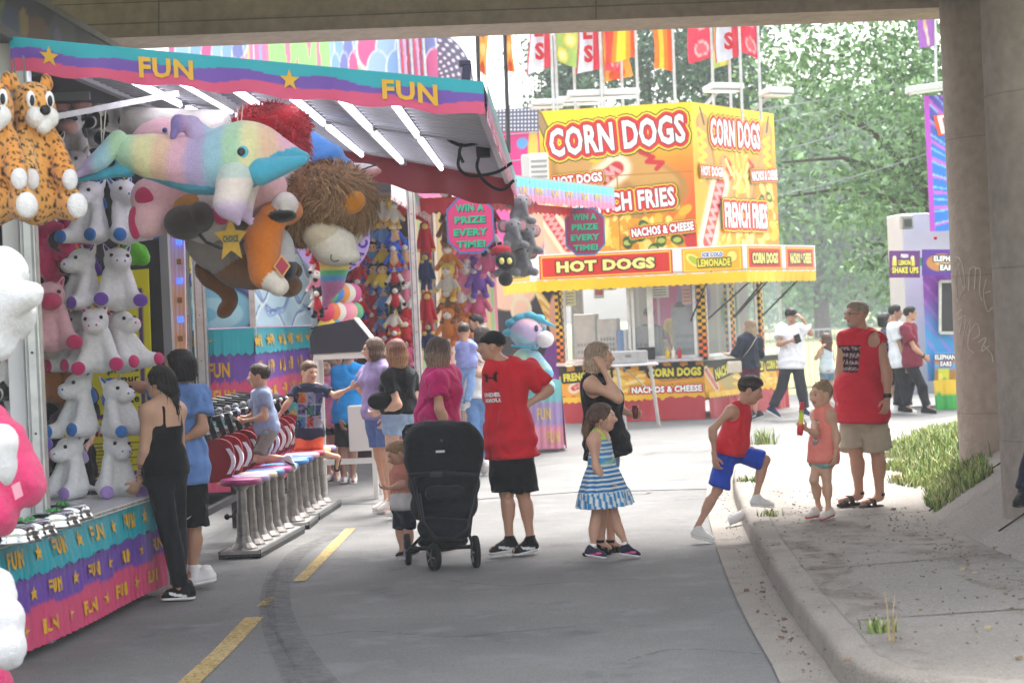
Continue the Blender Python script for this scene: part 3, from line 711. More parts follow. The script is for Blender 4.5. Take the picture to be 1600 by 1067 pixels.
fr=lambda u,v,h=0.: (lambda U,Vv: AWL*(1-U)[...,None]+AW[2]*U[...,None]+np.stack((0*U,.02-h+.01*np.sin(U*50),-.3*(1-Vv)+.03+.02*np.sin(U*34)*(1-Vv)),-1))(np.asarray(u,float),np.asarray(v,float))
fr.L=3.0; cloth('far_valance',fr,[(1,'#8e1f2c',0,1,'')],s1,(120,8))
for x in (-.73,-1.08,-1.43,-1.79,-2.12,-2.5):
    u=(x+3.02)/2.91
    for v0,v1 in ((.03,.45),(.5,.92)):
        p0,p1=bil(aq,u,v0)-V3(0,0,.06),bil(aq,u,v1)-V3(0,0,.06); g=Geo(); g.tube([p0,p1],.019,8,'#f4f0ff'); t=g.build('tube_light',M_LAMP,s1,smooth=False)
        g=Geo(); g.bar(p0+V3(0,-.03,.032),p1+V3(0,.03,.032),.05,.02,'#a9a8b2'); o=mesh_object('holder',np.concatenate(g.v)-ROOT[s1.name],g.f,np.concatenate(g.c),M_PAINT,t)
g=Geo()
for pts in ([(690,190),(697,215),(722,228),(752,222),(762,212)],[(718,240),(717,262),(735,275),(775,270),(800,255)],[(748,245),(746,265),(762,288),(785,297),(803,282)],[(722,225),(718,240),(724,255)]):
    g.tube([P(x,y,15.5) for x,y in curve(pts,6)],.014,6,'#17171b')
g.frame(P(735,208,15.5),(.055,0,0),(0,.05,0),(0,0,.045),'#19191c',.008); g.frame(P(755,238,15.8),(.055,0,0),(0,.05,0),(0,0,.045),'#19191c',.008)
g.build('power_cable',M_RUB,s1)
g=Geo(); p=P(728,128,13.5); g.frame(p,(.03,0,0),(0,.06,0),(.015,0,.11),'#3a3560',.008); g.frame(p+(0,0,.12),(.04,0,0),(0,.03,0),(0,0,.02),'#3a3560'); g.build('awning_hook',M_PAINT,s1)
g=Geo(); g.bar(P(20,196,11.6),P(275,147,12.7),.055,.035,'#e4e5e6'); g.build('hanging_rail',M_METAL,s1)
g=Geo(); g.tube([P(192,188,14.6),P(250,194,14.6),P(352,196,14.9)],[.1,.115,.11],14,'#d8d4cc'); g.build('rolled_curtain',M_CLOTH,s1,smooth=True)
# yellow price board
yq=[P(98,752,16.5),P(243,742,16.5),P(232,420,16.5),P(92,432,16.5)]
by=thing('price_board','yellow price board with purple border on the far wall of the left stall','sign',(yq[0]+yq[1])/2)
def yb(U,V):
    c=np.tile(C('#e8e011'),(len(U),1)); 
    for (a,b,e,f) in [(.1,.3,.9,.9),(.1,.02,.9,.25)]:
        c=pline(c,U,V,[(a,b),(e,b),(e,f),(a,f),(a,b)],.012,'#5b3a78',asp=.44)
    return c
painted(yq,70,150,yb).build('board',M_PRINT,by)
g=Geo(); fq=on_quad(yq)
for s,u0,v0,u1,v1,c in [('b',.16,.62,.3,.74,'#2b1a38'),('d',.7,.6,.84,.72,'#2b1a38'),('prices',.52,.50,.86,.535,'#2b1a38'),('your',.6,.452,.86,.485,'#2b1a38'),('of',.66,.42,.76,.448,'#2b1a38'),('Choice',.5,.36,.86,.40,'#2b1a38'),('$ 1',.74,.31,.86,.34,'#2b5ab0'),('GAME RULES',.14,.205,.86,.235,'#b02a3a')]:
    lay_text(g,s,fq,u0,v0,u1,v1,c,.03)
for k in range(8): g.frame(fq(np.array(.5),np.array(.17-k*.018),.004),(.27*(1-.25*(k%2)),0,0),(0,.001,0),(0,0,.004),'#7a5a2c')
for cu,cv in ((.27,.66),(.76,.64)): 
    U=[cu]+[cu+.1*math.cos(k*.314) for k in range(20)]; Vv=[cv]+[cv+.045*math.sin(k*.314) for k in range(20)]
    g.add(fq(np.array(U),np.array(Vv),.002),[[0,k+1,(k+1)%20+1] for k in range(20)],'#d55a9c')
g.build('lettering',M_PRINT,by)
# metal bowls on the counter
for k,(px,py,d,lb) in enumerate([(18,824,11.5,'nearest'),(44,817,11.8,'second'),(82,802,12.35,'third'),(104,797,12.8,'fourth')]):
    o=P(px,py,d); o[2]=.735
    t=thing('metal_bowl',f'upturned shiny scalloped metal bowl on the skirted counter, {lb} from the front','bowl',o,'metal bowls on the counter')
    g=Geo(); n=40; V=[];prof=[(.165,0),(.172,.012),(.158,.03),(.15,.05),(.155,.06),(.135,.085),(.128,.095),(.06,.1),(.0001,.1)]
    for r,z in prof:
        for q in range(n):
            a=2*math.pi*q/n; rr=r*(1+(.06*math.cos(8*a) if z<.07 else .01*math.cos(8*a))); V.append(o+V3(rr*math.cos(a),rr*math.sin(a),z))
    g.add(V,[[i*n+q,i*n+(q+1)%n,(i+1)*n+(q+1)%n,(i+1)*n+q] for i in range(len(prof)-1) for q in range(n)],'#c4c6c9'); g.build('bowl_shell',M_CHROME,t,smooth=True)
    g=Geo(); 
    for q in range(6): a=rng.uniform(0,6.28); g.ell(o+V3(.05*math.cos(a),.05*math.sin(a),.103),.014,'#3f9a4a',8)
    g.build('green_tag',M_PLAST,t)
# ---------------------------------------------------------------- water-race stall behind it
s2=thing('water_race_stall','water race stall with two-tier turquoise, purple and pink FUN skirts and painted pool panels','stall',(-3.3,24,-.012))
def tier(A,B,z1,z0,nf,seed,amp):
    h=z1-z0; f=drape(A,B,z1,z0,amp,.12,hang=.02,seed=seed); L=f.L
    cloth('skirt',f,[(1,PU,0,1,''),(.36,PK,.05,.11,'z')],s2,(160,30))
    ft=drape(A,B,z1+.01,z1-h*.33,amp,.12,hang=.04,seed=seed); cloth('skirt_valance',ft,[(1,TQ,0,1,'')],s2,(160,8),zig=(.14,.09))
    step=1/nf; it=[]
    for k in range(nf): it+=[('F',(k+.28)*step,(k+.28)*step+.24/L),('*',(k+.02)*step+.06/L,L/h)]
    fun_text(f,s2,[(.42,.6,it)]); fun_text(f,s2,[(.1,.27,[(q[0],q[1]+.05/L,q[2]+(.05/L if q[0]=='F' else 0)) for q in it])]); fun_text(ft,s2,[(.3,.75,[q for q in it if q[0]=='*'] if nf<3 else it)])
tier((-4.3,22.0,0),(-2.86,22.0,0),1.93,1.02,2,2,.004); tier((-4.3,22.02,0),(-2.86,22.02,0),1.0,.14,2,3,.004)
tier((-2.86,22.0,0),(-2.74,27.2,0),1.93,1.02,6,4,.008); tier((-2.86,22.02,0),(-2.74,27.2,0),1.0,.14,6,5,.008)
g=Geo(); g.prism([(-4.3,22.05,.1),(-2.9,22.05,.1),(-2.8,27.2,.1),(-4.3,27.2,.1)],(0,0,1.8),'#39363f'); g.build('counter_box',M_PAINT,s2)
g=Geo()
for y in (22.8,24,25.4): g.lathe((-3.0,y,.28),[(.05,-.1),(.28,-.1),(.28,.1),(.05,.1)],20,'#1d1d20',ax=(1,0,0))
g.build('wheel',M_RUB,s2)
def pool(U,V):
    c=np.tile(C('#e84a9a'),(len(U),1)); c=np.where((V>.72)[:,None]&(np.sin(U*14)*.08+.8<V)[:,None],C('#9fe0b0'),c)
    for k,(cc,v) in enumerate([('#2a3f9a',.52),('#5a6fd0',.48),('#3a50b0',.4),('#6f86dd',.34),('#2f4aa5',.26)]):
        c=np.where((V<v+.06*np.sin(U*5+k*1.3))[:,None],C(cc),c)
    c=pell(c,U,V,.45,.12,.62,.22,'#1f3a6a'); c=pell(c,U,V,.45,.11,.58,.2,'#7fc3e0'); c=pell(c,U,V,.5,.1,.4,.12,'#a8dcee'); c=pell(c,U,V,.4,.1,.2,.06,'#7fc3e0')
    c=pell(c,U,V,.33,.47,.22,.06,'#5a4210',rot=.6); c=pell(c,U,V,.33,.47,.2,.052,'#f0d860',rot=.6); c=pell(c,U,V,.42,.56,.09,.055,'#f0d860'); c=pell(c,U,V,.52,.57,.05,.016,'#e07030'); c=pell(c,U,V,.44,.575,.012,.01,'#202020')
    c=pline(c,U,V,[(.25,.44),(.35,.42),(.45,.46)],.008,'#8a6a20'); return c
def ice(U,V):
    c=np.tile(C('#bfe0f2'),(len(U),1))
    n=V-.62-.1*np.sin(U*9)-.05*np.sin(U*23+1); c=np.where((n>0)[:,None],C('#f5a0b8'),c)
    for k in range(9): c=pline(c,U,V,[(.06+k*.11,.98),(.06+k*.11+.02*math.sin(k),.66+.08*math.sin(k*2.1))],.02,['#a9e6b0','#f5e8a0','#f27fa0','#c9b0e8'][k%4])
    for k in range(5):
        a=[(x,.08+k*.11+.09*math.sin(x*9+k*2)+.03*math.sin(x*21+k)) for x in np.linspace(0,1,24)]; c=pline(c,U,V,a,.008,'#5a78b8'); c=pline(c,U,V,[(x,y-.03) for x,y in a],.012,['#e6f4fb','#8fb8e0'][k%2])
    c=pell(c,U,V,.62,.72,.12,.06,'#f0e08a'); return c
painted([(-3.85,22.1,1.95),(-2.88,22.1,1.95),(-2.88,22.1,3.5),(-3.85,22.1,3.5)],70,100,pool).build('painted_panel',M_PRINT,s2)
painted([(-2.84,22.12,1.95),(-2.72,27.1,1.95),(-2.72,27.1,3.5),(-2.84,22.12,3.5)],90,80,ice).build('painted_panel',M_PRINT,s2)
g=Geo(); g.box((-2.87,22.08,2.7),(.06,.06,1.7),'#d5d6d8'); g.build('corner_post',M_METAL,s2); g=Geo(); g.box((-2.7,27.2,2.3),(.09,.09,3.4),'#d5d6d8'); g.build('corner_post',M_METAL,s2)
g=Geo(); a2=[V3(-2.9,22.6,4.0),V3(-1.37,23.4,3.62),V3(-1.15,28.8,3.62),V3(-2.9,28.8,4.0)]
g.sheet(bil(a2,*np.meshgrid(np.linspace(0,1,4),np.linspace(0,1,20),indexing='ij')),'#5b5a62',thick=(0,0,.05)); g.build('awning_panel',M_PAINT,s2)
f=lambda u,v,h=0.: (lambda U,Vv: a2[1]*(1-U)[...,None]+a2[2]*U[...,None]+np.stack((.02+h+.02*np.sin(U*190)*(1.1-Vv),0*U,-.3*(1-Vv)+.04),-1))(np.asarray(u,float),np.asarray(v,float)); f.L=5.4
cloth('side_valance',f,[(1,'#cfe3e4',0,1,''),(.6,'#d9cfe2',.03,.4,'s'),(.36,'#e6c3cd',.03,.4,'s')],s2,(300,12),zig=(.2,.1))
f=lambda u,v,h=0.: (lambda U,Vv: a2[3]*(1-U)[...,None]+a2[2]*U[...,None]+np.stack((0*U,-.02-h+.015*np.sin(U*40),-.26*(1-Vv)+.02*np.sin(U*30)*(1-Vv)),-1))(np.asarray(u,float),np.asarray(v,float)); f.L=1.8
cloth('far_valance',f,[(1,'#d8242f',0,1,'')],s2,(90,6))
g=Geo(); g.tube([P(572,332,27),P(596,338,27)],.02,6,'#e08aff'); g.build('tube_light',M_BULB,s2)
# bulb strips
g=Geo(); q=[P(252,545,20),P(292,545,20),P(288,345,20),P(250,345,20)]
def strip(U,V): return mixc(mixc(np.tile(C('#b8a0c8'),(len(U),1)),C('#e0a06a'),smooth(.25,.6,1-V)),C('#d0cfe0'),(np.sin(U*40)>.3)*.5)
painted(q,24,40,strip).build('bulb_board',M_PRINT,s2)
for u in (.15,.8):
    for k in range(6):
        p=bil(q,u,.08+k*.15)+V3(0,-.03,0); g=Geo(); g.frame(p,(.026,0,0),(0,.02,0),(0,0,.028),'#2b49d8' if k%2 else '#8a5a2a',.006); g.build('bulb',M_BULB if k%2 else M_PAINT,s2)
# ---- counter of water guns
gc_=thing('gun_counter','row of black water guns over maroon rounded flaps in front of the stools','game counter',(-2.65,19.3,-.012))
g=Geo(); ga,gb_=V3(-2.72,16.95,0),V3(-2.6,21.7,0); dd=gb_-ga
g.bar(ga+V3(0,0,1.0),gb_+V3(0,0,1.0),.16,.06,'#2a2a2e'); g.bar(ga+V3(-.1,0,.3),gb_+V3(-.1,0,.3),.05,.06,'#3a3940')
for t in (.03,.5,.97): g.bar(ga+dd*t+V3(-.1,0,0),ga+dd*t+V3(-.1,0,1.0),.07,.07,'#3a3940')
g.build('rail',M_PAINT,gc_)
for k in range(11):
    p=ga+dd*(.03+.094*k)+V3(0,0,1.04); g=Geo()
    g.tube([p,p+V3(0,0,.09)],.02,8,'#17171a'); g.bar(p+V3(.1,-.0,.11),p+V3(-.24,.03,.16),.05,.07,'#151518'); g.tube([p+V3(-.2,.03,.17),p+V3(-.4,.05,.2)],.016,8,'#202024')
    g.bar(p+V3(.08,0,.1),p+V3(.13,0,-.05),.03,.05,'#1b1b1f'); g.ell(p+V3(.02,-.03,.15),(.035,.03,.035),'#77787c',10); g.tube([p+V3(.12,0,.12),p+V3(.18,0,.13)],.026,8,'#2e2e33')
    o=g.build('water_gun',M_PLAST,gc_); g=Geo(); g.ell(p+V3(.19,0,.135),.022,'#b9babd',8); g.build('knob',M_METAL,o)
    # maroon flap with a white edge
    c0=ga+dd*(.03+.094*k)+V3(.06,0,.80); poly=[]
    for i in range(20):
        a=2*math.pi*i/20; poly.append(c0+V3(.22*np.sign(math.cos(a))*abs(math.cos(a))**.6,0,.19*np.sign(math.sin(a))*abs(math.sin(a))**.6)+V3(.0,.02,0))
    g=Geo(); g.prism(poly,(0,.05,0),'#8c1528'); o=g.build('flap',M_PAINT,gc_)
    g=Geo(); e=[c0+V3(.15+.045*math.sin(i/9*3.1416),-.004+.0,.1-.22*i/9) for i in range(10)]; g.sheet(np.array([[q,q+V3(.032,0,0)] for q in e]),'#dfe3ea',thick=(0,.06,0)); g.build('flap_label',M_PAINT,o)
# ---- stool banks
def stool_bank(a,b,n,cols,label,hs=.62):
    a,b=V3(a),V3(b); t=thing('stool_bank',label,'stools',(*((a+b)/2)[:2],-.012),'banks of round stools before the water guns')
    d=nrm(b-a); e=.17; g=Geo(); g.bar(a-d*e+V3(0,0,.03),b+d*e+V3(0,0,.03),.34,.05,'#c3c2c0'); g.bar(a-d*e+V3(0,0,.01),b+d*e+V3(0,0,.01),.36,.035,'#222226'); 
    for s in (-.17,.17): g.bar(a-d*e+V3(s,0,.045),b+d*e+V3(s,0,.045),.02,.03,'#8b8b8d')
    g.build('base_plank',M_METAL,t)
    for k in range(n):
        p=a+(b-a)*(k/max(1,n-1)); g=Geo()
        g.lathe(p,[(.12,.055),(.115,.07),(.075,.11),(.055,.17),(.05,.3),(.049,.36),(.043,.362),(.041,hs-.07),(.06,hs-.05),(.075,hs-.02)],16,'#8f8a86'); o=g.build('pedestal',M_STEEL,t)
        g=Geo(); g.tube([p+V3(-.05,-.03,.34),p+V3(-.11,-.07,.34)],.012,6,'#1b1b1d'); g.ell(p+V3(-.12,-.075,.34),.026,'#1b1b1d',8); g.build('clamp_knob',M_PLAST,o)
        g=Geo(); c=cols[k%len(cols)]; g.lathe(p,[(.08,hs-.03,'#2a2a2e'),(.165,hs-.02,'#2a2a2e'),(.18,hs,c),(.178,hs+.022,c),(.16,hs+.034,c),(.0001,hs+.037,c)],24,c); g.build('seat',M_VINYL,t,smooth=True)
stool_bank((-2.36,16.9,0),(-2.22,18.5,0),6,['#a0306e','#9a86b8','#c0b094','#466aa8','#a83c7a','#3a78ac'],'nearest bank of six metal stools with magenta, tan and blue seats')
stool_bank((-2.19,19.15,0),(-2.18,19.5,0),2,['#4a88d0','#3a5fb0'],'short bank of two stools with blue seats, between the longer banks')
stool_bank((-2.17,20.0,0),(-2.10,21.1,0),4,['#d9a0b8','#c94a5a','#c9b35a','#a98ac8'],'farthest bank of four stools with pale pink, red and mustard seats')
# ---- white console on trestle legs
cs=thing('game_console','black sloping game console on a white wooden trestle stand','console',(-1.9,22.2,-.006))
g=Geo(); x0,x1,y0,y1=-2.2,-1.58,21.95,22.5
for x in (x0,x1):
    for y in (y0,y1): g.bar((x,y,0),(x*.97-.05 if x==x1 else x+.02,y,1.58),.055,.055,'#e3e1dd')
g.bar((x0,y0,1.58),(x1,y0,1.58),.06,.06,'#e3e1dd'); g.bar((x0,y1,1.58),(x1,y1,1.58),.06,.06,'#e3e1dd')
g.bar((x0,y0,.42),(x1,y0,.42),.05,.06,'#e3e1dd'); g.bar((x0,y0,.44),(x0,y1,.44),.05,.06,'#e3e1dd'); g.bar((x1,y0,.44),(x1,y1,.44),.05,.06,'#e3e1dd')
g.build('stand',M_PAINT,cs); g=Geo()
g.prism([(x0-.03,y0-.04,1.62),(x1+.02,y0-.04,1.62),(x1+.02,y0-.04,1.74),(x1-.16,y0-.04,1.98),(x0+.02,y0-.04,1.92),(x0-.03,y0-.04,1.8)],(0,.6,0),'#2e2d3a'); o=g.build('console_box',M_PAINT,cs)
g=Geo(); g.prism([(x1+.022,y0-.05,1.63),(x1+.03,y0-.05,1.63),(x1+.03,y0-.05,1.75),(x1-.15,y0-.05,2.0),(x1-.16,y0-.05,1.985),(x1+.022,y0-.05,1.745)],(0,.62,0),'#e8e6e4'); g.build('trim',M_PAINT,o)
g=Geo(); 
for k in range(8): g.frame((x1-.13-.07*k,y0+.05,1.975-.011*k),(.022,0,-.004),(0,.03,0),(0,0,.012),['#e8e6e4','#22222a'][k%2])
g.build('keys',M_PLAST,o)
g=Geo(); g.box((-1.72,22.0,.78),(.26,.2,.5),'#dddbd8',.01); g.build('box',M_PAINT,cs)
# ---------------------------------------------------------------- prize stall in the middle
pxat_=lambda px,Y: (px-800)*Y/F
s3=thing('prize_stall','prize stall with fringed turquoise and pink awning, white posts and a painted back wall','stall',(-.5,29,-.006))
def stripes_wall(U,V):
    c=np.tile(C('#efc4b0'),(len(U),1)); r=random.Random(4)
    for k in range(40): c=pline(c,U,V,[(k*.026,0),(k*.026+.01,1)],.008,['#f2e08a','#9adf9a','#f2a0b0','#f5ead0','#e86a9a','#fff6e0'][k%6])
    for k in range(20): c=pell(c,U,V,r.random(),r.random(),.03+.05*r.random(),.02+.04*r.random(),r.choice(['#f5cdb0','#f7e6c8','#d86a8a','#a8d8b0','#f2d8c4','#c9a0d8']),rot=r.uniform(0,3))
    return c
painted([(-2.6,31.6,0),(-.22,31.6,0),(-.22,31.6,3.9),(-2.6,31.6,3.9)],220,160,stripes_wall).build('back_wall',M_PRINT,s3)
pt=thing('painted_trailer','dark painted trailer side with blonde hair and neon lettering artwork behind the giant unicorn','trailer',(.2,37.6,-.006))
def lady(U,V):
    c=np.tile(C('#2a2934'),(len(U),1)); c=pell(c,U,V,.3,.95,.4,.2,'#f0c9b2'); c=pell(c,U,V,.42,.93,.09,.12,'#f5d6c0'); c=pell(c,U,V,.4,.96,.03,.015,'#b23048'); c=pell(c,U,V,.45,.75,.14,.1,'#e9dcc0'); c=pell(c,U,V,.45,.74,.1,.08,'#f0c9b2')
    for k in range(7): c=pell(c,U,V,.78+.03*k,.78-.045*k,.2,.035,['#f0c860','#f7e4a0','#e0a850','#f2d480','#d99a60','#f5dc90','#e6b070'][k],rot=-.7)
    c=pell(c,U,V,.95,.55,.12,.3,'#e2a890',rot=.2); c=pell(c,U,V,.9,.3,.2,.22,'#7a3a98',rot=.3); c=pell(c,U,V,.75,.2,.14,.12,'#a85ac0')
    for k in range(6):
        u=.48+k*.05; c=pline(c,U,V,[(u,.6),(u+.02,.66),(u+.03,.59),(u+.045,.64)],.006,'#d9d7e4'); c=pline(c,U,V,[(u-.06,.5),(u-.03,.55),(u-.02,.48),(u,.53)],.006,'#c9c7d8')
    for k in range(5): c=pline(c,U,V,[(.05+.05*k,0),(.1+.06*k,.4)],.012,['#3f9fd0','#d84a8a','#e8c83a'][k%3])
    return c
x0,x1=pxat_(762,37.6),pxat_(880,37.6)
painted([(x0,37.6,.1),(x1,37.6,.1),(x1,37.6,2.75),(x0,37.6,2.75)],130,200,lady,.1).build('painted_panel',M_PRINT,pt)
g=Geo(); g.box(((x0+x1)/2,38.6,1.4),(x1-x0,1.9,2.6),'#c9c2c6',.03); g.build('body',M_PAINT,pt)
for x in (x0+.4,x1-.4): g=Geo(); g.lathe((x-.1,38.4,.28),[(.06,0),(.28,.0),(.28,.2),(.06,.2)],20,'#1d1d20',ax=(1,0,0)); g.build('wheel',M_RUB,pt)
for x,y in ((-1.22,25.4),(-1.15,29.6)): post('post',x,y,0,3.75,.1,s3,'#e4e2de')
g=Geo(); a3=[V3(-1.3,24.9,3.95),V3(-.13,27,3.85),V3(1.66,31.0,3.85),V3(-1.3,31.5,4.0)]
g.sheet(bil(a3,*np.meshgrid(np.linspace(0,1,6),np.linspace(0,1,14),indexing='ij')),'#a9a8ab',thick=(0,0,.05))
for k in range(10): g.bar(bil(a3,0.,.05+k*.1)-V3(0,0,.03),bil(a3,1.,.05+k*.1)-V3(0,0,.03),.05,.04,'#8e8d92')
g.build('awning_panel',M_PAINT,s3)
g=Geo(); 
for z,c in ((3.62,'#9b9a9c'),(3.7,'#c2c1c3'),(3.8,'#8a898c')): g.bar((-2.5,26.2,z+.1),(-.05,26.9,z-.0),.06,.05,c)
g.tube([P(742,297,26),P(790,301,26.5)],.022,6,'#efe9ff'); g.build('rack_bars',M_METAL,s3)
f=lambda u,v,h=0.: (lambda U,Vv: a3[1]*(1-U)[...,None]+a3[2]*U[...,None]+np.stack(((.02+h+.02*np.sin(U*170)*(1.1-Vv))*.9,-(.02+h+.02*np.sin(U*170)*(1.1-Vv))*.4,-.36*(1-Vv)+.02),-1))(np.asarray(u,float),np.asarray(v,float)); f.L=4.3
cloth('front_valance',f,[(1,'#6fd0d4',0,1,''),(.66,'#b9a6da',.02,.4,'s'),(.36,'#f08fb0',.02,.4,'s')],s3,(260,14),zig=(.16,.07))
fun_text(f,s3,[(.4,.66,[('F',.03+k*.13,.09+k*.13) for k in range(7)])],c='#e6c060')
f=drape((-2.4,27.2,0),(-.2,27.4,0),3.62,3.38,.01,.2); cloth('scallop_valance',f,[(1,'#d8222e',0,1,'')],s3,(120,6),zig=(.3,.18))
f=drape((-.2,27.4,0),(1.4,31.0,0),3.55,3.4,.01,.2); cloth('scallop_valance',f,[(1,'#d8222e',0,1,'')],s3,(120,6),zig=(.3,.18))
g=Geo(); g.box((-.55,28.9,.5),(2.3,.8,1.0),'#b9a0b0'); g.build('counter',M_PAINT,s3)
f=drape((-1.75,28.42,0),(.66,28.42,0),1.02,.04,.008,.1,hang=.02,seed=6); cloth('skirt',f,[(1,'#7fcad2',0,1,''),(.68,'#b59ad0',.04,.1,'z'),(.34,'#ee9ab4',.04,.1,'z')],s3,(160,28)); fun_text(f,s3,[(.42,.6,[('F',.05+k*.16,.13+k*.16) for k in range(6)]),(.08,.26,[('F',.1+k*.16,.18+k*.16) for k in range(6)])],c='#e8c878')
f=drape((.66,28.42,0),(.66,29.4,0),1.02,.04,.008,.1,hang=.02,seed=7); cloth('skirt',f,[(1,'#7fcad2',0,1,''),(.68,'#b59ad0',.04,.1,'z'),(.34,'#ee9ab4',.04,.1,'z')],s3,(60,28))
def octo(cx,cy,d,w,h,label,fc,k=.26):
    o=P(cx,cy,d); t=thing('prize_sign',label,'sign',o,'octagonal WIN A PRIZE signs under the fringed awning')
    def ring(s,y): 
        a,b=w/2*s,h/2*s; e=w*k*s; return [o+V3(x,y,z) for x,z in ((-a+e,-b),(a-e,-b),(a,-b+e),(a,b-e),(a-e,b),(-a+e,b),(-a,b-e),(-a,-b+e))]
    g=Geo(); g.prism(ring(1,0),(0,.05,0),'#3f78b8'); g.prism(ring(.93,-.006),(0,.005,0),fc); g.tube([o+V3(0,.02,h/2),o+V3(0,.02,h/2+.25)],.008,6,'#333338'); g.build('board',M_PAINT,t)
    g=Geo(); q=[o+V3(-w/2,-.01,-h/2),o+V3(w/2,-.01,-h/2),o+V3(w/2,-.01,h/2),o+V3(-w/2,-.01,h/2)]; f=on_quad(q)
    for s,v,u in (('WIN A',.74,.3),('PRIZE',.53,.33),('EVERY',.31,.36),('TIME!',.1,.31)):
        lay_text(g,s,f,.5-u+.012,v-.014,.5+u+.012,v+.13-.014,'#2a1c50',.05,.002); lay_text(g,s,f,.5-u,v,.5+u,v+.13,'#2fb88c',.05,.006)
    g.build('lettering',M_PRINT,t)
octo(735,352,26,.62,.74,'pink octagonal WIN A PRIZE sign hung among the plush toys','#e0347a'); octo(914,362,30,.6,.72,'darker octagonal WIN A PRIZE sign hung in front of the corn dog board','#a02a5a')
# arched place sign half hidden by the lion
o=P(520,372,22.5); t=thing('round_sign','round lilac sign with purple capitals, half hidden behind the lion','sign',o)
g=Geo(); n=30; g.prism([o+V3(.42*math.cos(2*math.pi*k/n),0,.42*math.sin(2*math.pi*k/n)) for k in range(n)],(0,.04,0),'#b9a4e0'); g.prism([o+V3(.27*math.cos(2*math.pi*k/n),-.006,.27*math.sin(2*math.pi*k/n)) for k in range(n)],(0,.005,0),'#3a3458'); g.build('board',M_PAINT,t)
g=Geo()
for k,ch in enumerate('RACE'):
    a=-1.0+.38*k; cx,cz=.345*math.cos(a),.345*math.sin(a); rot=a+math.pi/2; e1=V3(math.cos(rot),0,math.sin(rot))*.052; e2=V3(-math.sin(rot),0,math.cos(rot))*.058; c0=o+V3(cx,-.006,cz)
    lay_text(g,ch,on_quad([c0-e1-e2,c0+e1-e2,c0+e1+e2,c0-e1+e2]),0,0,1,1,'#4a2f98',.05,.004)
g.build('lettering',M_PRINT,t)
# ---------------------------------------------------------------- fun house behind
fh=thing('fun_house','tall fun house front painted with pastel drips and feathers behind the left stalls','fun house',(-4.5,45,-.006))
def drips(U,V):
    c=np.tile(C('#f27fb4'),(len(U),1))
    for k in range(22):
        u=.02+k*.046; l=.5+.35*math.sin(k*1.9); c=pline(c,U,V,[(u,1.),(u,.45-.2*l),(u+.01,.2)],.012,['#a8f08a','#f5d88a','#8fb4ee','#f9b0d0','#fff3c8'][k%5],asp=2.4)
        c=pline(c,U,V,[(u+.02,1.),(u+.022,.7-.2*l)],.006,'#ffffff',asp=2.4)
    for cu,r in ((.08,.1),(.2,.07),(.85,.13),(.62,.06)):
        for j in range(4):
            for i in range(4):
                a,b=cu+(i-1.5)*r*.55+(j%2)*r*.27,.96-j*.09; c=pell(c,U,V,a,b,r*.34,.09,'#ffffff',asp=1.); c=pell(c,U,V,a,b+.006,r*.3,.08,['#8fb8f0','#7f86c8','#e05a9a','#a8c8f5'][(j+i)%4])
    c=np.where(((U>.36)&(U<.6))[:,None],mixc(np.tile(C('#a9ef8c'),(len(U),1)),C('#f28ab0'),((np.sin(U*160)+np.sin(U*71+V*9))>.9)*1.),c)
    return c
X=lambda px,d:(px-800)*d/F
painted([(X(283,45),45,4.),(X(702,45),45,4.),(X(702,45),45,9.3),(X(283,45),45,9.3)],260,120,drips,.1).build('painted_front',M_PRINT,fh)
g=Geo(); g.frame((X(490,45),46.2,4.6),(2.9,0,0),(0,1,0),(0,0,4.6),'#d98ab0'); g.build('body',M_PAINT,fh)
g=Geo(); 
for k in range(9): g.tube([P(628+k*5,160,44.6),P(620+k*5,40,44.6)],.03,6,['#c9c9cf','#d24a6a','#e6a0c0','#b03a48'][k%4])
g.build('railing',M_METAL,fh)
def dots(n_u,n_v):
    def f(U,V):
        c=np.tile(C('#5b6076'),(len(U),1)); a=(U*n_u)%1-.5; b=(V*n_v)%1-.5; return mixc(c,C('#eef2ff'),1-smooth(.2,.32,np.hypot(a,b)))
    return f
g=Geo(); r,th=np.meshgrid(np.linspace(.15,1.3,60),np.linspace(-.6,2.2,100),indexing='ij'); c0=P(652,130,46)
col=dots(9,16)(((r-.15)/1.15).ravel(),((th+.6)/2.8).ravel()); g.sheet(np.stack((c0[0]+r*np.sin(th),np.full(r.shape,46.),c0[2]+r*np.cos(th)),-1),col,thick=(0,.1,0)); g.build('light_wheel',M_PRINT,fh)
q=[P(768,206,44),P(846,206,44),P(846,168,44),P(768,172,44)]; painted(q,110,60,dots(14,6)).build('light_band',M_PRINT,fh)
def pinkart(U,V):
    c=np.tile(C('#d82a86'),(len(U),1)); c=pell(c,U,V,.2,.8,.2,.08,'#2a1030',rot=.6); c=pell(c,U,V,.6,.9,.1,.04,'#5aa8e8'); c=pell(c,U,V,.8,.75,.1,.3,'#f0c850'); c=pell(c,U,V,.7,.35,.35,.3,'#f0b89a'); c=pell(c,U,V,.75,.45,.14,.06,'#6a2a2a'); return pell(c,U,V,.2,.3,.2,.2,'#f05aa8')
q=[P(765,420,44.2),P(850,420,44.2),P(850,200,44.2),P(765,206,44.2)]; painted(q,60,90,pinkart).build('painted_side',M_PRINT,fh)
post('post',-3.42,21.9,1.3,3.9,.14,s2,'#c9cacd'); post('post',-3.56,21.92,1.3,3.9,.07,s2,'#a5a6aa')

g=Geo(); a,b=P(494,450,27.7),P(650,450,27.7); g.prism([(a[0],27.7,.05),(b[0],27.7,.05),(b[0],27.7,3.6),(a[0],27.7,3.6)],(0,.06,0),'#3a1f2a'); 
for z in (1.5,2.3,3.1): g.bar((a[0],27.62,z),(b[0],27.62,z),.04,.03,'#7a5a62')
g.build('prize_wall',M_PAINT,s2)
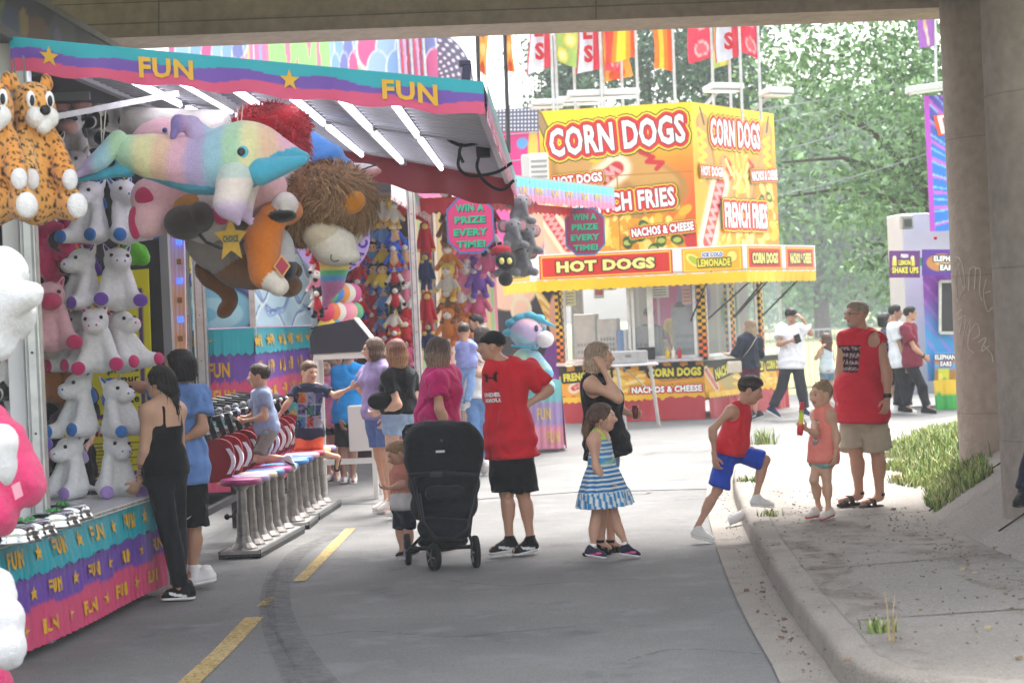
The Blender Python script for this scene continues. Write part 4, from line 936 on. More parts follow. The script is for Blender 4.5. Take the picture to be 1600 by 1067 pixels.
# ================================================================ CORN DOG STAND
YL,RD,DK='#f7c317','#d4252b','#241a10'
cd=thing('corn_dog_stand','yellow corn dog stand with big CORN DOGS boards, serving windows and red skirt','food stand',(3.6,36.6,-.006))
def pxat(px,Y,py=450):  # X on the vertical line through a pixel at depth Y
    return (px-800-ROLL*(py-502))*Y/F
fd=V3(-math.cos(math.radians(10)),math.sin(math.radians(10)),0); sd_=V3(math.sin(math.radians(33)),math.cos(math.radians(33)),0)
nf=V3(fd[1],-fd[0],0)*-1; nf=nf if nf[1]<0 else -nf; ns=V3(sd_[1],-sd_[0],0)
Cc=V3(pxat(1079,35,160),35,0)                 # upper boards' near corner
FL,SL=2.72,3.35
Lc=Cc+fd*FL; Rc=Cc+sd_*SL
zt,zb=5.59,3.0
up=V3(0,0,1)
qf=[Lc+up*zb,Cc+up*zb,Cc+up*zt,Lc+up*zt]; qs=[Cc+up*zb,Rc+up*zb,Rc+up*zt,Cc+up*zt]
def nachos(c,U,V,cu,cv,ru,rv,seed,asp=1.):
    r=random.Random(seed)
    for k in range(46):
        a,q=r.uniform(0,6.28),math.sqrt(r.random()); x,y=cu+ru*q*math.cos(a),cv+rv*q*math.sin(a)
        c=pell(c,U,V,x,y,.05,.028,r.choice(['#f2b52a','#e39a1c','#f7cf4a','#d98a18','#fadf78']),rot=r.uniform(0,3),asp=asp)
    for k in range(5):
        a=r.uniform(0,6.28); x,y=cu+ru*.7*math.cos(a),cv+rv*.7*math.sin(a); c=pell(c,U,V,x,y,.045,.032,'#3d5a1a',rot=r.uniform(0,3),asp=asp); c=pell(c,U,V,x,y,.026,.018,'#b8c25a',asp=asp)
    return c
def fries(c,U,V,cu,cv,ru,rv,seed,w=.013):
    r=random.Random(seed)
    for k in range(44):
        x,y=cu+r.uniform(-ru,ru),cv+r.uniform(-rv,rv); a=r.uniform(.5,2.3); l=r.uniform(.06,.14)
        c=pline(c,U,V,[(x,y),(x+l*math.cos(a),y+l*math.sin(a))],w,r.choice(['#f6d05a','#eebb3a','#e0a12a','#fbe08a']))
    return c
def hotdog(c,U,V,x0,y0,x1,y1,w,asp=1.):
    c=pline(c,U,V,[(x0,y0),(x1,y1)],w*1.75,'#e0b070',asp); c=pline(c,U,V,[(x0,y0),(x1,y1)],w*1.5,'#f3e2c4',asp); c=pline(c,U,V,[(x0,y0),(x1,y1)],w*.8,'#c8302e',asp)
    n=14; z=[]; L=math.hypot(x1-x0,y1-y0); nx,ny=-(y1-y0)/L,(x1-x0)/L
    for k in range(n+1): t=k/n; s=w*.5*(1 if k%2 else -1); z.append((x0+(x1-x0)*t+nx*s/asp,y0+(y1-y0)*t+ny*s))
    return pline(c,U,V,z,w*.2,'#f2a0a0',asp)
def corn(c,U,V,x0,y0,x1,y1,w,asp=1.):
    c=pline(c,U,V,[(x0,y0),(x1,y1)],w,'#b9853c',asp); c=pline(c,U,V,[(x0+.01,y0+.02),(x1-.02,y1+.02)],w*.72,'#cf9c50',asp); return c
def bgrad(U,V,side=0.):
    c=mixc(np.tile(C('#f4a51c'),(len(U),1)),C('#fbd51e'),smooth(.55,.95,V)); return mixc(c,C('#e2571f'),smooth(.9,.3,V)*smooth(.35 if not side else .0,1.,U)*(.9 if not side else .45))
def front_art(U,V):
    c=bgrad(U,V)
    c=pline(c,U,V,[(-.02,1.0),(.12,.72)],.012,'#caa070'); c=pline(c,U,V,[(.0,.97),(.16,.55)],.03,'#3a3026'); c=pline(c,U,V,[(.0,.97),(.16,.55)],.022,'#a8855a')
    c=corn(c,U,V,.2,.6,.62,.34,.145); c=corn(c,U,V,.55,.6,.82,.42,.14); c=pline(c,U,V,[(.32,.66),(.42,.62),(.36,.6),(.47,.58),(.42,.63)],.02,'#f2c52a')
    c=pline(c,U,V,[(.66,.68),(.74,.64),(.7,.61),(.8,.6),(.76,.56)],.016,'#c8202c')
    c=hotdog(c,U,V,.22,.38,.5,.58,.06); c=fries(c,U,V,.36,.12,.26,.13,3); c=pell(c,U,V,.03,.1,.12,.16,'#f0c0a8'); c=pell(c,U,V,.1,.22,.1,.1,'#d8584a'); c=hotdog(c,U,V,.02,.3,.16,.06,.045)
    c=nachos(c,U,V,.8,.16,.2,.15,5); c=nachos(c,U,V,.66,.06,.16,.07,6); c=pline(c,U,V,[(0,.53),(1,.53)],.004,'#b87a2a'); c=pline(c,U,V,[(.5,0),(.5,.53)],.003,'#b87a2a'); return pell(c,U,V,.97,.06,.05,.06,'#c8302e')
def side_art(U,V):
    c=bgrad(U,V,1.)
    c=corn(c,U,V,.12,.86,.2,.5,.075); c=corn(c,U,V,.9,.86,.84,.5,.075); c=pline(c,U,V,[(.1,.97),(.14,.86)],.01,'#5a4630'); c=pline(c,U,V,[(.93,.97),(.9,.86)],.01,'#5a4630')
    for s in (0,1): 
        z=[((.1 if not s else .9)+(.05 if k%2 else -.03)*(1 if not s else -1),.82-.035*k) for k in range(11)]; c=pline(c,U,V,z,.014,'#f7cf2a')
    c=corn(c,U,V,.36,.6,.44,.3,.06); c=corn(c,U,V,.72,.6,.62,.3,.06)
    for s in (.4,.68): c=pline(c,U,V,[(s-.03,.64),(s+.03,.6),(s-.02,.56),(s+.04,.52),(s,.48)],.013,'#c8202c')
    c=fries(c,U,V,.54,.5,.1,.12,8); c=fries(c,U,V,.5,.1,.36,.12,9); c=hotdog(c,U,V,.12,.05,.3,.46,.065); return nachos(c,U,V,.86,.24,.14,.22,10)
LAY=lambda s=1.: [('#1d2a16',.05*s),('#f5e02a',.042*s),('#d42026',.03*s),('#5a0f10',.006*s),('#fdfdfb',0)]
sb=painted(qf,230,210,front_art).build('front_board',M_PRINT,cd)
g=Geo(); f=on_quad(qf); A_=FL/2.59
outlined(g,'CORN DOGS',f,.065,.70,.955,.90,LAY(.95),A_,.055,bold=.035); outlined(g,'HOT DOGS',f,.085,.485,.405,.55,LAY(.42),A_,.06,off=.03,bold=.045); outlined(g,'FRENCH FRIES',f,.2,.285,.87,.415,LAY(.62),A_,.05,off=.03,bold=.035); outlined(g,'NACHOS & CHEESE',f,.58,.115,.985,.175,LAY(.42),A_,.07,off=.03,bold=.045)
g.build('lettering',M_PRINT,sb)
ss=painted(qs,180,190,side_art).build('side_board',M_PRINT,cd)
g=Geo(); f=on_quad(qs); A_=SL/2.59
outlined(g,'CORN DOGS',f,.2,.72,.8,.91,LAY(.75),A_,off=.006,bold=.035); outlined(g,'HOT DOGS',f,.06,.5,.31,.57,LAY(.4),A_,off=.03,bold=.045); outlined(g,'NACHOS & CHEESE',f,.66,.5,.985,.575,LAY(.4),A_,.06,off=.03,bold=.045); outlined(g,'FRENCH FRIES',f,.3,.15,.82,.33,LAY(.7),A_,off=.05,bold=.035)
g.build('lettering',M_PRINT,ss)
Bk=Lc+sd_*SL
g=Geo(); g.prism([Lc+up*(zb-.02)+(.03,.06,0),Cc+up*(zb-.02)+(-.03,.06,0),Rc+up*(zb-.02)+(-.05,0,0),Bk+up*(zb-.02)],up*.1,'#d9d7d2'); g.prism([Lc+(.05,.07,zt-.12),Cc+(-.05,.08,zt-.12),Rc+(-.06,0,zt-.12),Bk+up*(zt-.12)],up*.06,'#c9c7c2'); g.build('roof',M_PAINT,cd)
# serving level
Cf=V3(pxat(1165,34.5,410),34.5,0); fz0,fz1=2.56,3.03
fl=Cf+fd*3.68; sr=Cf+sd_*2.9; ll=fl+V3(-.6,1.6,0)
def fascia(a,b,labels):
    q=[a+up*fz0,b+up*fz0,b+up*fz1,a+up*fz1]; L=np.linalg.norm(b-a)
    o=painted(q,2,2,lambda U,V: np.tile(C('#efece6'),(len(U),1)),.08).build('fascia',M_PAINT,cd)
    for txt,u0,u1,bgc,kind in labels:
        n=nrm(np.cross(b-a,up))
        w=[bil(q,u0,.06)+n*.004,bil(q,u1,.06)+n*.004,bil(q,u1,.94)+n*.004,bil(q,u0,.94)+n*.004]
        def pan(U,V,bgc=bgc,asp=(u1-u0)*L/.47):
            e=np.minimum(np.minimum(U,1-U)*asp,np.minimum(V,1-V)); c=np.tile(C('#d42a2a' if kind!='lem' else '#e8862a'),(len(U),1))
            c=np.where((e>.045)[:,None],C('#f6d53a'),c); c=np.where((e>.1)[:,None],C(bgc),c)
            if kind=='lem': c=pell(c,U,V,.2,.5,.1,.3,'#f4e87a',rot=.3); c=pell(c,U,V,.2,.5,.07,.22,'#b9c03a',rot=.3); c=pell(c,U,V,.83,.6,.1,.28,'#f0a030'); c=pell(c,U,V,.83,.6,.08,.22,'#fbe27a')
            return c
        p=painted(w,120,40,pan,.01).build('name_panel',M_PRINT,o); ff=on_quad(w); g=Geo()
        if kind=='lem':
            outlined(g,'ICE COLD',ff,.34,.62,.68,.8,[('#ffffff',.03),('#2a5ab0',0)],3,off=.006,bold=.06); outlined(g,'LEMONADE',ff,.26,.2,.8,.54,[('#3a5a1a',.05),('#f7e04a',0)],3,off=.006,bold=.05)
        else: outlined(g,txt,ff,.13,.25,.87,.74,[('#1a0c08',.05),('#f9e68a',0)],(u1-u0)*L/.47,off=.006,bold=.06)
        g.build('lettering',M_PRINT,p)
fascia(fl,Cf,[('HOT DOGS',.015,.655,'#d8281f','hd'),('LEM',.70,.985,'#f5b52a','lem')])
fascia(Cf,sr,[('CORN DOGS',.02,.5,'#d8281f','hd'),('NACHOS & CHEESE',.56,.98,'#d8281f','hd')])
fascia(ll,fl,[('LEM',.1,.8,'#f5b52a','lem')])
for a,b in ((fl,Cf),(Cf,sr),(ll,fl)):
    f=drape(a,b,2.575,2.36,.006,.3,hang=.0); cloth('fascia_valance',f,[(1,YL,0,1,'')],cd,(120,6),zig=(.16,.13))
g=Geo(); g.sheet(np.array([[fl+up*2.58,Cf+up*2.58,sr+up*2.58],[Lc+up*2.9,Cc+up*2.9,Rc+up*2.9]]),'#d8d2c4',thick=(0,0,.04)); g.build('awning_panel',M_PAINT,cd)
# body: posts, counters, painted lower panels, windows
Bf=Cc+V3(.06,.35,0); Bl=V3(pxat(872,36,560),35.9,0); Br=Bf+sd_*3.3
fb=nrm(Bl-Bf); FLb=np.linalg.norm(Bl-Bf)
def checks(U,V):
    k=(np.floor(U*2)+np.floor(V*26))%2; return np.where((k>0)[:,None],C('#1c1a18'),mixc(np.tile(C('#f0c02a'),(len(U),1)),C('#ee6a2a'),smooth(.55,.1,V)))
def checker(p,along,w=.13,label='corner_post'):
    n=nrm(np.cross(along,up)); a=p-along*w/2+n*.03; b=p+along*w/2+n*.03; q=[a+up*1.05,b+up*1.05,b+up*2.62,a+up*2.62]
    painted(q,31,131,checks,.12).build(label,M_PRINT,cd)
checker(Bl+(.05,0,0),-fb); checker(Bf,-fb,.15); checker(Bf+sd_*1.15,sd_,.16); checker(Bf+sd_*2.35,sd_,.13)
def lower(a,b,arts,label):
    q=[a+up*.36,b+up*.36,b+up*1.02,a+up*1.02]; n=nrm(np.cross(b-a,up))
    o=painted(q,150,50,arts,.05).build('lower_panel',M_PRINT,cd); return o,on_quad(q)
def la(U,V):
    c=np.tile(C('#eda32a'),(len(U),1)); c=np.where(((V>.75)&(np.floor(U*18)%2==0))[:,None],C('#1c1a18'),c); c=hotdog(c,U,V,.1,.4,.3,.75,.09,3.4); c=fries(c,U,V,.42,.5,.14,.25,21,.03); c=corn(c,U,V,.72,.62,.92,.7,.14,3.4); c=pline(c,U,V,[(.7,.6),(.8,.72),(.86,.6),(.95,.75)],.03,'#c8202c',3.4); c=nachos(c,U,V,.7,.2,.25,.14,22,3.4); c=np.where((V<.12)[:,None],C('#f3cb35'),c)
    for k in range(16): c=pell(c,U,V,.03+k*.065,.13,.02,.06,'#b81e24',asp=3.4)
    return c
o,f=lower(Bl,Bf,la,''); g=Geo(); outlined(g,'FRENCH FRIES',f,.03,.62,.36,.84,[('#14100c',.06),('#f3e84a',0)],3.4,.06,bold=.06); outlined(g,'CORN DOGS',f,.62,.62,.98,.86,[('#14100c',.06),('#f3e84a',0)],3.4,bold=.06); outlined(g,'NACHOS & CHEESE',f,.5,.2,.98,.38,LAY(1.3),3.4,off=.02,bold=.05); outlined(g,'HOT DOGS',f,.16,.2,.38,.36,LAY(1.3),3.4,off=.02,bold=.05); g.build('lettering',M_PRINT,o)
def lb(U,V):
    c=np.tile(C('#efae2e'),(len(U),1)); c=np.where(((V>.8))[:,None],C('#1f1a16'),c); c=hotdog(c,U,V,.02,.75,.14,.25,.07,4.); c=pell(c,U,V,.3,.45,.12,.3,'#c9b06a',asp=4.); c=fries(c,U,V,.52,.4,.12,.28,31,.035); c=fries(c,U,V,.8,.35,.14,.28,32,.035); c=pell(c,U,V,.94,.5,.05,.3,'#d86a2a',asp=4.); return np.where((V<.1)[:,None],C('#f3cb35'),c)
o,f=lower(Bf,Br,lb,''); g=Geo(); outlined(g,'NACHOS',f,.12,.55,.34,.85,[('#14100c',.06),('#f3e84a',0)],4.,.2,bold=.06); outlined(g,'FRENCH FRIES',f,.42,.6,.72,.86,[('#14100c',.06),('#f3e84a',0)],4.,bold=.06); outlined(g,'CORN DOGS',f,.76,.6,.99,.86,[('#14100c',.06),('#f3e84a',0)],4.,bold=.06); g.build('lettering',M_PRINT,o)
for a,b in ((Bl,Bf),(Bf,Br)):
    n=nrm(np.cross(b-a,up)); f=drape(a+n*.06,b+n*.06,.42,.0,.018,.55,hang=.02,seed=3); cloth('skirt',f,[(1,'#b3303c',0,1,'')],cd,(140,10))
    f=drape(a+n*.07,b+n*.07,.47,.35,.006,.3); cloth('skirt_trim',f,[(1,'#f0bf30',0,1,'')],cd,(120,5),zig=(.3,.12))
    g=Geo(); g.prism([a+n*.22+up*1.04,b+n*.22+up*1.04,b-n*.2+up*1.04,a-n*.2+up*1.04],up*.05,'#cfd0d2'); g.build('counter',M_METAL,cd)
def window(a,b,us):
    n=nrm(np.cross(b-a,up)); 
    for u0,u1 in us:
        p,q=a+(b-a)*u0,a+(b-a)*u1; g=Geo()
        for z in (1.12,2.58): g.bar(p+up*z,q+up*z,.05,.05,'#dfe0e0')
        for s in (p,q): g.bar(s+up*1.1,s+up*2.6,.045,.05,'#dfe0e0')
        o=g.build('window',M_METAL,cd); g=Geo(); g.frame((p+q)/2+up*1.85,(q-p)/2,n*.004,up*.72); g.build('pane',M_GLASS,o)
window(Bl,Bf,[(.06,.5),(.53,.64),(.66,.95)]); window(Bf,Br,[(.05,.32),(.38,.66),(.74,.98)])
# interior
Bb=Bl+sd_*2.6; Bbr=Br-V3(.6,-.3,0)
def inw(U,V):
    c=np.tile(C('#c9c6c0'),(len(U),1)); c=pell(c,U,V,.4,.62,.2,.3,'#d0509a',rot=.3); c=pell(c,U,V,.55,.7,.14,.2,'#9a7fc0'); c=np.where((V<.4)[:,None],C('#b9bab8'),c); c=pell(c,U,V,.85,.6,.08,.2,'#7fa070'); return np.where((np.abs(U*6%1-.5)<.04)[:,None],C('#e2e2e0'),c)
painted([Bb+up*.3,Bbr+up*.3,Bbr+up*2.9,Bb+up*2.9],60,40,inw).build('inner_wall',M_PRINT,cd)
g=Geo(); g.prism([Bl+up*.3+(.1,.3,0),Bf+up*.3+(-.2,.3,0),Br+up*.3+(-.3,0,0),Bb+up*.3],up*.05,'#77777a'); g.build('floor',M_PAINT,cd)
def gear(u,w,z0,z1,c,back=.55,nm='fryer_cabinet',m=M_METAL,detail=True):
    n=nrm(np.cross(Bf-Bl,up)); p=Bl+(Bf-Bl)*u-n*back; e=-fb; g=Geo(); g.frame(p+up*(z0+z1)/2,e*w/2,n*.22,up*(z1-z0)/2,c,.015)
    o=g.build(nm,m,cd)
    if detail:
        g=Geo()
        for i in range(5):
            for j in range(4): g.frame(p+n*.225+e*(i-2)*w*.15+up*(z0+.1+(z1-z0)*.5*j/4),e*w*.05,n*.006,up*.03,'#7d7f80')
        g.build('vent',M_METAL,o)
gear(.17,.4,.9,1.95,'#b9b9b6'); gear(.33,.36,1.1,1.85,'#c5c5c2',.5,'warmer'); gear(.6,.5,1.0,1.68,'#9fa1a2',.35,'drink_machine'); gear(.86,.42,1.0,2.0,'#97999a',.5)
for u,c in ((.43,'#3f7fd0'),(.47,'#e6e8ea')):
    n=nrm(np.cross(Bf-Bl,up)); p=Bl+(Bf-Bl)*u-n*.15; g=Geo(); g.lathe(p,[(.05,1.1),(.06,1.62),(.06,1.64)],12,c); g.build('cup_stack',M_PLAST,cd)
g=Geo(); n=nrm(np.cross(Bf-Bl,up)); p=Bl+(Bf-Bl)*.3; g.frame(p+up*2.38-n*.05,-fb*.09,n*.006,up*.16,'#e9ecf2'); g.frame(p+up*2.33-n*.04,-fb*.07,n*.006,up*.05,'#d84a4a'); g.build('notice',M_PRINT,cd)
for u,c in ((.2,'#c9202a'),(.24,'#e8c22a'),(.5,'#c9202a'),(.76,'#e8c22a'),(.8,'#f0ece2'),(.84,'#c9202a')):
    g=Geo(); g.lathe(Bl+(Bf-Bl)*u+n*.08,[(.035,1.09),(.036,1.22),(.012,1.25),(.006,1.3)],10,c); g.build('squeeze_bottle',M_PLAST,cd)
for u,z,w_,h_,c in ((.1,2.25,.1,.14,'#f2e9a0'),(.72,2.3,.16,.12,'#f0f0ea'),(.9,2.2,.08,.16,'#e8b0a0'),(.38,2.42,.12,.06,'#d8e4ee')):
    g=Geo(); p=Bl+(Bf-Bl)*u-n*.03; g.frame(p+up*z,-fb*w_,n*.004,up*h_,c)
    for k in range(4): g.frame(p+up*(z+h_*.6-k*h_*.4)+n*.005,-fb*w_*.7,n*.001,up*.008,'#5a5550')
    g.build('menu_sheet',M_PRINT,cd)
g=Geo(); p=Bl+(Bf-Bl)*.62+n*.1; g.frame(p+up*1.2,-fb*.14,n*.06,up*.11,'#26262a',.01); g.build('till',M_PLAST,cd)
g=Geo()
for a,b,w in ((Bf+sd_*.2,sr-sd_*2.2,0),(Bf+sd_*1.2,Cf+sd_*1.1,0),(Bf+sd_*1.25,Cf+sd_*1.3,0),(Bf+sd_*2.4,Cf+sd_*2.6,0),(Bl+fb*-.1,fl-fd*.35,0),(Bf+fb*.2,Cf+fd*.6,0)):
    g.tube([a+up*1.75,b+up*2.6],.016,6,'#2b2b2e')
g.build('strut',M_PAINT,cd)
# ---- lights and air conditioners on the roof (each a part)
def flood(p,yaw,w=.5):
    c,s=math.cos(yaw),math.sin(yaw); ex=V3(c,s,0); ey=V3(-s,c,0); g=Geo()
    g.frame(p,ex*w,ey*.16-up*.03,up*.055+ey*.01,'#d5d7d8',.02); g.frame(p-up*.062,ex*w*.9,ey*.13,up*.008,'#f5f5f2'); g.bar(p+ey*.1,p+ey*.6-up*.25,.05,.05,'#aeb0b2'); g.build('floodlight',M_PAINT,cd)
for px,py,d,y,w in ((942,148,36.2,.05,.66),(855,163,36.5,.1,.3),(1130,138,36,.5,.36),(1212,145,36.4,.6,.3),(905,158,37.6,.05,.4)): flood(P(px,py,d),y,w)
g=Geo(); o=P(842,268,34.7); g.frame(o,(.17,0,0),(0,.2,0),(0,0,.3),'#e2e2e0',.04); g.frame(o+(-.2,0,.03),(.1,0,0),(0,.16,0),(0,0,.26),'#c9cac9',.03)  # white air conditioner box with louvres, no lamp
for k in range(5): g.frame(o+(0,-.205,-.2+.09*k),(.14,0,0),(0,.01,0),(0,0,.02),'#9a9b9b')
tag(g.build('air_conditioner',M_PAINT),'white boxed air conditioner unit standing at the left edge of the corn dog board','lamp')
# ---- flags
def flag(px,d,ytop,ybot,w,cols,pole_side,label,art=None,pc='#c9cacc',tilt=0.,pole_to=190):
    b=P(px,pole_to,d); t=thing('feather_flag',label,'flag',b,'feather flags on poles along the corn dog stand roof'); top=P(px-12,-110,d)
    g=Geo(); g.tube([b,b*.5+top*.5,top],.028 if pc!='#3b3a3c' else .04,8,pc); g.build('pole',M_METAL,t)
    a=P(px-4,ybot,d); zt_=top[2]; u,v=np.meshgrid(np.linspace(0,1,26),np.linspace(0,1,50),indexing='ij')
    x=a[0]+pole_side*w*u*(1-.0*v)+tilt*(1-v)*u; z=a[2]+(zt_-a[2])*v+pole_side*0+.18*u*(1-v)*np.sin(px)
    y=d+.07*np.sin(u*7+v*4+px)*u+.05*np.sin(v*11+px)*u
    x=x+.05*np.sin(v*8+px)*u
    U,Vv=u.ravel(),(v.ravel()*(zt_-a[2])); c=art(U,Vv) if art else None
    if c is None:
        k=len(cols); c=np.array([C(q) for q in cols])[np.clip((U*k).astype(int),0,k-1)]
    g=Geo(); g.sheet(np.stack((x,y,z),-1),c); o=g.build('flag_cloth',M_CLOTH,t,smooth=True); return t,o,(lambda uu,vv,h: np.stack((a[0]+pole_side*w*np.asarray(uu),np.full(np.shape(uu),d-.13-h),a[2]+np.asarray(vv)),-1))
def es(px,ybot,lbl):
    def art(U,V): return np.where((U<.3)[:,None],C('#d83a4a'),np.where((U>.92)[:,None],C('#d83a4a'),C('#d9dcec')))
    t,o,f=flag(px,36,50,ybot,.42,None,-1,lbl,art); g=Geo()
    for k,ch in enumerate('SESO'): lay_text(g,ch,lambda u,v,h: f(1-u,v,h),.3,.1+.42*k,.7,.42+.42*k,'#c0282e',.05,.0)
    g.build('lettering',M_CLOTH,o)
def lem(U,V):
    c=np.tile(C('#a9cc6a'),(len(U),1))
    for k in range(6): c=pell(c,U,V,.35+.3*(k%2),.15+.3*k,.25,.13,'#f3dc5a',asp=.5); c=pell(c,U,V,.35+.3*(k%2),.15+.3*k,.17,.09,'#fbf0a8',asp=.5)
    return c
def melon(U,V):
    c=np.tile(C('#e8455e'),(len(U),1))
    for k in range(4): c=pell(c,U,V,.4,.2+.5*k,.3,.14,'#f6c9c9',rot=.6,asp=.5); c=pell(c,U,V,.4,.2+.5*k,.24,.1,'#ef6a78',rot=.6,asp=.5)
    return c
def food(U,V):
    c=np.tile(C('#f2b04a'),(len(U),1))
    for k in range(5): c=pell(c,U,V,.5,.1+.35*k,.3,.12,['#d85a2a','#f5e08a','#8a5ab0'][k%3],rot=.5,asp=.5)
    return c
flag(752,37.5,0,110,.2,['#f2c27a','#f5dca0','#e8a04a'],1,'narrow orange flag on a dark pole, farthest left of the flags',food,'#3b3a3c',pole_to=240); flag(795,37.5,0,112,.18,['#e8a04a','#f2c86a'],1,'narrow orange flag on a dark pole beside the farthest left flag',food,'#3b3a3c',pole_to=240)
es(866,104,'white flag with red letters and red edge, left of the green lemon flag'); flag(872,36.4,0,95,.42,None,1,'green flag printed with yellow lemon slices',lem); es(942,108,'white flag with red letters and red edge, right of the green lemon flag')
flag(900,36.7,0,104,.3,None,-1,'red melon flag showing behind the green lemon flag',melon); flag(998,35.9,0,88,.52,['#e8552a','#f39a2a','#f7dc3a','#f7dc3a','#f08a2a','#e0452e'],-1,'wide red, orange and yellow striped flag hung straight'); flag(974,36.6,0,112,.3,None,-1,'red melon flag half hidden by the wide striped flag',melon); flag(945,36.8,0,130,.3,None,1,'orange food flag hanging lowest and twisted between the poles',food,tilt=.25)
flag(1056,35.6,0,112,.36,['#e8622a','#f3852a','#f7c83a','#f0802a'],-1,'narrow orange and yellow striped flag hanging alone'); flag(1116,36.2,0,90,.4,None,-1,'red melon flag with pale left edge, right of the lone striped flag',melon); flag(1143,36.8,0,101,.3,None,-1,'pale green lemon flag among the right-hand flags',lem); es(1160,88,'white flag with red letters among the flags above the side board'); flag(1189,36.4,0,94,.36,None,-1,'red melon flag at the right end of the flags',melon)
# ---- folding table with a silver case
tb=thing('folding_table','white folding table with thin metal legs in front of the corn dog stand','table',(*P(990,655,33.6)[:2],-.006))
x0,x1,y=P(955,575,33.6)[0],P(1027,575,33.6)[0],33.6; zt2=1.06
g=Geo(); g.box(((x0+x1)/2,y,zt2),(x1-x0,.6,.04),'#dddedf',.012); g.build('tabletop',M_PLAST,tb)
for x,dx in ((x0+.1,.1),(x1-.12,.1)):
    for yy in (-.24,.24): g=Geo(); g.tube([(x,y+yy,zt2-.02),(x+dx,y+yy*1.1,.0)],.016,6,'#c4c6c8'); g.build('leg',M_METAL,tb)
g=Geo(); g.tube([(x0+.2,y,zt2-.04),(x0+.62,y,.62)],.01,6,'#b5b7b9'); g.build('brace',M_METAL,tb)
g=Geo(); g.box((x0+.28,y,zt2+.13),(.66,.42,.21),'#b9bbbe',.015); g.frame((x0+.28,y-.215,zt2+.15),(.05,0,0),(0,.008,0),(0,0,.025),'#8a8c8f'); tag(g.build('metal_case',M_METAL),'silver metal case on the white folding table','case')
# ================================================================ PURPLE STAND ON THE RIGHT
ps=thing('elephant_ear_stand','purple and white elephant ear stand half hidden behind the concrete pillar','food stand',(7.6,35.5,-.006))
d=34.6; 
def q4(px0,px1,pyt,pyb,d0,d1=None): d1=d1 or d0; return [P(px0,pyb,d0),P(px1,pyb,d1),P(px1,pyt,d1),P(px0,pyt,d0)]
g=Geo(); a=P(1404,640,36); a[2]=0; b=P(1478,640,36); g.frame((P(1404,500,36)[0]+1.62,36.4,1.87),(1.6,0.25,0),(-.06,.4,0),(0,0,1.62),'#d5d8da',.02); g.build('body',M_PAINT,ps)
def rays(U,V):
    c=mixc(np.tile(C('#5a3fb8'),(len(U),1)),C('#2f7fe0'),smooth(1.,.5,V)); a=np.arctan2(V-.2,U-1.4); c=mixc(c,C('#d86ad8'),(np.sin(a*70)>.75)*.8); c=mixc(c,C('#8fd0f5'),(np.sin(a*93+1)>.9)*.8); c=np.where((U<.06)[:,None],C('#c04ad0'),c); c=np.where(((V<.38)&(U>.3))[:,None],C('#2a2430'),c); c=pell(c,U,V,.75,.42,.3,.05,'#d8a070')
    for k in range(5): c=pline(c,U,V,[(.35,.34-k*.05),(1.,.36-k*.05)],.012,'#c9c9cf')
    return c
q=[P(1454,362,34.8),P(1454,362,34.8)+(1.3,.4,0),P(1444,150,34.8)+(1.35,.4,0),P(1444,150,34.8)]
o=painted(q,60,110,rays).build('tall_board',M_PRINT,ps)
f=on_quad(q); w=[f(np.array(u),np.array(v),.01) for u,v in ((.16,.7),(.95,.78),(.95,.93),(.1,.85))]; g=Geo(); g.prism(w,(0,-.01,0),'#e8582a'); w2=[sum(w)/4+(p-sum(w)/4)*.88+(0,-.014,0) for p in w]; g.prism(w2,(0,-.004,0),'#f2f0f4'); lay_text(g,'F',on_quad([p+(0,-.006,0) for p in w2]),.08,.15,.24,.85,'#c83a6a',.06); g.build('name_panel',M_PRINT,o)
def lemp(U,V):
    c=np.tile(C('#6a2f80'),(len(U),1)); 
    for x in (.15,.75): c=pline(c,U,V,[(x,.2),(x,.62)],.07,'#f0d84a'); c=pell(c,U,V,x,.72,.06,.1,'#f7efb0'); c=pell(c,U,V,x,.3,.12,.16,'#e8c83a')
    return c
def ear(U,V): return pell(pell(np.tile(C('#5b2f9c'),(len(U),1)),U,V,.3,.5,.24,.34,'#c98a4a'),U,V,.34,.55,.15,.2,'#e8b878')
q=q4(1390,1437,392,434,34.2,34.4); o=painted(q,60,40,lemp).build('fascia',M_PRINT,ps); g=Geo(); f=on_quad(q)
outlined(g,'FRESH',f,.36,.74,.6,.88,[('#ffffff',0)],1.2,bold=.05); outlined(g,'LEMON',f,.28,.46,.68,.66,[('#3a1a50',.04),('#f3e45a',0)],1.2,bold=.05); outlined(g,'SHAKE UPS',f,.06,.16,.94,.4,[('#3a1a50',.04),('#f3e45a',0)],1.2,bold=.05); g.build('lettering',M_PRINT,o)
q=q4(1441,1540,390,431,34.4,34.7); o=painted(q,80,40,ear).build('fascia',M_PRINT,ps); g=Geo(); f=on_quad(q); outlined(g,'ELEPHANT',f,.17,.55,.62,.76,[('#2a1440',.04),('#ffffff',0)],2.5,bold=.05); outlined(g,'EARS',f,.27,.2,.52,.42,[('#2a1440',.04),('#ffffff',0)],2.5,bold=.05); g.build('lettering',M_PRINT,o)
f=drape(P(1394,434,34.3)*V3(1,1,0),P(1560,428,34.8)*V3(1,1,0),2.66,2.5,.01,.3); cloth('fascia_valance',f,[(1,'#35b84a',0,1,'')],ps,(100,6),zig=(.35,.16))
g=Geo(); g.box((P(1424,370,34.5)[0],34.9,3.3),(.2,.25,.24),'#9c9ea0',.02); g.box((P(1424,370,34.5)[0],34.76,3.28),(.13,.03,.14),'#5c5e60'); g.ell(P(1461,372,35.4),.035,'#b0303a',8); g.build('vent_box',M_METAL,ps)
q=q4(1452,1540,435,600,35.0,35.3); 
def lowp(U,V):
    c=mixc(np.tile(C('#8a3fb0'),(len(U),1)),C('#3f9fe0'),smooth(.75,.35,V)); c=mixc(c,C('#c07ae0'),(np.sin(U*30+V*40)>.85)*.6); return c
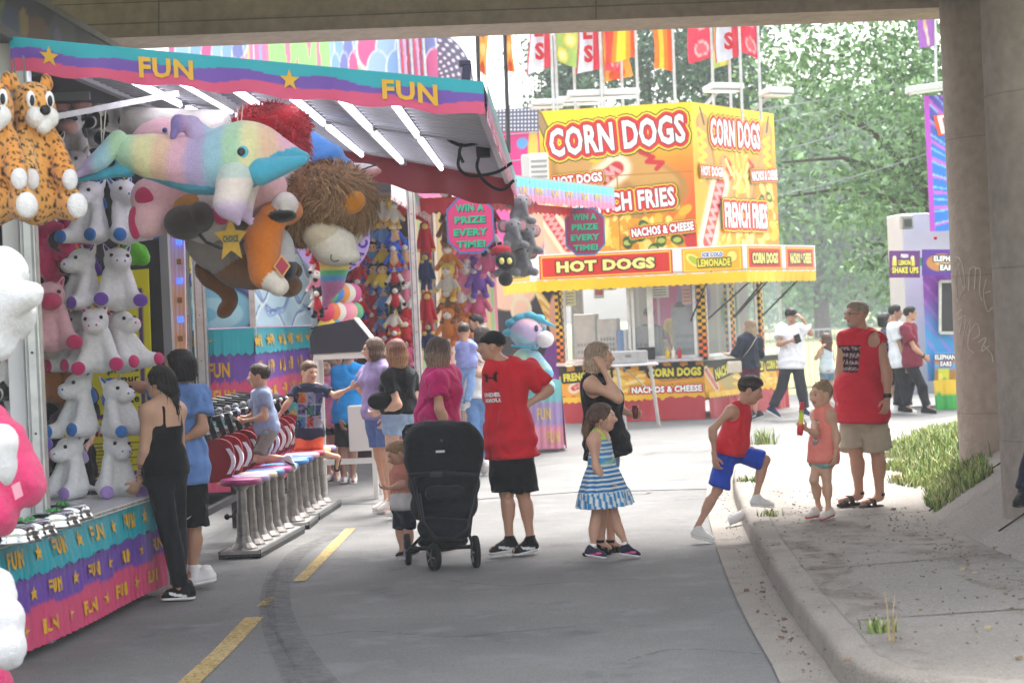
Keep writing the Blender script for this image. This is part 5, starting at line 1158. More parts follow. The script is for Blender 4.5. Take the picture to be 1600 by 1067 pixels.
painted([P(1451,640,35.0)*V3(1,1,0)+up*.5,P(1451,640,35.0)*V3(1,1,0)+V3(1.2,.2,.5),P(1451,640,35.0)*V3(1,1,0)+V3(1.2,.2,2.6),P(1451,640,35.0)*V3(1,1,0)+V3(0,0,2.6)],40,60,lowp).build('front_panel',M_PRINT,ps)
e0=P(1462,600,34.93)
g=Geo(); wq=q4(1468,1500,440,520,34.9); 
for i in range(4): g.bar(wq[i],wq[(i+1)%4],.05,.05,'#d5d6d8')
o=g.build('window',M_METAL,ps); g=Geo(); g.prism([p+(0,.01,0) for p in wq],(0,.02,0),'#3b3a3e'); g.build('pane',M_PRINT,o)
q=q4(1460,1520,550,615,34.85)
def earp(U,V):
    c=mixc(np.tile(C('#5aaee8'),(len(U),1)),C('#b07a30'),smooth(.7,.5,V)); c=pell(c,U,V,.25,.8,.3,.12,'#c98a4a'); c=np.where(((U>.08)&(U<.36)&(V<.6)&(V>.12))[:,None],C('#d8dc3a'),c); c=pell(c,U,V,.15,.4,.06,.1,'#f2e86a'); return pell(c,U,V,.25,.3,.06,.1,'#a8b83a')
o=painted(q,40,50,earp,.02).build('menu_panel',M_PRINT,ps); g=Geo(); f=on_quad(q); outlined(g,'ELEPHANT',f,.0,.82,.62,.94,[('#3a2a60',.02),('#ffffff',0)],1,bold=.05); outlined(g,'EARS',f,.14,.66,.44,.78,[('#3a2a60',.02),('#ffffff',0)],1,bold=.05); g.build('lettering',M_PRINT,o)
f=drape(P(1460,640,34.8)*V3(1,1,0),P(1540,640,34.9)*V3(1,1,0),.52,.0,.015,.3,hang=.05); cloth('skirt',f,[(1,'#e8c22a',0,1,''),(.5,'#35a848',.04,.3,'s')],ps,(60,12))
g=Geo(); p=P(1448,138,34.6); g.frame(p,(.38,.06,0.04),(0,.12,0),(0,0,.06),'#cfd2d3',.02); g.frame(p-(0,0,.07),(.32,.05,.03),(0,.1,0),(0,0,.01),'#f2f2ee'); g.bar(p,p+(.6,.4,.1),.05,.05,'#9fa1a3'); g.build('floodlight',M_PAINT,ps)
def purp(U,V): return pell(pline(np.tile(C('#a868c0'),(len(U),1)),U,V,[(.3,2.),(.6,.5),(.4,.1)],.07,'#f0d8c8'),U,V,.6,.5,.12,.2,'#e8b890')
b=P(1462,140,35); t=thing('feather_flag','purple and cream flag beside the pillar top','flag',b); g=Geo(); g.tube([b,P(1458,-100,35)],.025,8,'#c9cacc'); g.build('pole',M_METAL,t)
u,v=np.meshgrid(np.linspace(0,1,12),np.linspace(0,1,30),indexing='ij'); a=P(1460,73,35); g=Geo(); g.sheet(np.stack((a[0]-.28*u,35+.05*np.sin(u*6+v*5)*u,a[2]+1.8*v-.03*u),-1),purp(u.ravel(),v.ravel()*1.8)); g.build('flag_cloth',M_CLOTH,t,smooth=True)
# plastic cup and litter by the kerb
o=G(1146,822,.0)
g=Geo(); ax=nrm((.9,.2,.35)); g.lathe(o+V3(-.04,0,.045),[(.035,0,'#e6e8ea'),(.047,.15,'#f2f3f4'),(.05,.152,'#ffffff'),(.045,.15,'#dfe1e3'),(.033,.004,'#d0d2d4')],18,'#f2f3f4',ax=ax); tag(g.build('plastic_cup',M_PLAST,smooth=True),'crushed white plastic cup lying in the gutter against the kerb','cup')
# ================================================================ PEOPLE
def lerp(a,b,t): return a+(b-a)*t
class Person:
    def __init__(s,label,d,J,h=1.72,yaw=0,hyaw=None,pitch=0,skin='#c08a68',zg=-.006,fat=1.,hh=None,female=False,belly=0.,snap=True,res=.016,group=None,limb=1.,name='person'):
        s.d=d; s.h=h; s.q=h/1.75; s.skin=C(skin)*.72+C('#efc6ae')*.28; s.fat=fat; s.female=female; s.res=res; q=s.q; s.limb=limb; s.belly=belly
        ps=math.radians(yaw); s.f=V3(math.sin(ps),-math.cos(ps),0); sg=1 if math.cos(ps)>=-.001 else -1; s.e=sg*V3(math.cos(ps),math.sin(ps),0); s.sg=sg
        s.hh=hh or .228*(q**.5); ey=s.e[1]
        j={}
        for k,v in J.items():
            side=k[1:]; off={'s':.185,'e':.2,'w':.16,'h':.085,'k':.09,'a':.085,'t':.1}.get(k[0],0)*q if side in('l','r') else 0
            dd=(v[2] if len(v)>2 else 0)+(off*ey*(1 if side=='r' else -1) if len(v)<3 else 0)
            p=P(v[0],v[1],d); p=np.array((p[0]*(d+dd)/d,d+dd,H+(p[2]-H)*(d+dd)/d)); j[k]=p
        N=j['nk']; 
        for sd,sn in(('l',-1),('r',1)):
            if 's'+sd not in j: j['s'+sd]=N+s.e*sn*.18*q-V3(0,0,.065*q)
            if 'h'+sd not in j: j['h'+sd]=j['hp']+s.e*sn*.088*q
        if snap:
            lo=min(j['tl'][2],j['tr'][2]); dz=zg+.028*q-lo
            for k in j: j[k]=j[k]+V3(0,0,dz)
        s.j=j; s.P_=(j['hl']+j['hr'])/2; s.N=N; s.up=nrm(N-s.P_); s.R=nrm(j['sr']-j['sl']); 
        fw=s.f-s.up*np.dot(s.f,s.up); s.F=nrm(fw); s.R=nrm(s.e-s.up*np.dot(s.e,s.up)); s.L=np.linalg.norm(N-s.P_)
        a=(j['tl']+j['tr'])/2; s.zg=zg
        s.t=thing(name,label,'person',(a[0],a[1],zg),group)
        hy=math.radians(yaw if hyaw is None else hyaw); pt=math.radians(pitch); f0=V3(math.sin(hy),-math.cos(hy),0); s.hR=V3(math.cos(hy),math.sin(hy),0)
        s.hF=f0*math.cos(pt)-V3(0,0,1)*math.sin(pt); s.hU=V3(0,0,1)*math.cos(pt)+f0*math.sin(pt); s.C=j['hd']
    def H_(s,x,y,z): return s.C+(s.hR*x+s.hF*y+s.hU*z)*s.hh
    def hax(s): return [s.hR,s.hF,s.hU]
    def torso(s,S,add=0.,c=None,k=.07,bust=True):
        q=s.q*s.fat; c=c or s.skin; ax=[s.R,s.F,s.up]; b=s.belly; fm=s.female
        hw,ww,cw=(.168,.128,.142) if fm else (.155,.142,.165)
        S.ell(s.P_+s.up*.03*s.q,(hw*q+add,.118*q+add,.14*s.q+add),ax,c,k)
        S.ell(s.P_+s.up*s.L*.36+s.F*(.01+b*.5)*s.q,(ww*q+b*.6+add,.102*q+b+add,.17*s.q+add),ax,c,k)
        S.ell(s.P_+s.up*s.L*.70,(cw*q+add,.108*q+add,.19*s.q+add),ax,c,k)
        for sd in('l','r'):
            sh=s.j['s'+sd]; S.cone(lerp(s.N,sh,.25)-s.up*.05*s.q,lerp(s.N,sh,.93)-s.up*.012*s.q,.07*q+add,.05*q+add,c,k)
        if fm and bust:
            for sn in(-1,1): S.ell(s.P_+s.up*s.L*.62+s.R*sn*.07*q+s.F*.085*q,(.066*q+add,.06*q+add,.07*q+add),ax,c,.05)
    def limb_r(s,n): 
        return {'ua':(.047,.039),'fa':(.039,.026),'th':(.083,.056),'sh':(.052,.034)}[n]
    def body(s,hand_l=True,hand_r=True,curl=.5,legs=True,face=True,brow='#4a3628',lips='#a85f55',tattoo=None):
        j,q=s.j,s.q; S=Sdf(s.res,.035); c=s.skin; lm=s.limb*q
        s.torso(S); up=s.up
        S.cone(s.N-up*.05*q,s.H_(0,-.06,-.22),.062*q*s.limb**.5,.056*q*s.limb**.5,c)
        S.cone(s.N-up*.02*q,lerp(s.N,j['sl'],.7),.05*q,.045*q,c,.05); S.cone(s.N-up*.02*q,lerp(s.N,j['sr'],.7),.05*q,.045*q,c,.05)
        for sd in('l','r'):
            if 'e'+sd in j:
                S.ell(j['s'+sd]-V3(0,0,.01),.056*lm,None,c); S.cone(j['s'+sd],j['e'+sd],.047*lm,.039*lm,c); S.cone(j['e'+sd],j['w'+sd],.038*lm,.025*lm,c)
                S.ell(lerp(j['e'+sd],j['w'+sd],.28),.043*lm,None,c)
            if legs:
                S.cone(j['h'+sd],j['k'+sd],.083*lm*s.fat**.5,.054*lm,c); S.cone(j['k'+sd],j['a'+sd],.051*lm,.034*lm,c)
                b=lerp(j['k'+sd],j['a'+sd],.3)-s.F*.018*q; S.cone(b,lerp(j['k'+sd],j['a'+sd],.5)-s.F*.012*q,.053*lm,.045*lm,c)
                t=j['t'+sd]; a=j['a'+sd]; S.cone(a-V3(0,0,.03*q),lerp(a,t,.9),.034*q,.024*q,c)
        g=Geo(); 
        def tone(V,cc):
            n=fnoise(V,14,3); cc=cc*(1+.05*n)[:,None]
            if tattoo is not None:
                a,b=tattoo; ba=b-a; t=((V-a)@ba)/(ba@ba); dd=np.linalg.norm(V-a-np.clip(t,0,1)[:,None]*ba,axis=1)
                k=(t>0)&(t<1)&(dd<.07)&(np.sin(t*34)+fnoise(V,70,5)*1.2>.3); cc=np.where(k[:,None],cc*.35+C('#2c3038')*.4,cc)
            return cc
        S.into(g,tone)
        # head
        Hd=Sdf(max(.0055,s.hh*.026),.03*s.hh/.23); A=s.hax(); h=s.hh; E=lambda x,y,z,r,cc=c,k=None: Hd.ell(s.H_(x,y,z),np.array(r)*h,A,cc,k)
        E(0,-.06,.14,(.335,.415,.36)); E(0,.1,-.1,(.285,.29,.36)); E(0,.19,-.36,(.15,.15,.12)); E(-.15,.05,-.22,(.13,.22,.18)); E(.15,.05,-.22,(.13,.22,.18))
        Hd.cone(s.H_(0,-.1,-.2),s.H_(0,-.12,-.52),.2*h,.21*h,c)
        if face:
            Hd.cone(s.H_(0,.375,.06),s.H_(0,.475,-.09),.03*h,.06*h,c,.02); E(-.07,.39,-.1,(.045,.05,.035)); E(.07,.39,-.1,(.045,.05,.035))
            E(0,.32,.13,(.22,.07,.045)); E(.17,.26,-.05,(.1,.09,.09)); E(-.17,.26,-.05,(.1,.09,.09))
            for sn in(-1,1):
                Hd.cut_ell(s.H_(sn*.145,.455,.045),np.array((.08,.085,.05))*h,A)
                E(sn*.34,-.03,-.02,(.04,.09,.14),c,.015)
            lc=C(lips)*.35+C(c)*.65 if not isinstance(lips,str) else C(lips)*.38+c*.62; E(0,.36,-.21,(.088,.055,.018),lc,.008); E(0,.348,-.245,(.075,.06,.02),lc,.008)
        V,Q,cc=Hd.mesh()
        if face:
            l=(V-s.C)@np.stack(A,1)/h; x=np.abs(l[:,0])
            m=(np.abs(l[:,2]-.155-.05*(1-(x-.15)**2*30)*.3)<.017)&(x>.06)&(x<.23)&(l[:,1]>.2); cc=np.where(m[:,None],C(brow)*.6+cc*.4,cc)
            m=(((x-.145)/.055)**2+((l[:,2]-.045)/.026)**2<1)&(l[:,1]>.25); cc=np.where(m[:,None],C('#cfc4ba'),cc)
            m=(((x-.145)/.026)**2+((l[:,2]-.045)/.028)**2<1)&(l[:,1]>.25); cc=np.where(m[:,None],C('#3a2a20'),cc)
            m=(np.abs(l[:,2]-.078)<.009)&(np.abs(x-.145)<.065)&(l[:,1]>.25); cc=np.where(m[:,None],C('#4a362c'),cc)
            m=(np.abs(l[:,2]+.228)<.01)&(x<.1)&(l[:,1]>.25); cc=np.where(m[:,None],C('#6a3530'),cc)
            ch=np.exp(-(((x-.2)/.1)**2+((l[:,2]+.08)/.1)**2))*(l[:,1]>.1)*.35; cc=mixc(cc,C('#c0705a')*.5+cc.mean(0)*.5,ch)
        g.add(V,Q,cc*(1+.04*fnoise(V,25,4))[:,None])
        for sd,on in(('l',hand_l),('r',hand_r)):
            if on and 'w'+sd in j: s.hand(g,sd,curl if np.isscalar(curl) else curl['lr'.index(sd)])
        s.ob=g.build('body',M_SKIN,s.t,smooth=True); return s
    def hand(s,g,sd,curl):
        j=s.j; w=j['w'+sd]; e=j['e'+sd]; D=nrm(j['i'+sd]-w) if 'i'+sd in j else nrm(w-e); q=s.q*(1.08 if s.h<1.5 else 1.)
        n=s.P_+s.up*.3-w; n=n-D*np.dot(n,D); n=nrm(n) if np.linalg.norm(n)>.02 else nrm(np.cross(D,(0,0,1)))
        T=np.cross(D,n); T=T if np.dot(T,s.F+V3(0,0,.3))>0 else -T
        S=Sdf(.0055*max(q,.75),.012); c=s.skin
        S.cone(w-D*.03*q,w+D*.02*q,.026*q,.026*q,c); S.ell(w+D*.055*q,(.047*q,.04*q,.018*q),[D,T,n],c)
        fl=(.066,.074,.07,.055)
        for k in range(4):
            o=.03-.02*k; b=w+D*.09*q+T*o*q; a1=.15+curl*.75; a2=a1+curl*1.1; l=fl[k]*q
            m1=b+(D*math.cos(a1)+n*math.sin(a1)+T*o*.6)*l*.5; m2=m1+(D*math.cos(a2)+n*math.sin(a2))*l*.32; m3=m2+(D*math.cos(a2+curl*.6)+n*math.sin(a2+curl*.6))*l*.25
            S.cone(b-D*.015*q,m1,.0105*q,.0095*q,c,.006); S.cone(m1,m2,.0095*q,.0085*q,c,.004); S.cone(m2,m3,.0085*q,.0075*q,c,.004)
        b=w+D*.03*q+T*.03*q; m1=b+(D*.6+T*.7+n*.25)*.042*q; m2=m1+(D*.9+T*.15+n*(.3+.4*curl))*.034*q
        S.cone(b,m1,.014*q,.011*q,c,.008); S.cone(m1,m2,.011*q,.0085*q,c,.004)
        S.into(g)
    # ---- clothing
    def top(s,c,sleeve=.5,loose=.016,hem=-.04,neck=.066,name='shirt',col=None,flare=.0,armhole=.075,slr=1.25,wr=.012,neckdrop=.0,band=None,strap=None,mid=None,armout=.015):
        j,q=s.j,s.q; S=Sdf(max(.011,s.res*.85),.05); s.torso(S,loose,c,.06)
        hp=s.P_+s.up*hem*q
        S.cone(s.P_+s.up*.22*s.L+s.F*s.belly*.4,hp-s.up*.12,(.12*q*s.fat+loose+s.belly*.5),(.125*q*s.fat+loose+flare),c,.07,flat=(s.R,1.32))
        if sleeve>0:
            for sd in('l','r'):
                if 'e'+sd not in j: continue
                a,b,w=j['s'+sd],j['e'+sd],j['w'+sd]; r=.05*q*s.limb
                if sleeve<=1:
                    en=lerp(a,b,sleeve); S.ell(a-V3(0,0,.01),.058*q*s.limb+loose*.8,None,c,.03); S.cone(a-V3(0,0,.008),lerp(a,b,sleeve+.25),r+loose,(r+loose)*slr,c,.035,clip=[(en,nrm(b-a))])
                else:
                    S.ell(a-V3(0,0,.01),.058*q*s.limb+loose*.8,None,c,.03); S.cone(a-V3(0,0,.008),b,r+loose,r*.95+loose,c,.035); en=lerp(b,w,sleeve-1); S.cone(b,lerp(b,w,sleeve-.9),r*.92+loose,r*.72+loose,c,.03,clip=[(en,nrm(w-b))])
        S.clip(hp,-s.up)
        nb=s.N+s.up*.02*q; S.cut_cone(nb-s.F*.0+s.F*neckdrop,s.H_(0,-.06,-.2),neck*q,neck*q*1.0)
        if neckdrop: S.cut_ell(nb+s.F*(.06*q+neckdrop*.4)-s.up*neckdrop*.6,(neck*q*.95,.12*q,neckdrop+.05*q),[s.R,s.F,s.up])
        if sleeve<=0:
            for sd in('l','r'):
                sh=j['s'+sd]; S.cut_ell(sh+s.R*(.015*q if sd=='r' else -armout*q)-s.up*.02*q,(armhole*q*.85,.13*q,armhole*q*1.35),[s.R,s.F,s.up])
            if strap:   # thin straps: cut everything above the chest line but two bands
                top_=s.P_+s.up*s.L*strap
                def above(p,top_=top_): 
                    x=np.abs((p-s.P_)@s.R); return np.maximum(-(p-top_)@s.up,.011-np.abs(x-.085*q))
                S.cut(above)
        S.disp=lambda p: np.maximum(1.25*wr*(.35-1.3*np.exp(-(fnoise(p*np.array((1,1,.7)),11,int(s.d*10)%50,2)/.14)**2)+.4*fnoise(p,26,5,2)+.4*np.sin(((p-s.P_)@s.up)*40+fnoise(p,6,8)*4)*smooth(.25,-.05,((p-s.P_)@s.up-.05)/1.)),-loose*.5)
        def fin(V,cc):
            cc=col(V) if col else cc; e=np.abs((V-hp)@s.up-.014)
            for sd in('l','r'):
                if 0<sleeve<=1 and 'e'+sd in j: x=nrm(j['e'+sd]-j['s'+sd]); en=lerp(j['s'+sd],j['e'+sd],sleeve); w=np.where(np.linalg.norm(V-en,axis=1)<.16*q,np.abs((V-en)@x+.016),9); e=np.minimum(e,w)
            return cc*(1-.22*np.exp(-(e/.012)**2))[:,None]
        g=Geo(); S.into(g,fin); return g.build(name,M_CLOTH,s.t,smooth=True)
    def loc(s,V):  # torso frame: right, forward, up from the hips (m)
        p=V-s.P_; return p@s.R,p@s.F,p@s.up
    def legs(s,c,t=.85,loose=.018,flare=.02,name='shorts',m=None,waist=.07,wr=.01,calf=1.,col=None):
        """t<=1 stops on the thigh (fraction of hip->knee); 1..2 goes on to the ankle"""
        j,q=s.j,s.q; S=Sdf(max(.0115,s.res*.85),.035); fat=s.fat
        hw=(.168 if s.female else .155)*q*fat; l0=min(loose,.012); S.ell(s.P_+s.up*.03*q,(hw+l0,.12*q*fat+l0+s.belly*.3,.15*q+l0),[s.R,s.F,s.up],c,.05)
        S.cone(s.P_+s.up*.02*q,s.P_+s.up*.2*q,.112*q*fat+l0,.105*q*fat+l0,c,.05,flat=(s.R,1.3))
        lm=s.limb*q
        for sd in('l','r'):
            h_,k,a=j['h'+sd],j['k'+sd],j['a'+sd]
            r0=.084*lm*fat**.5+l0; r1=.058*lm+loose+flare
            if t<=1: en=lerp(h_,k,t); S.cone(h_,lerp(h_,k,t+.3),r0,r1,c,.022,clip=[(en,nrm(k-h_))])
            else:
                S.cone(h_,k,r0,.058*lm+loose,c,.025); S.cone(k,a,.054*lm*calf+loose,.04*lm*calf+loose+flare,c,.03,clip=[(lerp(k,a,t-1),nrm(a-k))])
                if calf>=1: S.cone(lerp(k,a,.25)-s.F*.015*q,lerp(k,a,.5)-s.F*.01*q,.052*lm+loose,.044*lm+loose,c,.03)
        S.clip(s.P_+s.up*waist*q,s.up)
        S.disp=lambda p: np.maximum(wr*1.1*(.3-1.2*np.exp(-(fnoise(p*np.array((1,1,.6)),12,3+int(s.d*7)%40,2)/.14)**2)+.4*fnoise(p,28,6,2)),-l0*.5)
        g=Geo(); S.into(g,(lambda V,cc: col(V)) if col else None); return g.build(name,m or M_CLOTH,s.t,smooth=True)
    def skirt(s,top,hem,r0,r1,c,col=None,name='skirt',folds=9,amp=.02,z1=None):
        g=Geo(); u,v=np.meshgrid(np.linspace(0,1,110),np.linspace(0,1,34),indexing='ij'); a=u*2*np.pi; r=r0+(r1-r0)*(1-v)**.8+amp*(1-v)*np.sin(a*folds+2*np.sin(a*2))
        o=s.P_+s.up*(hem+(top-hem)*v)[...,None]; p=o+s.R*(r*1.12*np.cos(a))[...,None]+s.F*(r*.95*np.sin(a))[...,None]
        g.sheet(p,col(p.reshape(-1,3),v.ravel()) if col else c); return g.build(name,M_CLOTH,s.t,smooth=True)
    def shoe(s,c,sole='#eeeeec',sock=None,style='sneaker',accent=None,names=('shoe',)):
        j,q=s.j,s.q
        for sd in('l','r'):
            a,t=j['a'+sd],j['t'+sd]; D=t-a; Dh=nrm(D-V3(0,0,D[2])) if np.linalg.norm(D[:2])>.03 else s.F
            flat=abs(t[2]-.028*q-s.zg)<.06 or True
            fall=(t-a)-Dh*np.dot(t-a,Dh); hgt=a[2]-t[2]
            # foot frame: heel under the ankle, tilted when the foot is tilted
            dirv=nrm(t-(a-V3(0,0,min(.085*q,max(hgt,.05*q))))) if hgt<.2*q else nrm(t-a+V3(0,0,.05))
            U=nrm(V3(0,0,1)-dirv*dirv[2]) if abs(dirv[2])<.9 else s.F*-1
            W_=np.cross(dirv,U); ln=.255*q; tip=t; heel=t-dirv*ln
            S=Sdf(.0085 if q>.6 else .007,.03); lo=-.028*q
            if style=='sandal':
                S.cone(heel+dirv*.04*q+U*lo,tip-dirv*.03*q+U*lo,.03*q,.037*q,c,.02,flat=(W_,1.25)); S.clip(t+U*(lo+.012),U); S.clip(t+U*(lo-.016),-U)
                g=Geo(); S.into(g); o=g.build('sandal',M_RUB,s.t,smooth=True)
                for p,wd in((heel+dirv*.14*q,.024),(heel+dirv*.2*q,.018)):
                    g=Geo(); pts=[p+W_*.05*q*math.cos(b)+U*(lo+.075*q*math.sin(b)*(1-.35*(wd<.02))) for b in np.linspace(0,math.pi,12)]
                    g.sheet(np.array([[x-dirv*wd*q,x+dirv*wd*q] for x in pts]),c,thick=(0,0,.004)); g.build('strap',M_RUB,o)
                g=Geo(); pts=[a+s.e*0+(W_*.045*math.cos(b)-dirv*.045*math.sin(b))*q-U*.005 for b in np.linspace(-.4,3.5,14)]; g.sheet(np.array([[x-U*.012,x+U*.012] for x in pts]),c); g.build('strap',M_RUB,o)
                continue
            S.cone(heel+dirv*.045*q+U*.012*q,tip-dirv*.035*q+U*.0,.04*q,.036*q,c,.03,flat=(W_,1.12))
            S.cone(heel+dirv*.05*q+U*.02*q,heel+dirv*.065*q+U*.075*q,.042*q,.04*q,c,.03); S.cone(heel+dirv*.07*q+U*.06*q,heel+dirv*.17*q+U*.02*q,.036*q,.032*q,c,.03)
            S.clip(t+U*(lo+.02*q),-U); S.clip(heel+U*.1*q+dirv*.03,nrm(U*.9-dirv*.2)); g=Geo()
            def cf(V,cc,heel=heel,dirv=dirv,U=U,t=t,lo=lo):
                if accent is None: return cc
                x=(V-heel)@dirv/q; z=(V-t)@U/q; k=(np.abs(z-.01-(x-.12)*.25)<.011)&(x>.06)&(x<.19); return np.where(k[:,None],C(accent),cc)
            S.into(g,cf); o=g.build(names[0],M_CLOTH,s.t,smooth=True)
            B=Sdf(.0085 if q>.6 else .007,.02); B.cone(heel+dirv*.045*q+U*.0,tip-dirv*.035*q+U*.0,.045*q,.042*q,sole,.02,flat=(W_,1.1)); B.clip(t+U*(lo+.021*q),U); B.clip(t+U*lo,-U); g=Geo(); B.into(g); g.build('sole',M_RUB,o,smooth=True)
            g=Geo()
            for k in range(4): p=heel+dirv*(.115+.022*k)*q+U*(.066-.009*k)*q; g.tube([p-W_*.025*q,p+U*.006,p+W_*.025*q],.003,5,sole if sole!=c else '#c9c9c9')
            g.build('laces',M_CLOTH,o)
            if sock:
                k=j['k'+sd]; B=Sdf(.009,.02); B.cone(a-U*.04*q,lerp(a,k,sock[1]+.1),.041*q*s.limb,.041*q*s.limb,sock[0],clip=[(lerp(a,k,sock[1]),nrm(k-a))]); g=Geo(); B.into(g); g.build('sock',M_CLOTH,s.t,smooth=True)
    # ---- hair and headwear
    def hair(s,style,c,c2=None,length=.6,seed=0,amp=.012):
        A=s.hax(); h=s.hh; S=Sdf(max(.0065,h*.034),.035*h/.23); E=lambda x,y,z,r: S.ell(s.H_(x,y,z),np.array(r)*h,A,c)
        grow={'short':.02,'buzz':.0,'curly':.1,'fade':.03,'bun':.012,'pony':.03}.get(style,.04)
        E(0,-.08,.17,(.355+grow,.42+grow,.355+grow))
        if style in('short','fade','buzz','curly'): 
            E(0,.08,.33,(.27+grow,.26+grow,.19+grow)); S.cut_ell(s.H_(0,.42,-.1),np.array((.36,.36,.42 if style!='curly' else .38))*h,A)
            S.clip(s.H_(0,-.3,-.16),-s.hU*.9+s.hF*.25 if style!='curly' else -s.hU); S.cut_ell(s.H_(.4,-.0,-.06),np.array((.12,.13,.2))*h,A); S.cut_ell(s.H_(-.4,-.0,-.06),np.array((.12,.13,.2))*h,A)
        else:
            S.cut_ell(s.H_(0,.40,-.12),np.array((.29,.33,.47))*h,A)
            n=9
            if style in('bob','long'):
                for k in range(n):
                    a=math.pi*(-.12+1.24*k/(n-1)); x,y=math.cos(a)*.33,-math.sin(a)*.36-.05
                    r=random.Random(seed*17+k); L=length*r.uniform(.9,1.08); p0=s.H_(x,y,.1); p1=s.H_(x*1.08,y*1.05-.02,-.25); p2=s.C+(s.hR*(x*.95)+s.hF*(y*.95-.05))*h-V3(0,0,L)
                    if k in(0,n-1): p2=p2+V3(0,0,L*.12)
                    S.cone(p0,p1,.11*h,.12*h,c); S.cone(p1,p2,.12*h,.035*h,c)
            elif style=='pony':
                b=s.H_(0,-.47,.12-.3*(length>.25)*0); S.ell(b,.1*h,None,c); m=b-s.hF*.18*h-V3(0,0,.12); S.cone(b,m,.1*h,.12*h,c); S.cone(m,b-s.hF*.1*h-V3(0,0,length),.12*h,.04*h,c)
                for sn in(-1,1): S.cone(s.H_(sn*.28,.02,.0),s.H_(sn*.2,-.35,-.05),.1*h,.12*h,c)
            elif style=='lowpony':
                b=s.H_(0,-.45,-.3); S.cone(s.H_(0,-.38,.0),b,.22*h,.17*h,c); S.cone(b,b-s.hF*.12*h-V3(0,0,length),.17*h,.06*h,c)
                for sn in(-1,1): S.cone(s.H_(sn*.27,.05,.02),s.H_(sn*.2,-.35,-.25),.1*h,.13*h,c)
            elif style=='bun':
                S.ell(s.H_(0,-.26,.47),.13*h,None,c); S.cone(s.H_(0,-.42,.0),s.H_(0,-.38,-.2),.1*h,.05*h,c); S.clip(s.H_(0,-.3,-.3),-s.hU)
            elif style=='mop':
                for k in range(n):
                    a=math.pi*(-.05+1.1*k/(n-1)); x,y=math.cos(a)*.33,-math.sin(a)*.38-.05; S.cone(s.H_(x,y,.1),s.H_(x*1.2,y*1.15,-.42),.15*h,.09*h,c)
        w=1.6 if style=='curly' else 1.
        def dp(p):
            l=(p-s.C)@np.stack(A,1)/h; an=np.arctan2(l[:,0],-l[:,1]+.001)
            if style=='curly': return .05*h*fnoise(l,9,seed+2,2)
            return h*amp*(np.sin(an*26+4*np.sin(l[:,2]*3+seed)+seed)+.6*np.sin(an*51+l[:,2]*5))+h*.02*fnoise(l,5,seed)
        S.disp=dp
        def cf(V,cc):
            l=(V-s.C)@np.stack(A,1)/h; an=np.arctan2(l[:,0],-l[:,1]+.001); k=.5+.5*np.sin(an*31+3*np.sin(l[:,2]*4)+seed); cc=cc*(.75+.5*k)[:,None]
            if c2: cc=mixc(cc,C(c2)*(.8+.4*k[:,None]).mean(),smooth(.35,-.6,l[:,2])*(.55+.45*k))
            return cc
        g=Geo(); S.into(g,cf)
        if style in('bob','long','pony','lowpony','mop'):   # loose strands over the surface
            V=np.concatenate(g.v); r=np.random.default_rng(seed+9); lowq=V[(V[:,2]<s.C[2]+.1*h)]; ix=r.integers(0,len(lowq),90) if len(lowq) else []
            for i in ix:
                p=lowq[i]; o=nrm((p-s.C)*(1,1,0)); l=r.uniform(.03,.09)*h/.23; g.tube([p+V3(0,0,l*.5),p+o*.006,p+o*.012*r.uniform(0,1.6)-V3(0,0,l)+s.hR*r.normal()*.008],[.0022,.002,.0008],4,C(c2 or c)*r.uniform(.7,1.3))
        return g.build('hair',M_HAIR,s.t,smooth=True)
    def cap(s,c):
        A=s.hax(); h=s.hh; S=Sdf(.007,.02); S.ell(s.H_(0,-.06,.19),np.array((.40,.475,.39))*h,A,c); S.clip(s.H_(0,0,.13),-s.hU+s.hF*.12)
        S.ell(s.H_(0,.5,.19),np.array((.3,.34,.04))*h,A,c,.01); g=Geo(); S.into(g); o=g.build('cap',M_CLOTH,s.t,smooth=True); return o
    def glasses(s,c='#1d1c1e',lens=None):
        g=Geo(); h=s.hh
        for sn in(-1,1):
            pts=[s.H_(sn*.15+.095*math.cos(a),.42-.02*abs(math.cos(a)),.045+.06*math.sin(a)) for a in np.linspace(0,6.28,14)]; g.tube(pts,.0028,5,c)
            g.tube([s.H_(sn*.24,.4,.06),s.H_(sn*.345,.2,.055),s.H_(sn*.35,-.03,.04)],.0028,5,c)
            if lens: g.add([s.H_(sn*.15,.425,.045)]+pts[:-1],[[0,k+1,(k+1)%13+1] for k in range(13)],lens)
        g.tube([s.H_(-.06,.44,.06),s.H_(.06,.44,.06)],.0028,5,c); return g.build('glasses',M_PLAST,s.t)
    def band(s,sd,c,t=.93,r=.031,w=.03,name='wristband'):
        j=s.j; a,b=j['e'+sd],j['w'+sd]; o=lerp(a,b,t); D=nrm(b-a); g=Geo(); g.lathe(o-D*w/2,[(r*s.q*.8,0),(r*s.q,.002),(r*s.q,w-.002),(r*s.q*.8,w)],14,c,ax=D); return g.build(name,M_PLAST,s.t)
    def chest_sheet(s,name,x0,x1,z0,z1,cols,nu=30,nv=30,side=1,off=.02):
        pass
def graphic(base,box,fn,facing=1):
    """shirt colour with a printed patch: box=(x0,x1,z0,z1) in the torso frame (front)"""
    def mk(s):
        def col(V):
            x,y,z=s.loc(V); cc=np.tile(C(base),(len(V),1)); u=(x-box[0])/(box[1]-box[0]); v=(z-box[2])/(box[3]-box[2])
            m=(u>0)&(u<1)&(v>0)&(v<1)&(y*facing>0)
            if m.any(): cc[m]=fn(u[m],v[m],cc[m])
            return cc
        return col
    return mk
SK1,SK2,SK3,SK4='#c48f70','#b47c5c','#9a6648','#6a4330'
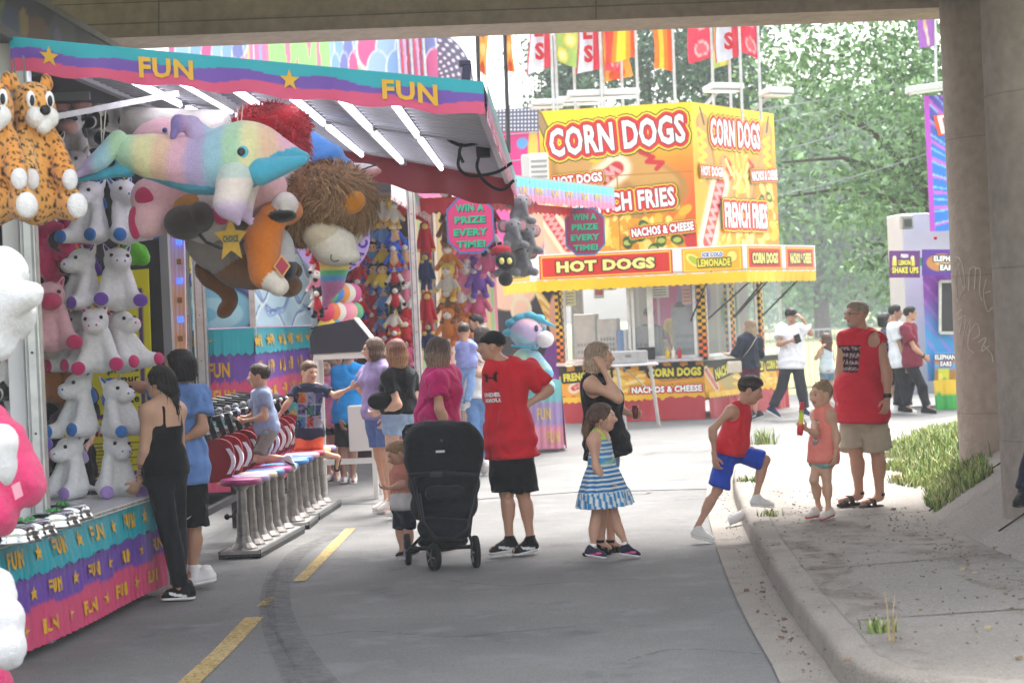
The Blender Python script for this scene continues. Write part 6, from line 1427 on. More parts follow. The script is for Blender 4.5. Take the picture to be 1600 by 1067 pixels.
# ---------------------------------------------------------------- the people in the photograph
a=Person('young woman in black camisole and black trousers leaning on the skirted counter',14.3,dict(hd=(249,590),nk=(258,624),sl=(229,634,-.12),sr=(279,632,.1),el=(226,697,-.1),wl=(217,745,.0),il=(204,763,.05),er=(281,695,.2),wr=(262,738,.3),hl=(246,734,-.06),hr=(272,734,.06),kl=(266,829,-.05),kr=(277,826,.07),al=(283,909,-.04),ar=(279,905,.1),tl=(252,924,-.05),tr=(258,919,.14)),h=1.7,yaw=-128,hyaw=-105,skin='#b98d70',female=True)
a.body(curl=.3,tattoo=(lerp(a.j['el'],a.j['wl'],.35),lerp(a.j['el'],a.j['wl'],.95))); a.hair('lowpony','#15110f',length=.16,seed=2)
a.top('#131317',0,.008,.0,.09,name='camisole',armhole=.1,wr=.004,strap=.66); a.legs('#1b1b20',2-.02,.014,.006,'trousers',wr=.003); a.shoe('#1a1a1d','#e9e9e6',accent='#e9e9e6')
a=Person('young man with dark mop hair in light blue tee and black shorts',14.95,dict(hd=(279,578),nk=(288,606),sl=(267,619,.12),sr=(311,622,-.12),el=(226,612,.28),wl=(192,606,.3),er=(318,676,-.16),wr=(287,694,-.2),hl=(284,745,.05),hr=(304,745,-.05),kl=(290,829,.06),kr=(304,829,-.05),al=(292,896,.06),ar=(303,897,-.05),tl=(275,917,.07),tr=(287,918,-.06)),h=1.74,yaw=-75,hyaw=-98,skin='#a8775a')
a.body(curl=.6); a.hair('mop','#16110f',seed=4); a.top('#6f93cf',.62,.03,-.08,name='tshirt',slr=1.3); a.legs('#17171b',.98,.035,.03,'shorts'); a.shoe('#eceae8','#f4f4f2',sock=('#f0efed',.14))
g=Geo(); p=a.j['kr']+(a.j['hr']-a.j['kr'])*.18-V3(.03,.118,0); pts=curve([p+V3(-.02,0,.012),p+V3(-.012,-.002,-.004),p+V3(.03,.0,.02)],5); g.tube(pts,[.001,.003,.005,.007,.008,.006,.005,.004,.003,.002,.001][:len(pts)],5,'#f2f2f2'); g.build('shorts_mark',M_PAINT,a.t)
# boys on the stools
a=Person('small boy in grey-blue tee and camo shorts kneeling before the water guns',18.3,dict(hd=(405,588),nk=(409,609),sl=(401,617,.12),sr=(412,618,-.11),el=(397,652,.18),wl=(379,652,.15),er=(415,651,-.14),wr=(384,657,-.02),hl=(417,674,.06),hr=(420,674,-.06),kl=(403,716,.08),kr=(406,717,-.07),al=(452,716,.1),ar=(452,715,-.05),tl=(462,735,.11),tr=(464,733,-.04)),h=1.2,yaw=-85,hyaw=-90,skin='#b98468',hh=.215,snap=False,limb=1.)
a.body(curl=.8,brow='#5a4432'); a.hair('short','#3a2a20',seed=3)
a.top('#8f9cbd',.55,.014,-.04,name='tshirt'); a.legs('#6d6a64',.85,.018,.012,'shorts',col=lambda V: np.where((fnoise(V,14,33)>.15)[:,None],C('#55524f'),np.where((fnoise(V,11,37)<-.25)[:,None],C('#8a857c'),C('#6d6a66')))); a.shoe('#b9bbc0','#d9dadb',accent='#2a2a30')
g=Geo(); p=a.j['wl']+V3(-.05,0,.02); S=Sdf(.012,.02); S.ell(p,(.05,.04,.08),None,'#2f56c8'); S.disp=lambda q: .012*fnoise(q,22,3); S.into(g,lambda V,cc: np.where((fnoise(V,30,6)>.4)[:,None],C('#a9c4ee'),cc)); tag(g.build('plush_bag',M_VINYL,smooth=True),'crinkled bright blue bag held by the small boy at the guns','bag')
def comic(u,v,cc):
    i=np.floor(u*3); k=np.floor(v*3); t=np.modf(np.sin(i*12.9+k*78.2)*43758.5)[0]; t=np.abs(t)
    pal=np.array([C(x) for x in('#3f6fa8','#b0522f','#8a8fa0','#5a3f7a','#3f7a5a','#30406a','#c0742f','#7a7f98','#46527a')]); c=pal[(i+3*k).astype(int)%9]
    n=fnoise(np.stack((u*3,v*3,0*u),1),7,44); c=np.where((n>.3)[:,None],pal[((i+3*k+4).astype(int))%9],c); c=np.where((n<-.4)[:,None],C('#1c2030'),c); e=np.minimum(np.abs(u*3-np.round(u*3)),np.abs(v*3-np.round(v*3)))<.05; return np.where(e[:,None],C('#8f95a8'),c)
a=Person('boy in navy comic-panel tee and orange shorts kneeling on a stool, arm stretched out',20.5,dict(hd=(483,582),nk=(486,601),sl=(465,609),sr=(506,608),el=(450,630,-.1),wl=(436,649,-.06),er=(524,618,-.08),wr=(548,606,-.1),ir=(556,602,-.1),hl=(473,678),hr=(495,678),kl=(471,708,-.1),kr=(494,707,-.08),al=(486,716,.24),ar=(528,713,.06),tl=(494,735,.27),tr=(526,736,.1)),h=1.25,yaw=8,hyaw=42,pitch=8,skin='#c89678',hh=.22,snap=False)
a.body(curl=[.5,.35],brow='#6a5038'); a.hair('short','#6a5140',seed=5); a.top('#2b3048',.6,.016,-.08,name='tshirt',col=graphic('#2b3048',(-.13,.13,.07,.43),comic)(a)); a.legs('#ee6a48',.9,.02,.015,'shorts'); a.shoe('#2a2a2e','#3a3a3e',style='sneaker')
# people by the console
a=Person('woman in lavender tee and denim shorts with brown bob and sunglasses',20.3,dict(hd=(583,546),nk=(590,566),sl=(573,581,.15),sr=(604,579,-.14),el=(562,602,.2),wl=(573,624,.05),er=(612,622,-.2),wr=(604,650,-.2),hl=(583,645),hr=(600,645),kl=(593,711),kr=(604,711),al=(606,778),ar=(612,779),tl=(582,795),tr=(588,797)),h=1.74,yaw=-60,hyaw=-82,skin='#c9987c',female=True,fat=1.08)
a.body(curl=.5); a.hair('bob','#5a4436','#6a5344',length=.17,seed=6); a.top('#a08fbd',.6,.02,-.06,name='tshirt'); a.legs('#5f79b0',.78,.015,.012,'shorts',M_DENIM); a.shoe('#eceae6','#f2f2f0'); a.glasses(lens='#1a1a1e')
a=Person('woman with long auburn hair in black tee and light denim shorts near the stroller',19.6,dict(hd=(617,553),nk=(624,576),sl=(607,592,-.12),sr=(643,591,.12),el=(622,636,-.22),wl=(596,646,-.16),er=(648,630,.1),wr=(632,654,.2),hl=(613,653),hr=(636,653),kl=(613,725),kr=(628,725),al=(617,793),ar=(630,793),tl=(602,806),tr=(612,808)),h=1.74,yaw=-128,hyaw=-115,skin='#d0a184',female=True,fat=1.12)
a.body(curl=.5); a.hair('long','#6a4030','#b98a62',length=.36,seed=7); a.top('#17171b',.6,.012,.02,name='tshirt'); a.legs('#9ab0cf',.42,.014,.02,'shorts',M_DENIM,waist=.2); a.shoe('#efede9','#f4f4f2'); a.band('l','#1a1a1c',.88,.036,.045,'watch')
g=Geo(); s_=a; pts=[s_.P_+s_.up*(.16+.27*t)+s_.R*(-.12+.22*t)-s_.F*(.155-.02*t) for t in np.linspace(0,1,10)]; g.sheet(np.array([[p-s_.R*.012,p+s_.R*.012] for p in pts]),'#101012',thick=(0,-.004,0)); g.build('bag_strap',M_CLOTH,a.t)
g=Geo(); S=Sdf(.012,.03); S.ell(a.j['wl']+V3(-.0,-.02,.1),(.13,.07,.09),None,'#141416'); S.into(g); tag(g.build('belt_bag',M_CLOTH,smooth=True),'small black bag worn on the front of the woman with auburn hair','bag')
a=Person('man in bright blue polo shirt and black shorts behind the white console stand',24.3,dict(hd=(545,548),nk=(545,569),sl=(528,580),sr=(564,580),el=(530,622,-.06),wl=(533,655,-.12),er=(568,622,0),wr=(562,655,-.1),hl=(536,657),hr=(553,657),kl=(536,705),kr=(552,705),al=(538,742),ar=(552,742),tl=(536,752,-.12),tr=(552,753,-.12)),h=1.72,yaw=0,skin='#6f4a38')
a.body(); a.hair('buzz','#1a1512'); a.top('#2492dc',.65,.025,-.04,name='polo_shirt'); a.legs('#1a1a1e',.85,.03,.02,'shorts'); a.shoe('#e9e9ea','#f2f2f2')
g=Geo(); S=Sdf(.01,.02); S.ell(a.H_(0,.27,-.34),np.array((.17,.12,.16))*a.hh,a.hax(),'#a9a29c'); S.into(g); g.build('beard',M_HAIR,a.t,smooth=True)
a=Person('girl with long brown hair in pink hooded top and black shorts behind the console stand',24.8,dict(hd=(514,572),nk=(516,591),sl=(503,601),sr=(530,601),el=(501,632,-.05),wl=(507,655,-.1),er=(533,632,0),wr=(529,655,-.05),hl=(510,655),hr=(525,655),kl=(512,700),kr=(524,700),al=(514,737),ar=(526,737),tl=(510,747,-.1),tr=(526,748,-.1)),h=1.58,yaw=-20,hyaw=-30,skin='#c9987c',female=True)
a.body(); a.hair('long','#6a4c3c',length=.34,seed=8); a.top('#ee8fb4',1.5,.03,-.1,name='hooded_top'); a.legs('#1a1a1e',.5,.02,.01,'shorts'); a.shoe('#e9e9ea','#f2f2f2')
a=Person('person in red shirt mostly hidden behind the pink hooded top',25.6,dict(hd=(527,560),nk=(528,578),sl=(514,589),sr=(542,589),el=(512,620),wl=(514,648),er=(543,622),wr=(540,648),hl=(520,650),hr=(536,650),kl=(521,695),kr=(535,695),al=(521,733),ar=(535,733),tl=(519,743,-.1),tr=(535,744,-.1)),h=1.66,yaw=10,skin='#7a5240'); a.body(); a.hair('mop','#2a1d18',seed=3); a.top('#d42f3a',.6,.02,-.05,name='tshirt'); a.legs('#26262c',1.9,.02,.01,'trousers'); a.shoe('#2a2a2e','#dddddd')
# stroller family
a=Person('woman in magenta tee with long highlighted hair standing behind the black stroller',16.75,dict(hd=(689,557),nk=(687,581),sl=(668,595,.1),sr=(704,594,.16),el=(687,648,-.27),wl=(704,685,-.2),er=(712,650,.25),wr=(716,690,.2),hl=(672,668,-.07),hr=(694,668,.08),kl=(676,762),kr=(694,762),al=(678,846),ar=(692,844),tl=(704,860,-.06),tr=(716,858,.08)),h=1.7,yaw=100,hyaw=118,skin='#b98a6e',female=True,fat=1.18)
a.j['sl']=P(682,594,16.55); a.body(curl=.7); a.hair('long','#4a3b33','#a58f78',length=.3,seed=9,amp=.016); a.top('#c2256f',.62,.03,-.08,name='tshirt',flare=.04); a.legs('#1d1d22',1.96,.012,.01,'trousers'); a.shoe('#eceaea','#f4f4f4')
g=Geo(); pts=[a.N+V3(-.07+.0*t,-.17,-.02-.42*t)+V3(.1*t*t,0,0) for t in np.linspace(0,1,10)]; g.sheet(np.array([[p-V3(.017,0,0),p+V3(.017,0,0)] for p in pts]),'#141416',thick=(0,-.004,0)); g.build('bag_strap',M_CLOTH,a.t)
a=Person('toddler in pink and white tee and navy shorts standing beside the stroller',16.15,dict(hd=(630-8,709),nk=(634-8,729),sl=(628-8,738,.05),sr=(648-8,738,-.06),el=(639-8,756,-.1),wl=(615-8,762,-.06),il=(608-8,762,-.05),er=(652-8,756,-.02),wr=(655-8,770,.05),hl=(633-8,794),hr=(645-8,794),kl=(633-8,829),kr=(646-8,829),al=(637-8,857),ar=(648-8,858),tl=(626-8,868),tr=(640-8,871)),h=.96,yaw=-48,hyaw=-72,pitch=22,skin='#c8937a',hh=.2,limb=1.15)
a.body(curl=.5,brow='#9a7a5a'); a.hair('short','#9a7a58',seed=11); a.top('#d9998a',.75,.014,-.02,name='tshirt',col=lambda V,a=a: np.where((a.loc(V)[2]>.13)[:,None],C('#d08a78'),C('#d9d6d6'))); a.legs('#232838',.9,.014,.012,'shorts'); a.shoe('#2a2a2e','#cfcfcf')
# black stroller
st=thing('stroller','black pushchair with tall hood facing the camera beside the man in red','stroller',(*G(690,884)[:2],-.012)); d0=15.45
BLK,CH='#15161a','#2a2b30'
def sp(x,y,dd=0.): return P(x,y,d0+dd)
g=Geo(); hood=[]
S=Sdf(.012,.05); S.cone(sp(668,694,.28),sp(718,694,.28),.19,.19,BLK); S.cone(sp(655,716,.2),sp(732,716,.2),.12,.12,BLK); S.cone(sp(652,735,.12),sp(735,735,.12),.075,.075,BLK); S.clip(sp(692,741,0),(0,-.2,-1)); S.cut_ell(sp(692,750,-.02),(.16,.22,.09)); S.disp=lambda p: .003*np.sin(p[:,2]*30+p[:,0]*3)+.006*fnoise(p,22,4); S.into(g); g.build('hood',M_CLOTH,st,smooth=True)
g=Geo(); S=Sdf(.012,.05); S.cone(sp(668,752,.2),sp(720,752,.2),.15,.15,'#191a1f'); S.cone(sp(664,790,.16),sp(724,790,.16),.12,.12,'#1b1c21'); S.cone(sp(668,826,.02),sp(720,826,.02),.085,.085,'#17181d'); S.cone(sp(676,770,-.0),sp(714,770,-.0),.06,.06,'#202127'); S.disp=lambda p: .009*fnoise(p,24,3); S.into(g); g.build('seat',M_CLOTH,st,smooth=True)
g=Geo(); u=np.linspace(0,1,14); g.tube([sp(640+104*t,742-3*math.sin(t*3.14),-.12*math.sin(t*3.14)) for t in u],.018,8,'#26272c'); g.tube([sp(672+36*t,741,-.135) for t in u[:8]],.0195,8,'#3a3b41'); g.build('bumper_bar',M_RUB,st)
g=Geo()
for x0,x1,xb in((642,655,636),(748,738,744)):
    g.tube([sp(x0,735,.1),sp(x1,790,.05),sp(x1+(6 if x1<700 else -5),835,.0),sp(xb,862,.25 if x0<700 else .2)],.014,8,CH)
g.tube([sp(655,770,-.02),sp(662,815,-.05),sp(680,840,-.07),sp(705,842,-.07),sp(730,825,-.05),sp(741,780,-.02)],.013,8,'#34353b'); g.tube([sp(650,735,.25),sp(636,665,.45)],.013,8,CH)
g.tube([sp(640,857,.1),sp(744,853,.1)],.016,8,CH); g.tube([sp(678,845,-.1),sp(678,872,-.12)],.014,8,CH); g.tube([sp(741,845,-.02),sp(741,868,-.05)],.014,8,CH); g.build('frame',M_METAL,st)
g=Geo(); g.tube([sp(650,664,.42),sp(636,666,.46),sp(631,674,.47),sp(632,686,.47)],.016,8,'#1b1c20'); g.tube([sp(650,664,.42),sp(735,662,.42)],.016,8,'#1b1c20'); g.build('handle',M_RUB,st)
g=Geo(); g.frame(sp(688,705,-.035),(.035,0,0),(0,.004,0),(0,0,.009),'#c9cacc',.002); g.ell(sp(690,688,-.03),(.012,.006,.012),'#3a3b40',8); g.build('badge',M_PAINT,st)
g=Geo(); S=Sdf(.013,.04); S.ell(sp(692,845,.22),(.2,.16,.075),None,'#1a1b1f'); S.disp=lambda p: .008*fnoise(p,14,9); S.into(g); g.build('basket',M_CLOTH,st,smooth=True)
for px,py,dd,r,ax in((637,858,.35,.125,(1,.15,0)),(678,865,-.1,.105,(1,.5,0)),(743,858,-.02,.125,(1,.2,0))):
    o=sp(px,py,dd); o[2]=r-.012; ax=nrm(ax); g=Geo(); g.lathe(o-ax*.022,[(r*.72,0),(r*.96,.002),(r,.012),(r,.032),(r*.96,.042),(r*.72,.044)],28,'#1a1a1c',ax=ax); w=g.build('wheel',M_RUB,st,smooth=True)
    g=Geo(); g.lathe(o-ax*.02,[(r*.7,0),(r*.7,.04)],24,'#3c3d43',ax=ax); y=np.cross(ax,(0,0,1)); 
    for k in range(5): b=2*math.pi*k/5; q=(y*math.cos(b)+V3(0,0,1)*math.sin(b)); g.bar(o-ax*.024,o-ax*.024+q*r*.66,.014,.01,'#8a8b90')
    g.build('rim',M_METAL,w)
# the man in red
def ua(u,v,cc):
    x=(u-.5)*2; m=(v>.55)&(np.abs(np.abs(x)-.35-.9*(v-.76)**2*4)<.16)|((np.abs(v-.76)<.035)&(np.abs(x)<.45)); cc=np.where(m[:,None],C('#1a1416'),cc)
    m=(np.abs(v-.93)<.02); cc=np.where(m[:,None],C('#3a1418'),cc); return np.where(((v<.05)&(np.abs(x)<.8))[:,None],C('#5a0f18'),cc)
a=Person('man in red tee, black shorts and black cap with hand on hip beside the stroller',16.1,dict(hd=(768,545),nk=(786,567),sl=(771,580,-.0),sr=(828,579,-.02),el=(772,640,.2),wl=(788,664,.32),er=(858,612,.02),wr=(826,634,-.06),ir=(815,646,-.08),hl=(783,698,.0),hr=(813,698,.0),kl=(791,771,-.02),kr=(817,771,.02),al=(796,842,-.02),ar=(829,842,.02),tl=(765,864,-.1),tr=(802,866,-.1)),h=1.78,yaw=-48,hyaw=-88,skin='#b07c60',fat=1.08)
a.body(curl=.35); a.hair('buzz','#3a2a22',seed=12,amp=.004); o=a.cap('#141417'); a.top('#d11f2f',.72,.034,-.1,flare=.035,name='tshirt',col=graphic('#d11f2f',(-.095,.095,.44,.60),ua)(a),slr=1.3,wr=.014); a.legs('#141418',.98,.045,.035,'shorts',wr=.013); a.shoe('#1f1f23','#ececea',sock=('#1f1f23',.05),accent='#e6e6e6')
def chest_text(a,items,name='print'):
    """letters pressed on the front of a shirt: rays from outside find the cloth"""
    dg=bpy.context.evaluated_depsgraph_get(); ob=[c for c in a.t.children if c.name.split('.')[0] in('tshirt','tank_top')][0]
    from mathutils.bvhtree import BVHTree
    me=ob.data; off=ROOT[a.t.name]; bv=BVHTree.FromPolygons([tuple(np.array(v.co)+off) for v in me.vertices],[tuple(p.vertices) for p in me.polygons])
    g=Geo()
    for s,x0,z0,x1,z1,c,bold in items:
        V,Fc,_=text_mesh(s,bold); bm=bmesh.new(); vs=[bm.verts.new(p) for p in V]
        for f in Fc:
            try: bm.faces.new([vs[i] for i in f])
            except ValueError: pass
        for ax in(0,1):
            for i in range(1,12): bmesh.ops.bisect_plane(bm,geom=bm.verts[:]+bm.edges[:]+bm.faces[:],plane_co=(i/12 if ax==0 else 0,i/12 if ax else 0,0),plane_no=(1-ax,ax,0))
        bm.verts.index_update(); out=[]
        for v in bm.verts:
            x=x0+(x1-x0)*v.co.x; z=z0+(z1-z0)*v.co.y; o=a.P_+a.R*x+a.up*z+a.F*.6; h=bv.ray_cast(Vector(o),Vector(-a.F)); p=np.array(h[0]) if h[0] else a.P_+a.R*x+a.up*z+a.F*.15; out.append(p+a.F*.004)
        g.add(out,[[v.index for v in f.verts] for f in bm.faces],c); bm.free()
    return g.build(name,M_PAINT,ob)
chest_text(a,[('UNDER',-.1,.405,.1,.44,'#f0f0f0',.06),('ARMOUR',-.1,.36,.1,.395,'#f0f0f0',.06)])
g=Geo(); g.tube([a.H_(.37,-.1,.22),a.H_(.3,.2,.24),a.H_(.24,.3,.235)],.003,4,'#c9c9c9'); lay_text(g,'CAP',on_quad([a.H_(.385,-.28,.2),a.H_(.385,-.08,.2),a.H_(.385,-.08,.28),a.H_(.385,-.28,.28)]),.1,.1,.9,.9,'#d9d9d9',.05) if False else None; g.build('cap_mark',M_PAINT,o)
# family behind him
a=Person('woman in white tank top and blue jeans carrying a small boy, seen from behind',24.6,dict(hd=(751,522),nk=(747,543),sl=(731,553),sr=(764,553),el=(752,583,-.2),wl=(722,574,-.22),er=(768,583,.1),wr=(735,570,.3),hl=(737,622),hr=(753,622),kl=(741,672),kr=(754,672),al=(744,722),ar=(757,722),tl=(741,735,-.1),tr=(756,736,.08)),h=1.74,yaw=-160,hyaw=-120,skin='#c79a7e',female=True)
a.body(); a.hair('bob','#3f3028',length=.12,seed=13); a.top('#eceaea',0,.01,.02,name='tank_top',armhole=.07); a.legs('#6f93c8',1.97,.008,.008,'jeans',M_DENIM,waist=.17); a.shoe('#f0efee','#f4f4f4')
a=Person('little boy in lavender hooded top and jeans carried on a woman\'s arm',24.3,dict(hd=(725,518),nk=(727,534),sl=(717,541),sr=(739,541),el=(716,558,.1),wl=(724,570,.2),er=(741,556,.1),wr=(748,562,.15),hl=(724,575),hr=(736,575),kl=(718,600,.0),kr=(736,602,-.06),al=(720,630,0),ar=(730,628,-.1),tl=(726,640,-.1),tr=(724,638,-.18)),h=.98,yaw=172,hyaw=175,skin='#a8775a',hh=.2,snap=False)
a.body(); a.hair('buzz','#3a2d26'); a.top('#8f97cf',1.8,.018,-.02,name='hooded_top'); a.legs('#86a4d4',1.95,.012,.008,'jeans',M_DENIM); a.shoe('#a9a7a6','#e3e3e3')
a=Person('bearded man in grey-blue shirt and beige trousers half hidden behind the man in red',26.4,dict(hd=(743,509),nk=(748,531),sl=(730,543),sr=(772,543),el=(728,585),wl=(738,612,-.1),er=(775,587),wr=(772,620,-.08),hl=(742,621),hr=(765,621),kl=(745,672),kr=(764,672),al=(746,715),ar=(765,716),tl=(742,725,-.1),tr=(764,727,-.1)),h=1.8,yaw=-30,hyaw=-78,skin='#9a6a50')
a.body(); a.hair('buzz','#1f1815'); a.top('#7f9ccf',.62,.03,-.08,name='shirt'); a.legs('#c9b89c',1.96,.025,.01,'trousers'); a.shoe('#2a2622','#ddd8d0')
g=Geo(); S=Sdf(.01,.02); S.ell(a.H_(0,.2,-.32),np.array((.24,.2,.2))*a.hh,a.hax(),'#231b17'); S.cut_ell(a.H_(0,.36,-.12),np.array((.2,.2,.1))*a.hh,a.hax()); S.into(g); g.build('beard',M_HAIR,a.t,smooth=True)
# blonde woman and the girl in stripes
a=Person('blonde woman in black sleeveless top and denim shorts with hand to her ear',15.95,dict(hd=(938,563),nk=(931,590),sl=(923,606,-.17),sr=(940,602,.18),el=(966,628,-.2),wl=(943,582,-.14),il=(938,570,-.12),er=(962,640,.22),wr=(981,650,.16),ir=(992,652,.14),hl=(944,700),hr=(952,700),kl=(942,782),kr=(952,782),al=(939,849),ar=(955,849),tl=(954,862,-.06),tr=(973,860,.1)),h=1.68,yaw=72,hyaw=82,skin='#bd8c70',female=True,fat=1.12)
a.body(curl=[.5,.7]); a.hair('bob','#8d7863','#cdb697',length=.22,seed=14,amp=.016); a.top('#131316',0,.028,-.1,name='sleeveless_top',armhole=.085,flare=.05,wr=.014); a.legs('#7f93b4',.45,.015,.012,'shorts',M_DENIM); a.shoe('#151517','#151517',style='sandal')
tats=lerp(a.j['kr'],a.j['ar'],.25)
g=Geo(); o=a.j['wr']+V3(.06,-.03,.0); g.lathe(o,[(.02,-.05),(.03,.06)],14,'#7a1f26'); tag(g.build('drink_can',M_PAINT,smooth=True),'dark red drink held low in the blonde woman\'s far hand','drink')
def stripes(V,a):
    x,y,z=a.loc(V); b=z*1.; k=np.sin(b*2*math.pi/.034); cc=np.where((k>.3)[:,None],C('#dfe3dc'),C('#2f78b4')); thin=(z>.085)&(z<.13); k2=np.sin(b*2*math.pi/.012); cc=np.where(thin[:,None],np.where((k2>0)[:,None],C('#8fb39c'),C('#3f8fbf')),cc); return cc
a=Person('little girl in blue and white striped sundress with brown ponytail',15.5,dict(hd=(942,650),nk=(936,676),sl=(925,686,-.11),sr=(941,684,.12),el=(931,727,-.14),wl=(947,753,-.13),il=(957,762,-.12),er=(948,722,.15),wr=(962,748,.12),hl=(938,738,-.05),hr=(944,738,.06),kl=(930,811,-.04),kr=(961,808,.05),al=(926,851,-.03),ar=(978,849,.05),tl=(948,866,-.04),tr=(1001,864,.06)),h=1.2,yaw=68,hyaw=80,skin='#bd8a72',hh=.215,limb=.98)
a.body(curl=.6,brow='#5a4030'); a.hair('pony','#4f382b','#7a5a44',length=.26,seed=15); a.top('#3a86bd',0,.008,.06,name='dress_top',armhole=.085,neckdrop=.03,wr=.003,col=lambda V,a=a: np.where(((a.loc(V)[2]>a.L*.86))[:,None],C('#b9d84a'),stripes(V,a)))
a.skirt(.085,-.14,.105,.20,'#3a86bd',col=lambda V,v,a=a: stripes(V-a.up*0,a),name='dress_skirt',amp=.014)
a.skirt(-.125,-.245,.205,.225,'#3a86bd',col=lambda V,v,a=a: np.where((np.sin(np.arctan2(a.loc(V)[0],a.loc(V)[1])*34+3*v)>.1)[:,None],C('#dfe6e6'),C('#3a86bd')),name='dress_frill',folds=17,amp=.018)
a.shoe('#26283a','#e6e0e6',sock=('#eeeeee',.14),accent='#e0609a')
# boy stepping up the kerb
def num(u,v,cc): return np.where((np.abs(np.hypot((u-.5)*1.,(v-.5)*1.2)-.3)<.13)[:,None],C('#2a2030'),cc)
a=Person('boy in red tank top and blue shorts stepping from the road up the kerb',16.4,dict(hd=(1172,613),nk=(1156,636),sl=(1141,644,-.14),sr=(1160,641,.14),el=(1113,674,-.2),wl=(1116,714,-.2),il=(1118,727,-.2),er=(1158,676,.16),wr=(1165,698,.1),hl=(1136,708,-.02),hr=(1148,707,.06),kl=(1121,768,-.05),kr=(1195,721,.04),al=(1089,826,-.06),ar=(1181,777,.04),tl=(1117,846,-.08),tr=(1210,792,.05)),h=1.42,yaw=72,hyaw=78,pitch=20,skin='#a06e54',hh=.222,limb=.92)
a.body(curl=.5,brow='#3a2a20'); a.hair('fade','#2d221c',seed=16); a.top('#cf2733',0,.018,-.03,flare=.02,name='tank_top',armhole=.085,col=graphic('#cf2733',(-.02,.09,.22,.36),num)(a),wr=.01)
o=a.legs('#2348b4',.93,.03,.03,'shorts',wr=.012,col=lambda V,a=a: np.where(((np.abs((V-lerp(a.j['hr'],a.j['kr'],.28))@nrm(a.j['kr']-a.j['hr']))<.07)&(V[:,2]>lerp(a.j['hr'],a.j['kr'],.28)[2]+.045))[:,None],C('#b9bdc4'),C('#2348b4'))); a.shoe('#d6d4d0','#e6e4e0',sock=('#d9d7d4',.03))
# girl in coral
def owls(u,v,cc):
    for b,c in((.82,'#8a8478'),(.5,'#c83a6a'),(.2,'#8a8a84')):
        cc=np.where((np.hypot((u-.5),(v-b)*1.6)<.24)[:,None],C(c),cc)
        for s in(.38,.62): cc=np.where((np.hypot(u-s,(v-b-.05)*1.6)<.07)[:,None],C('#d9d0b8'),cc)
    return cc
a=Person('little girl in coral tank top and mint shorts holding a red and yellow bubble wand',16.3,dict(hd=(1282,616),nk=(1288,637),sl=(1273,646),sr=(1298,646),el=(1274,676,-.16),wl=(1258,668,-.24),il=(1252,664,-.26),er=(1307,679,-.1),wr=(1305,707,-.14),ir=(1304,718,-.15),hl=(1278,716),hr=(1293,716),kl=(1271,748,-.08),kr=(1291,746,-.04),al=(1279,791),ar=(1294,793),tl=(1259,806,-.08),tr=(1281,809,-.1)),h=1.13,yaw=-50,hyaw=-58,pitch=4,skin='#bf8f72',hh=.215,zg=.144,limb=.98)
a.body(curl=[.9,.4],brow='#7a5f48'); a.hair('bun','#8d7358','#b59a78',seed=17); a.top('#ee8a7c',0,.016,-.05,name='tank_top',armhole=.085,col=graphic('#ee8a7c',(-.06,.06,.10,.34),owls)(a),wr=.008); a.legs('#8fb9b6',.3,.018,.012,'shorts'); a.shoe('#cfc4bc','#c03a4c')
g=Geo(); b=a.j['wl']+V3(-.05,-.04,-.02); u_=nrm(V3(.12,0,1)); g.lathe(b,[(.02,-.03,'#d02a3a'),(.026,.0,'#d8303a'),(.026,.05,'#d8303a'),(.018,.07,'#e0c832'),(.02,.14,'#cfd83a'),(.018,.17,'#8ab83a'),(.022,.18,'#d02a3a'),(.014,.24,'#d02a3a')],12,ax=u_); tag(g.build('bubble_wand',M_PLAST,smooth=True),'red and yellow toy wand in the coral girl\'s raised hand','toy')
g=Geo(); g.tube([a.H_(-.1,-.15,.6),a.H_(.12,-.2,.6)],.012,6,'#d9c0c4'); g.build('hair_bow',M_CLOTH,a.t)
# man in red sleeveless shirt
def blk(u,v,cc):
    cc=np.tile(C('#1b1418'),(len(u),1)); n=np.sin(u*40+3*np.sin(v*19))*np.sin(v*38); m=(np.abs(v*4%1-.5)<.26)&(n>-.1); cc=np.where(m[:,None],C('#a98a8c'),cc); return np.where((v>.93)[:,None]|(v<.07)[:,None],C('#1b1418'),cc)
a=Person('heavy-set man in red sleeveless shirt, khaki cargo shorts and sandals on the sidewalk',17.25,dict(hd=(1338,491),nk=(1347,518),sl=(1318,529,.04),sr=(1371,527,-.12),el=(1312,582,.06),wl=(1311,617,-.0),il=(1309,634,-.02),er=(1385,580,-.22),wr=(1386,620,-.26),ir=(1384,640,-.28),hl=(1333,650),hr=(1363,650),kl=(1336,702,-.02),kr=(1370,702,-.03),al=(1342,768,.03),ar=(1374,770,-.03),tl=(1309,783,-.06),tr=(1344,787,-.14)),h=1.76,yaw=-60,hyaw=-72,skin='#a06a50',zg=.144,fat=1.22,belly=.055,limb=1.1)
a.body(curl=.45,brow='#5f5048'); a.hair('buzz','#93826f',seed=18,amp=.005); a.glasses('#4a4448')
g=Geo(); S=Sdf(.008,.02); S.ell(a.H_(0,.24,-.33),np.array((.19,.16,.16))*a.hh,a.hax(),'#a09892'); S.cut_ell(a.H_(0,.36,-.16),np.array((.2,.2,.11))*a.hh,a.hax()); S.ell(a.H_(0,.385,-.165),np.array((.11,.045,.025))*a.hh,a.hax(),'#a09892'); S.into(g); g.build('beard',M_HAIR,a.t,smooth=True)
a.top('#c92638',0,.022,-.05,name='tank_top',armhole=.06,armout=.05,col=graphic('#c92638',(-.16,.12,.39,.62),blk)(a),flare=.03,wr=.014); a.legs('#b0a48f',.98,.04,.035,'cargo_shorts',wr=.012); a.shoe('#3a3230','#2a2422',style='sandal'); a.band('r','#18181a',.93,.036,.035,'watch'); a.band('l','#22222a',.95,.033,.012,'wristband')
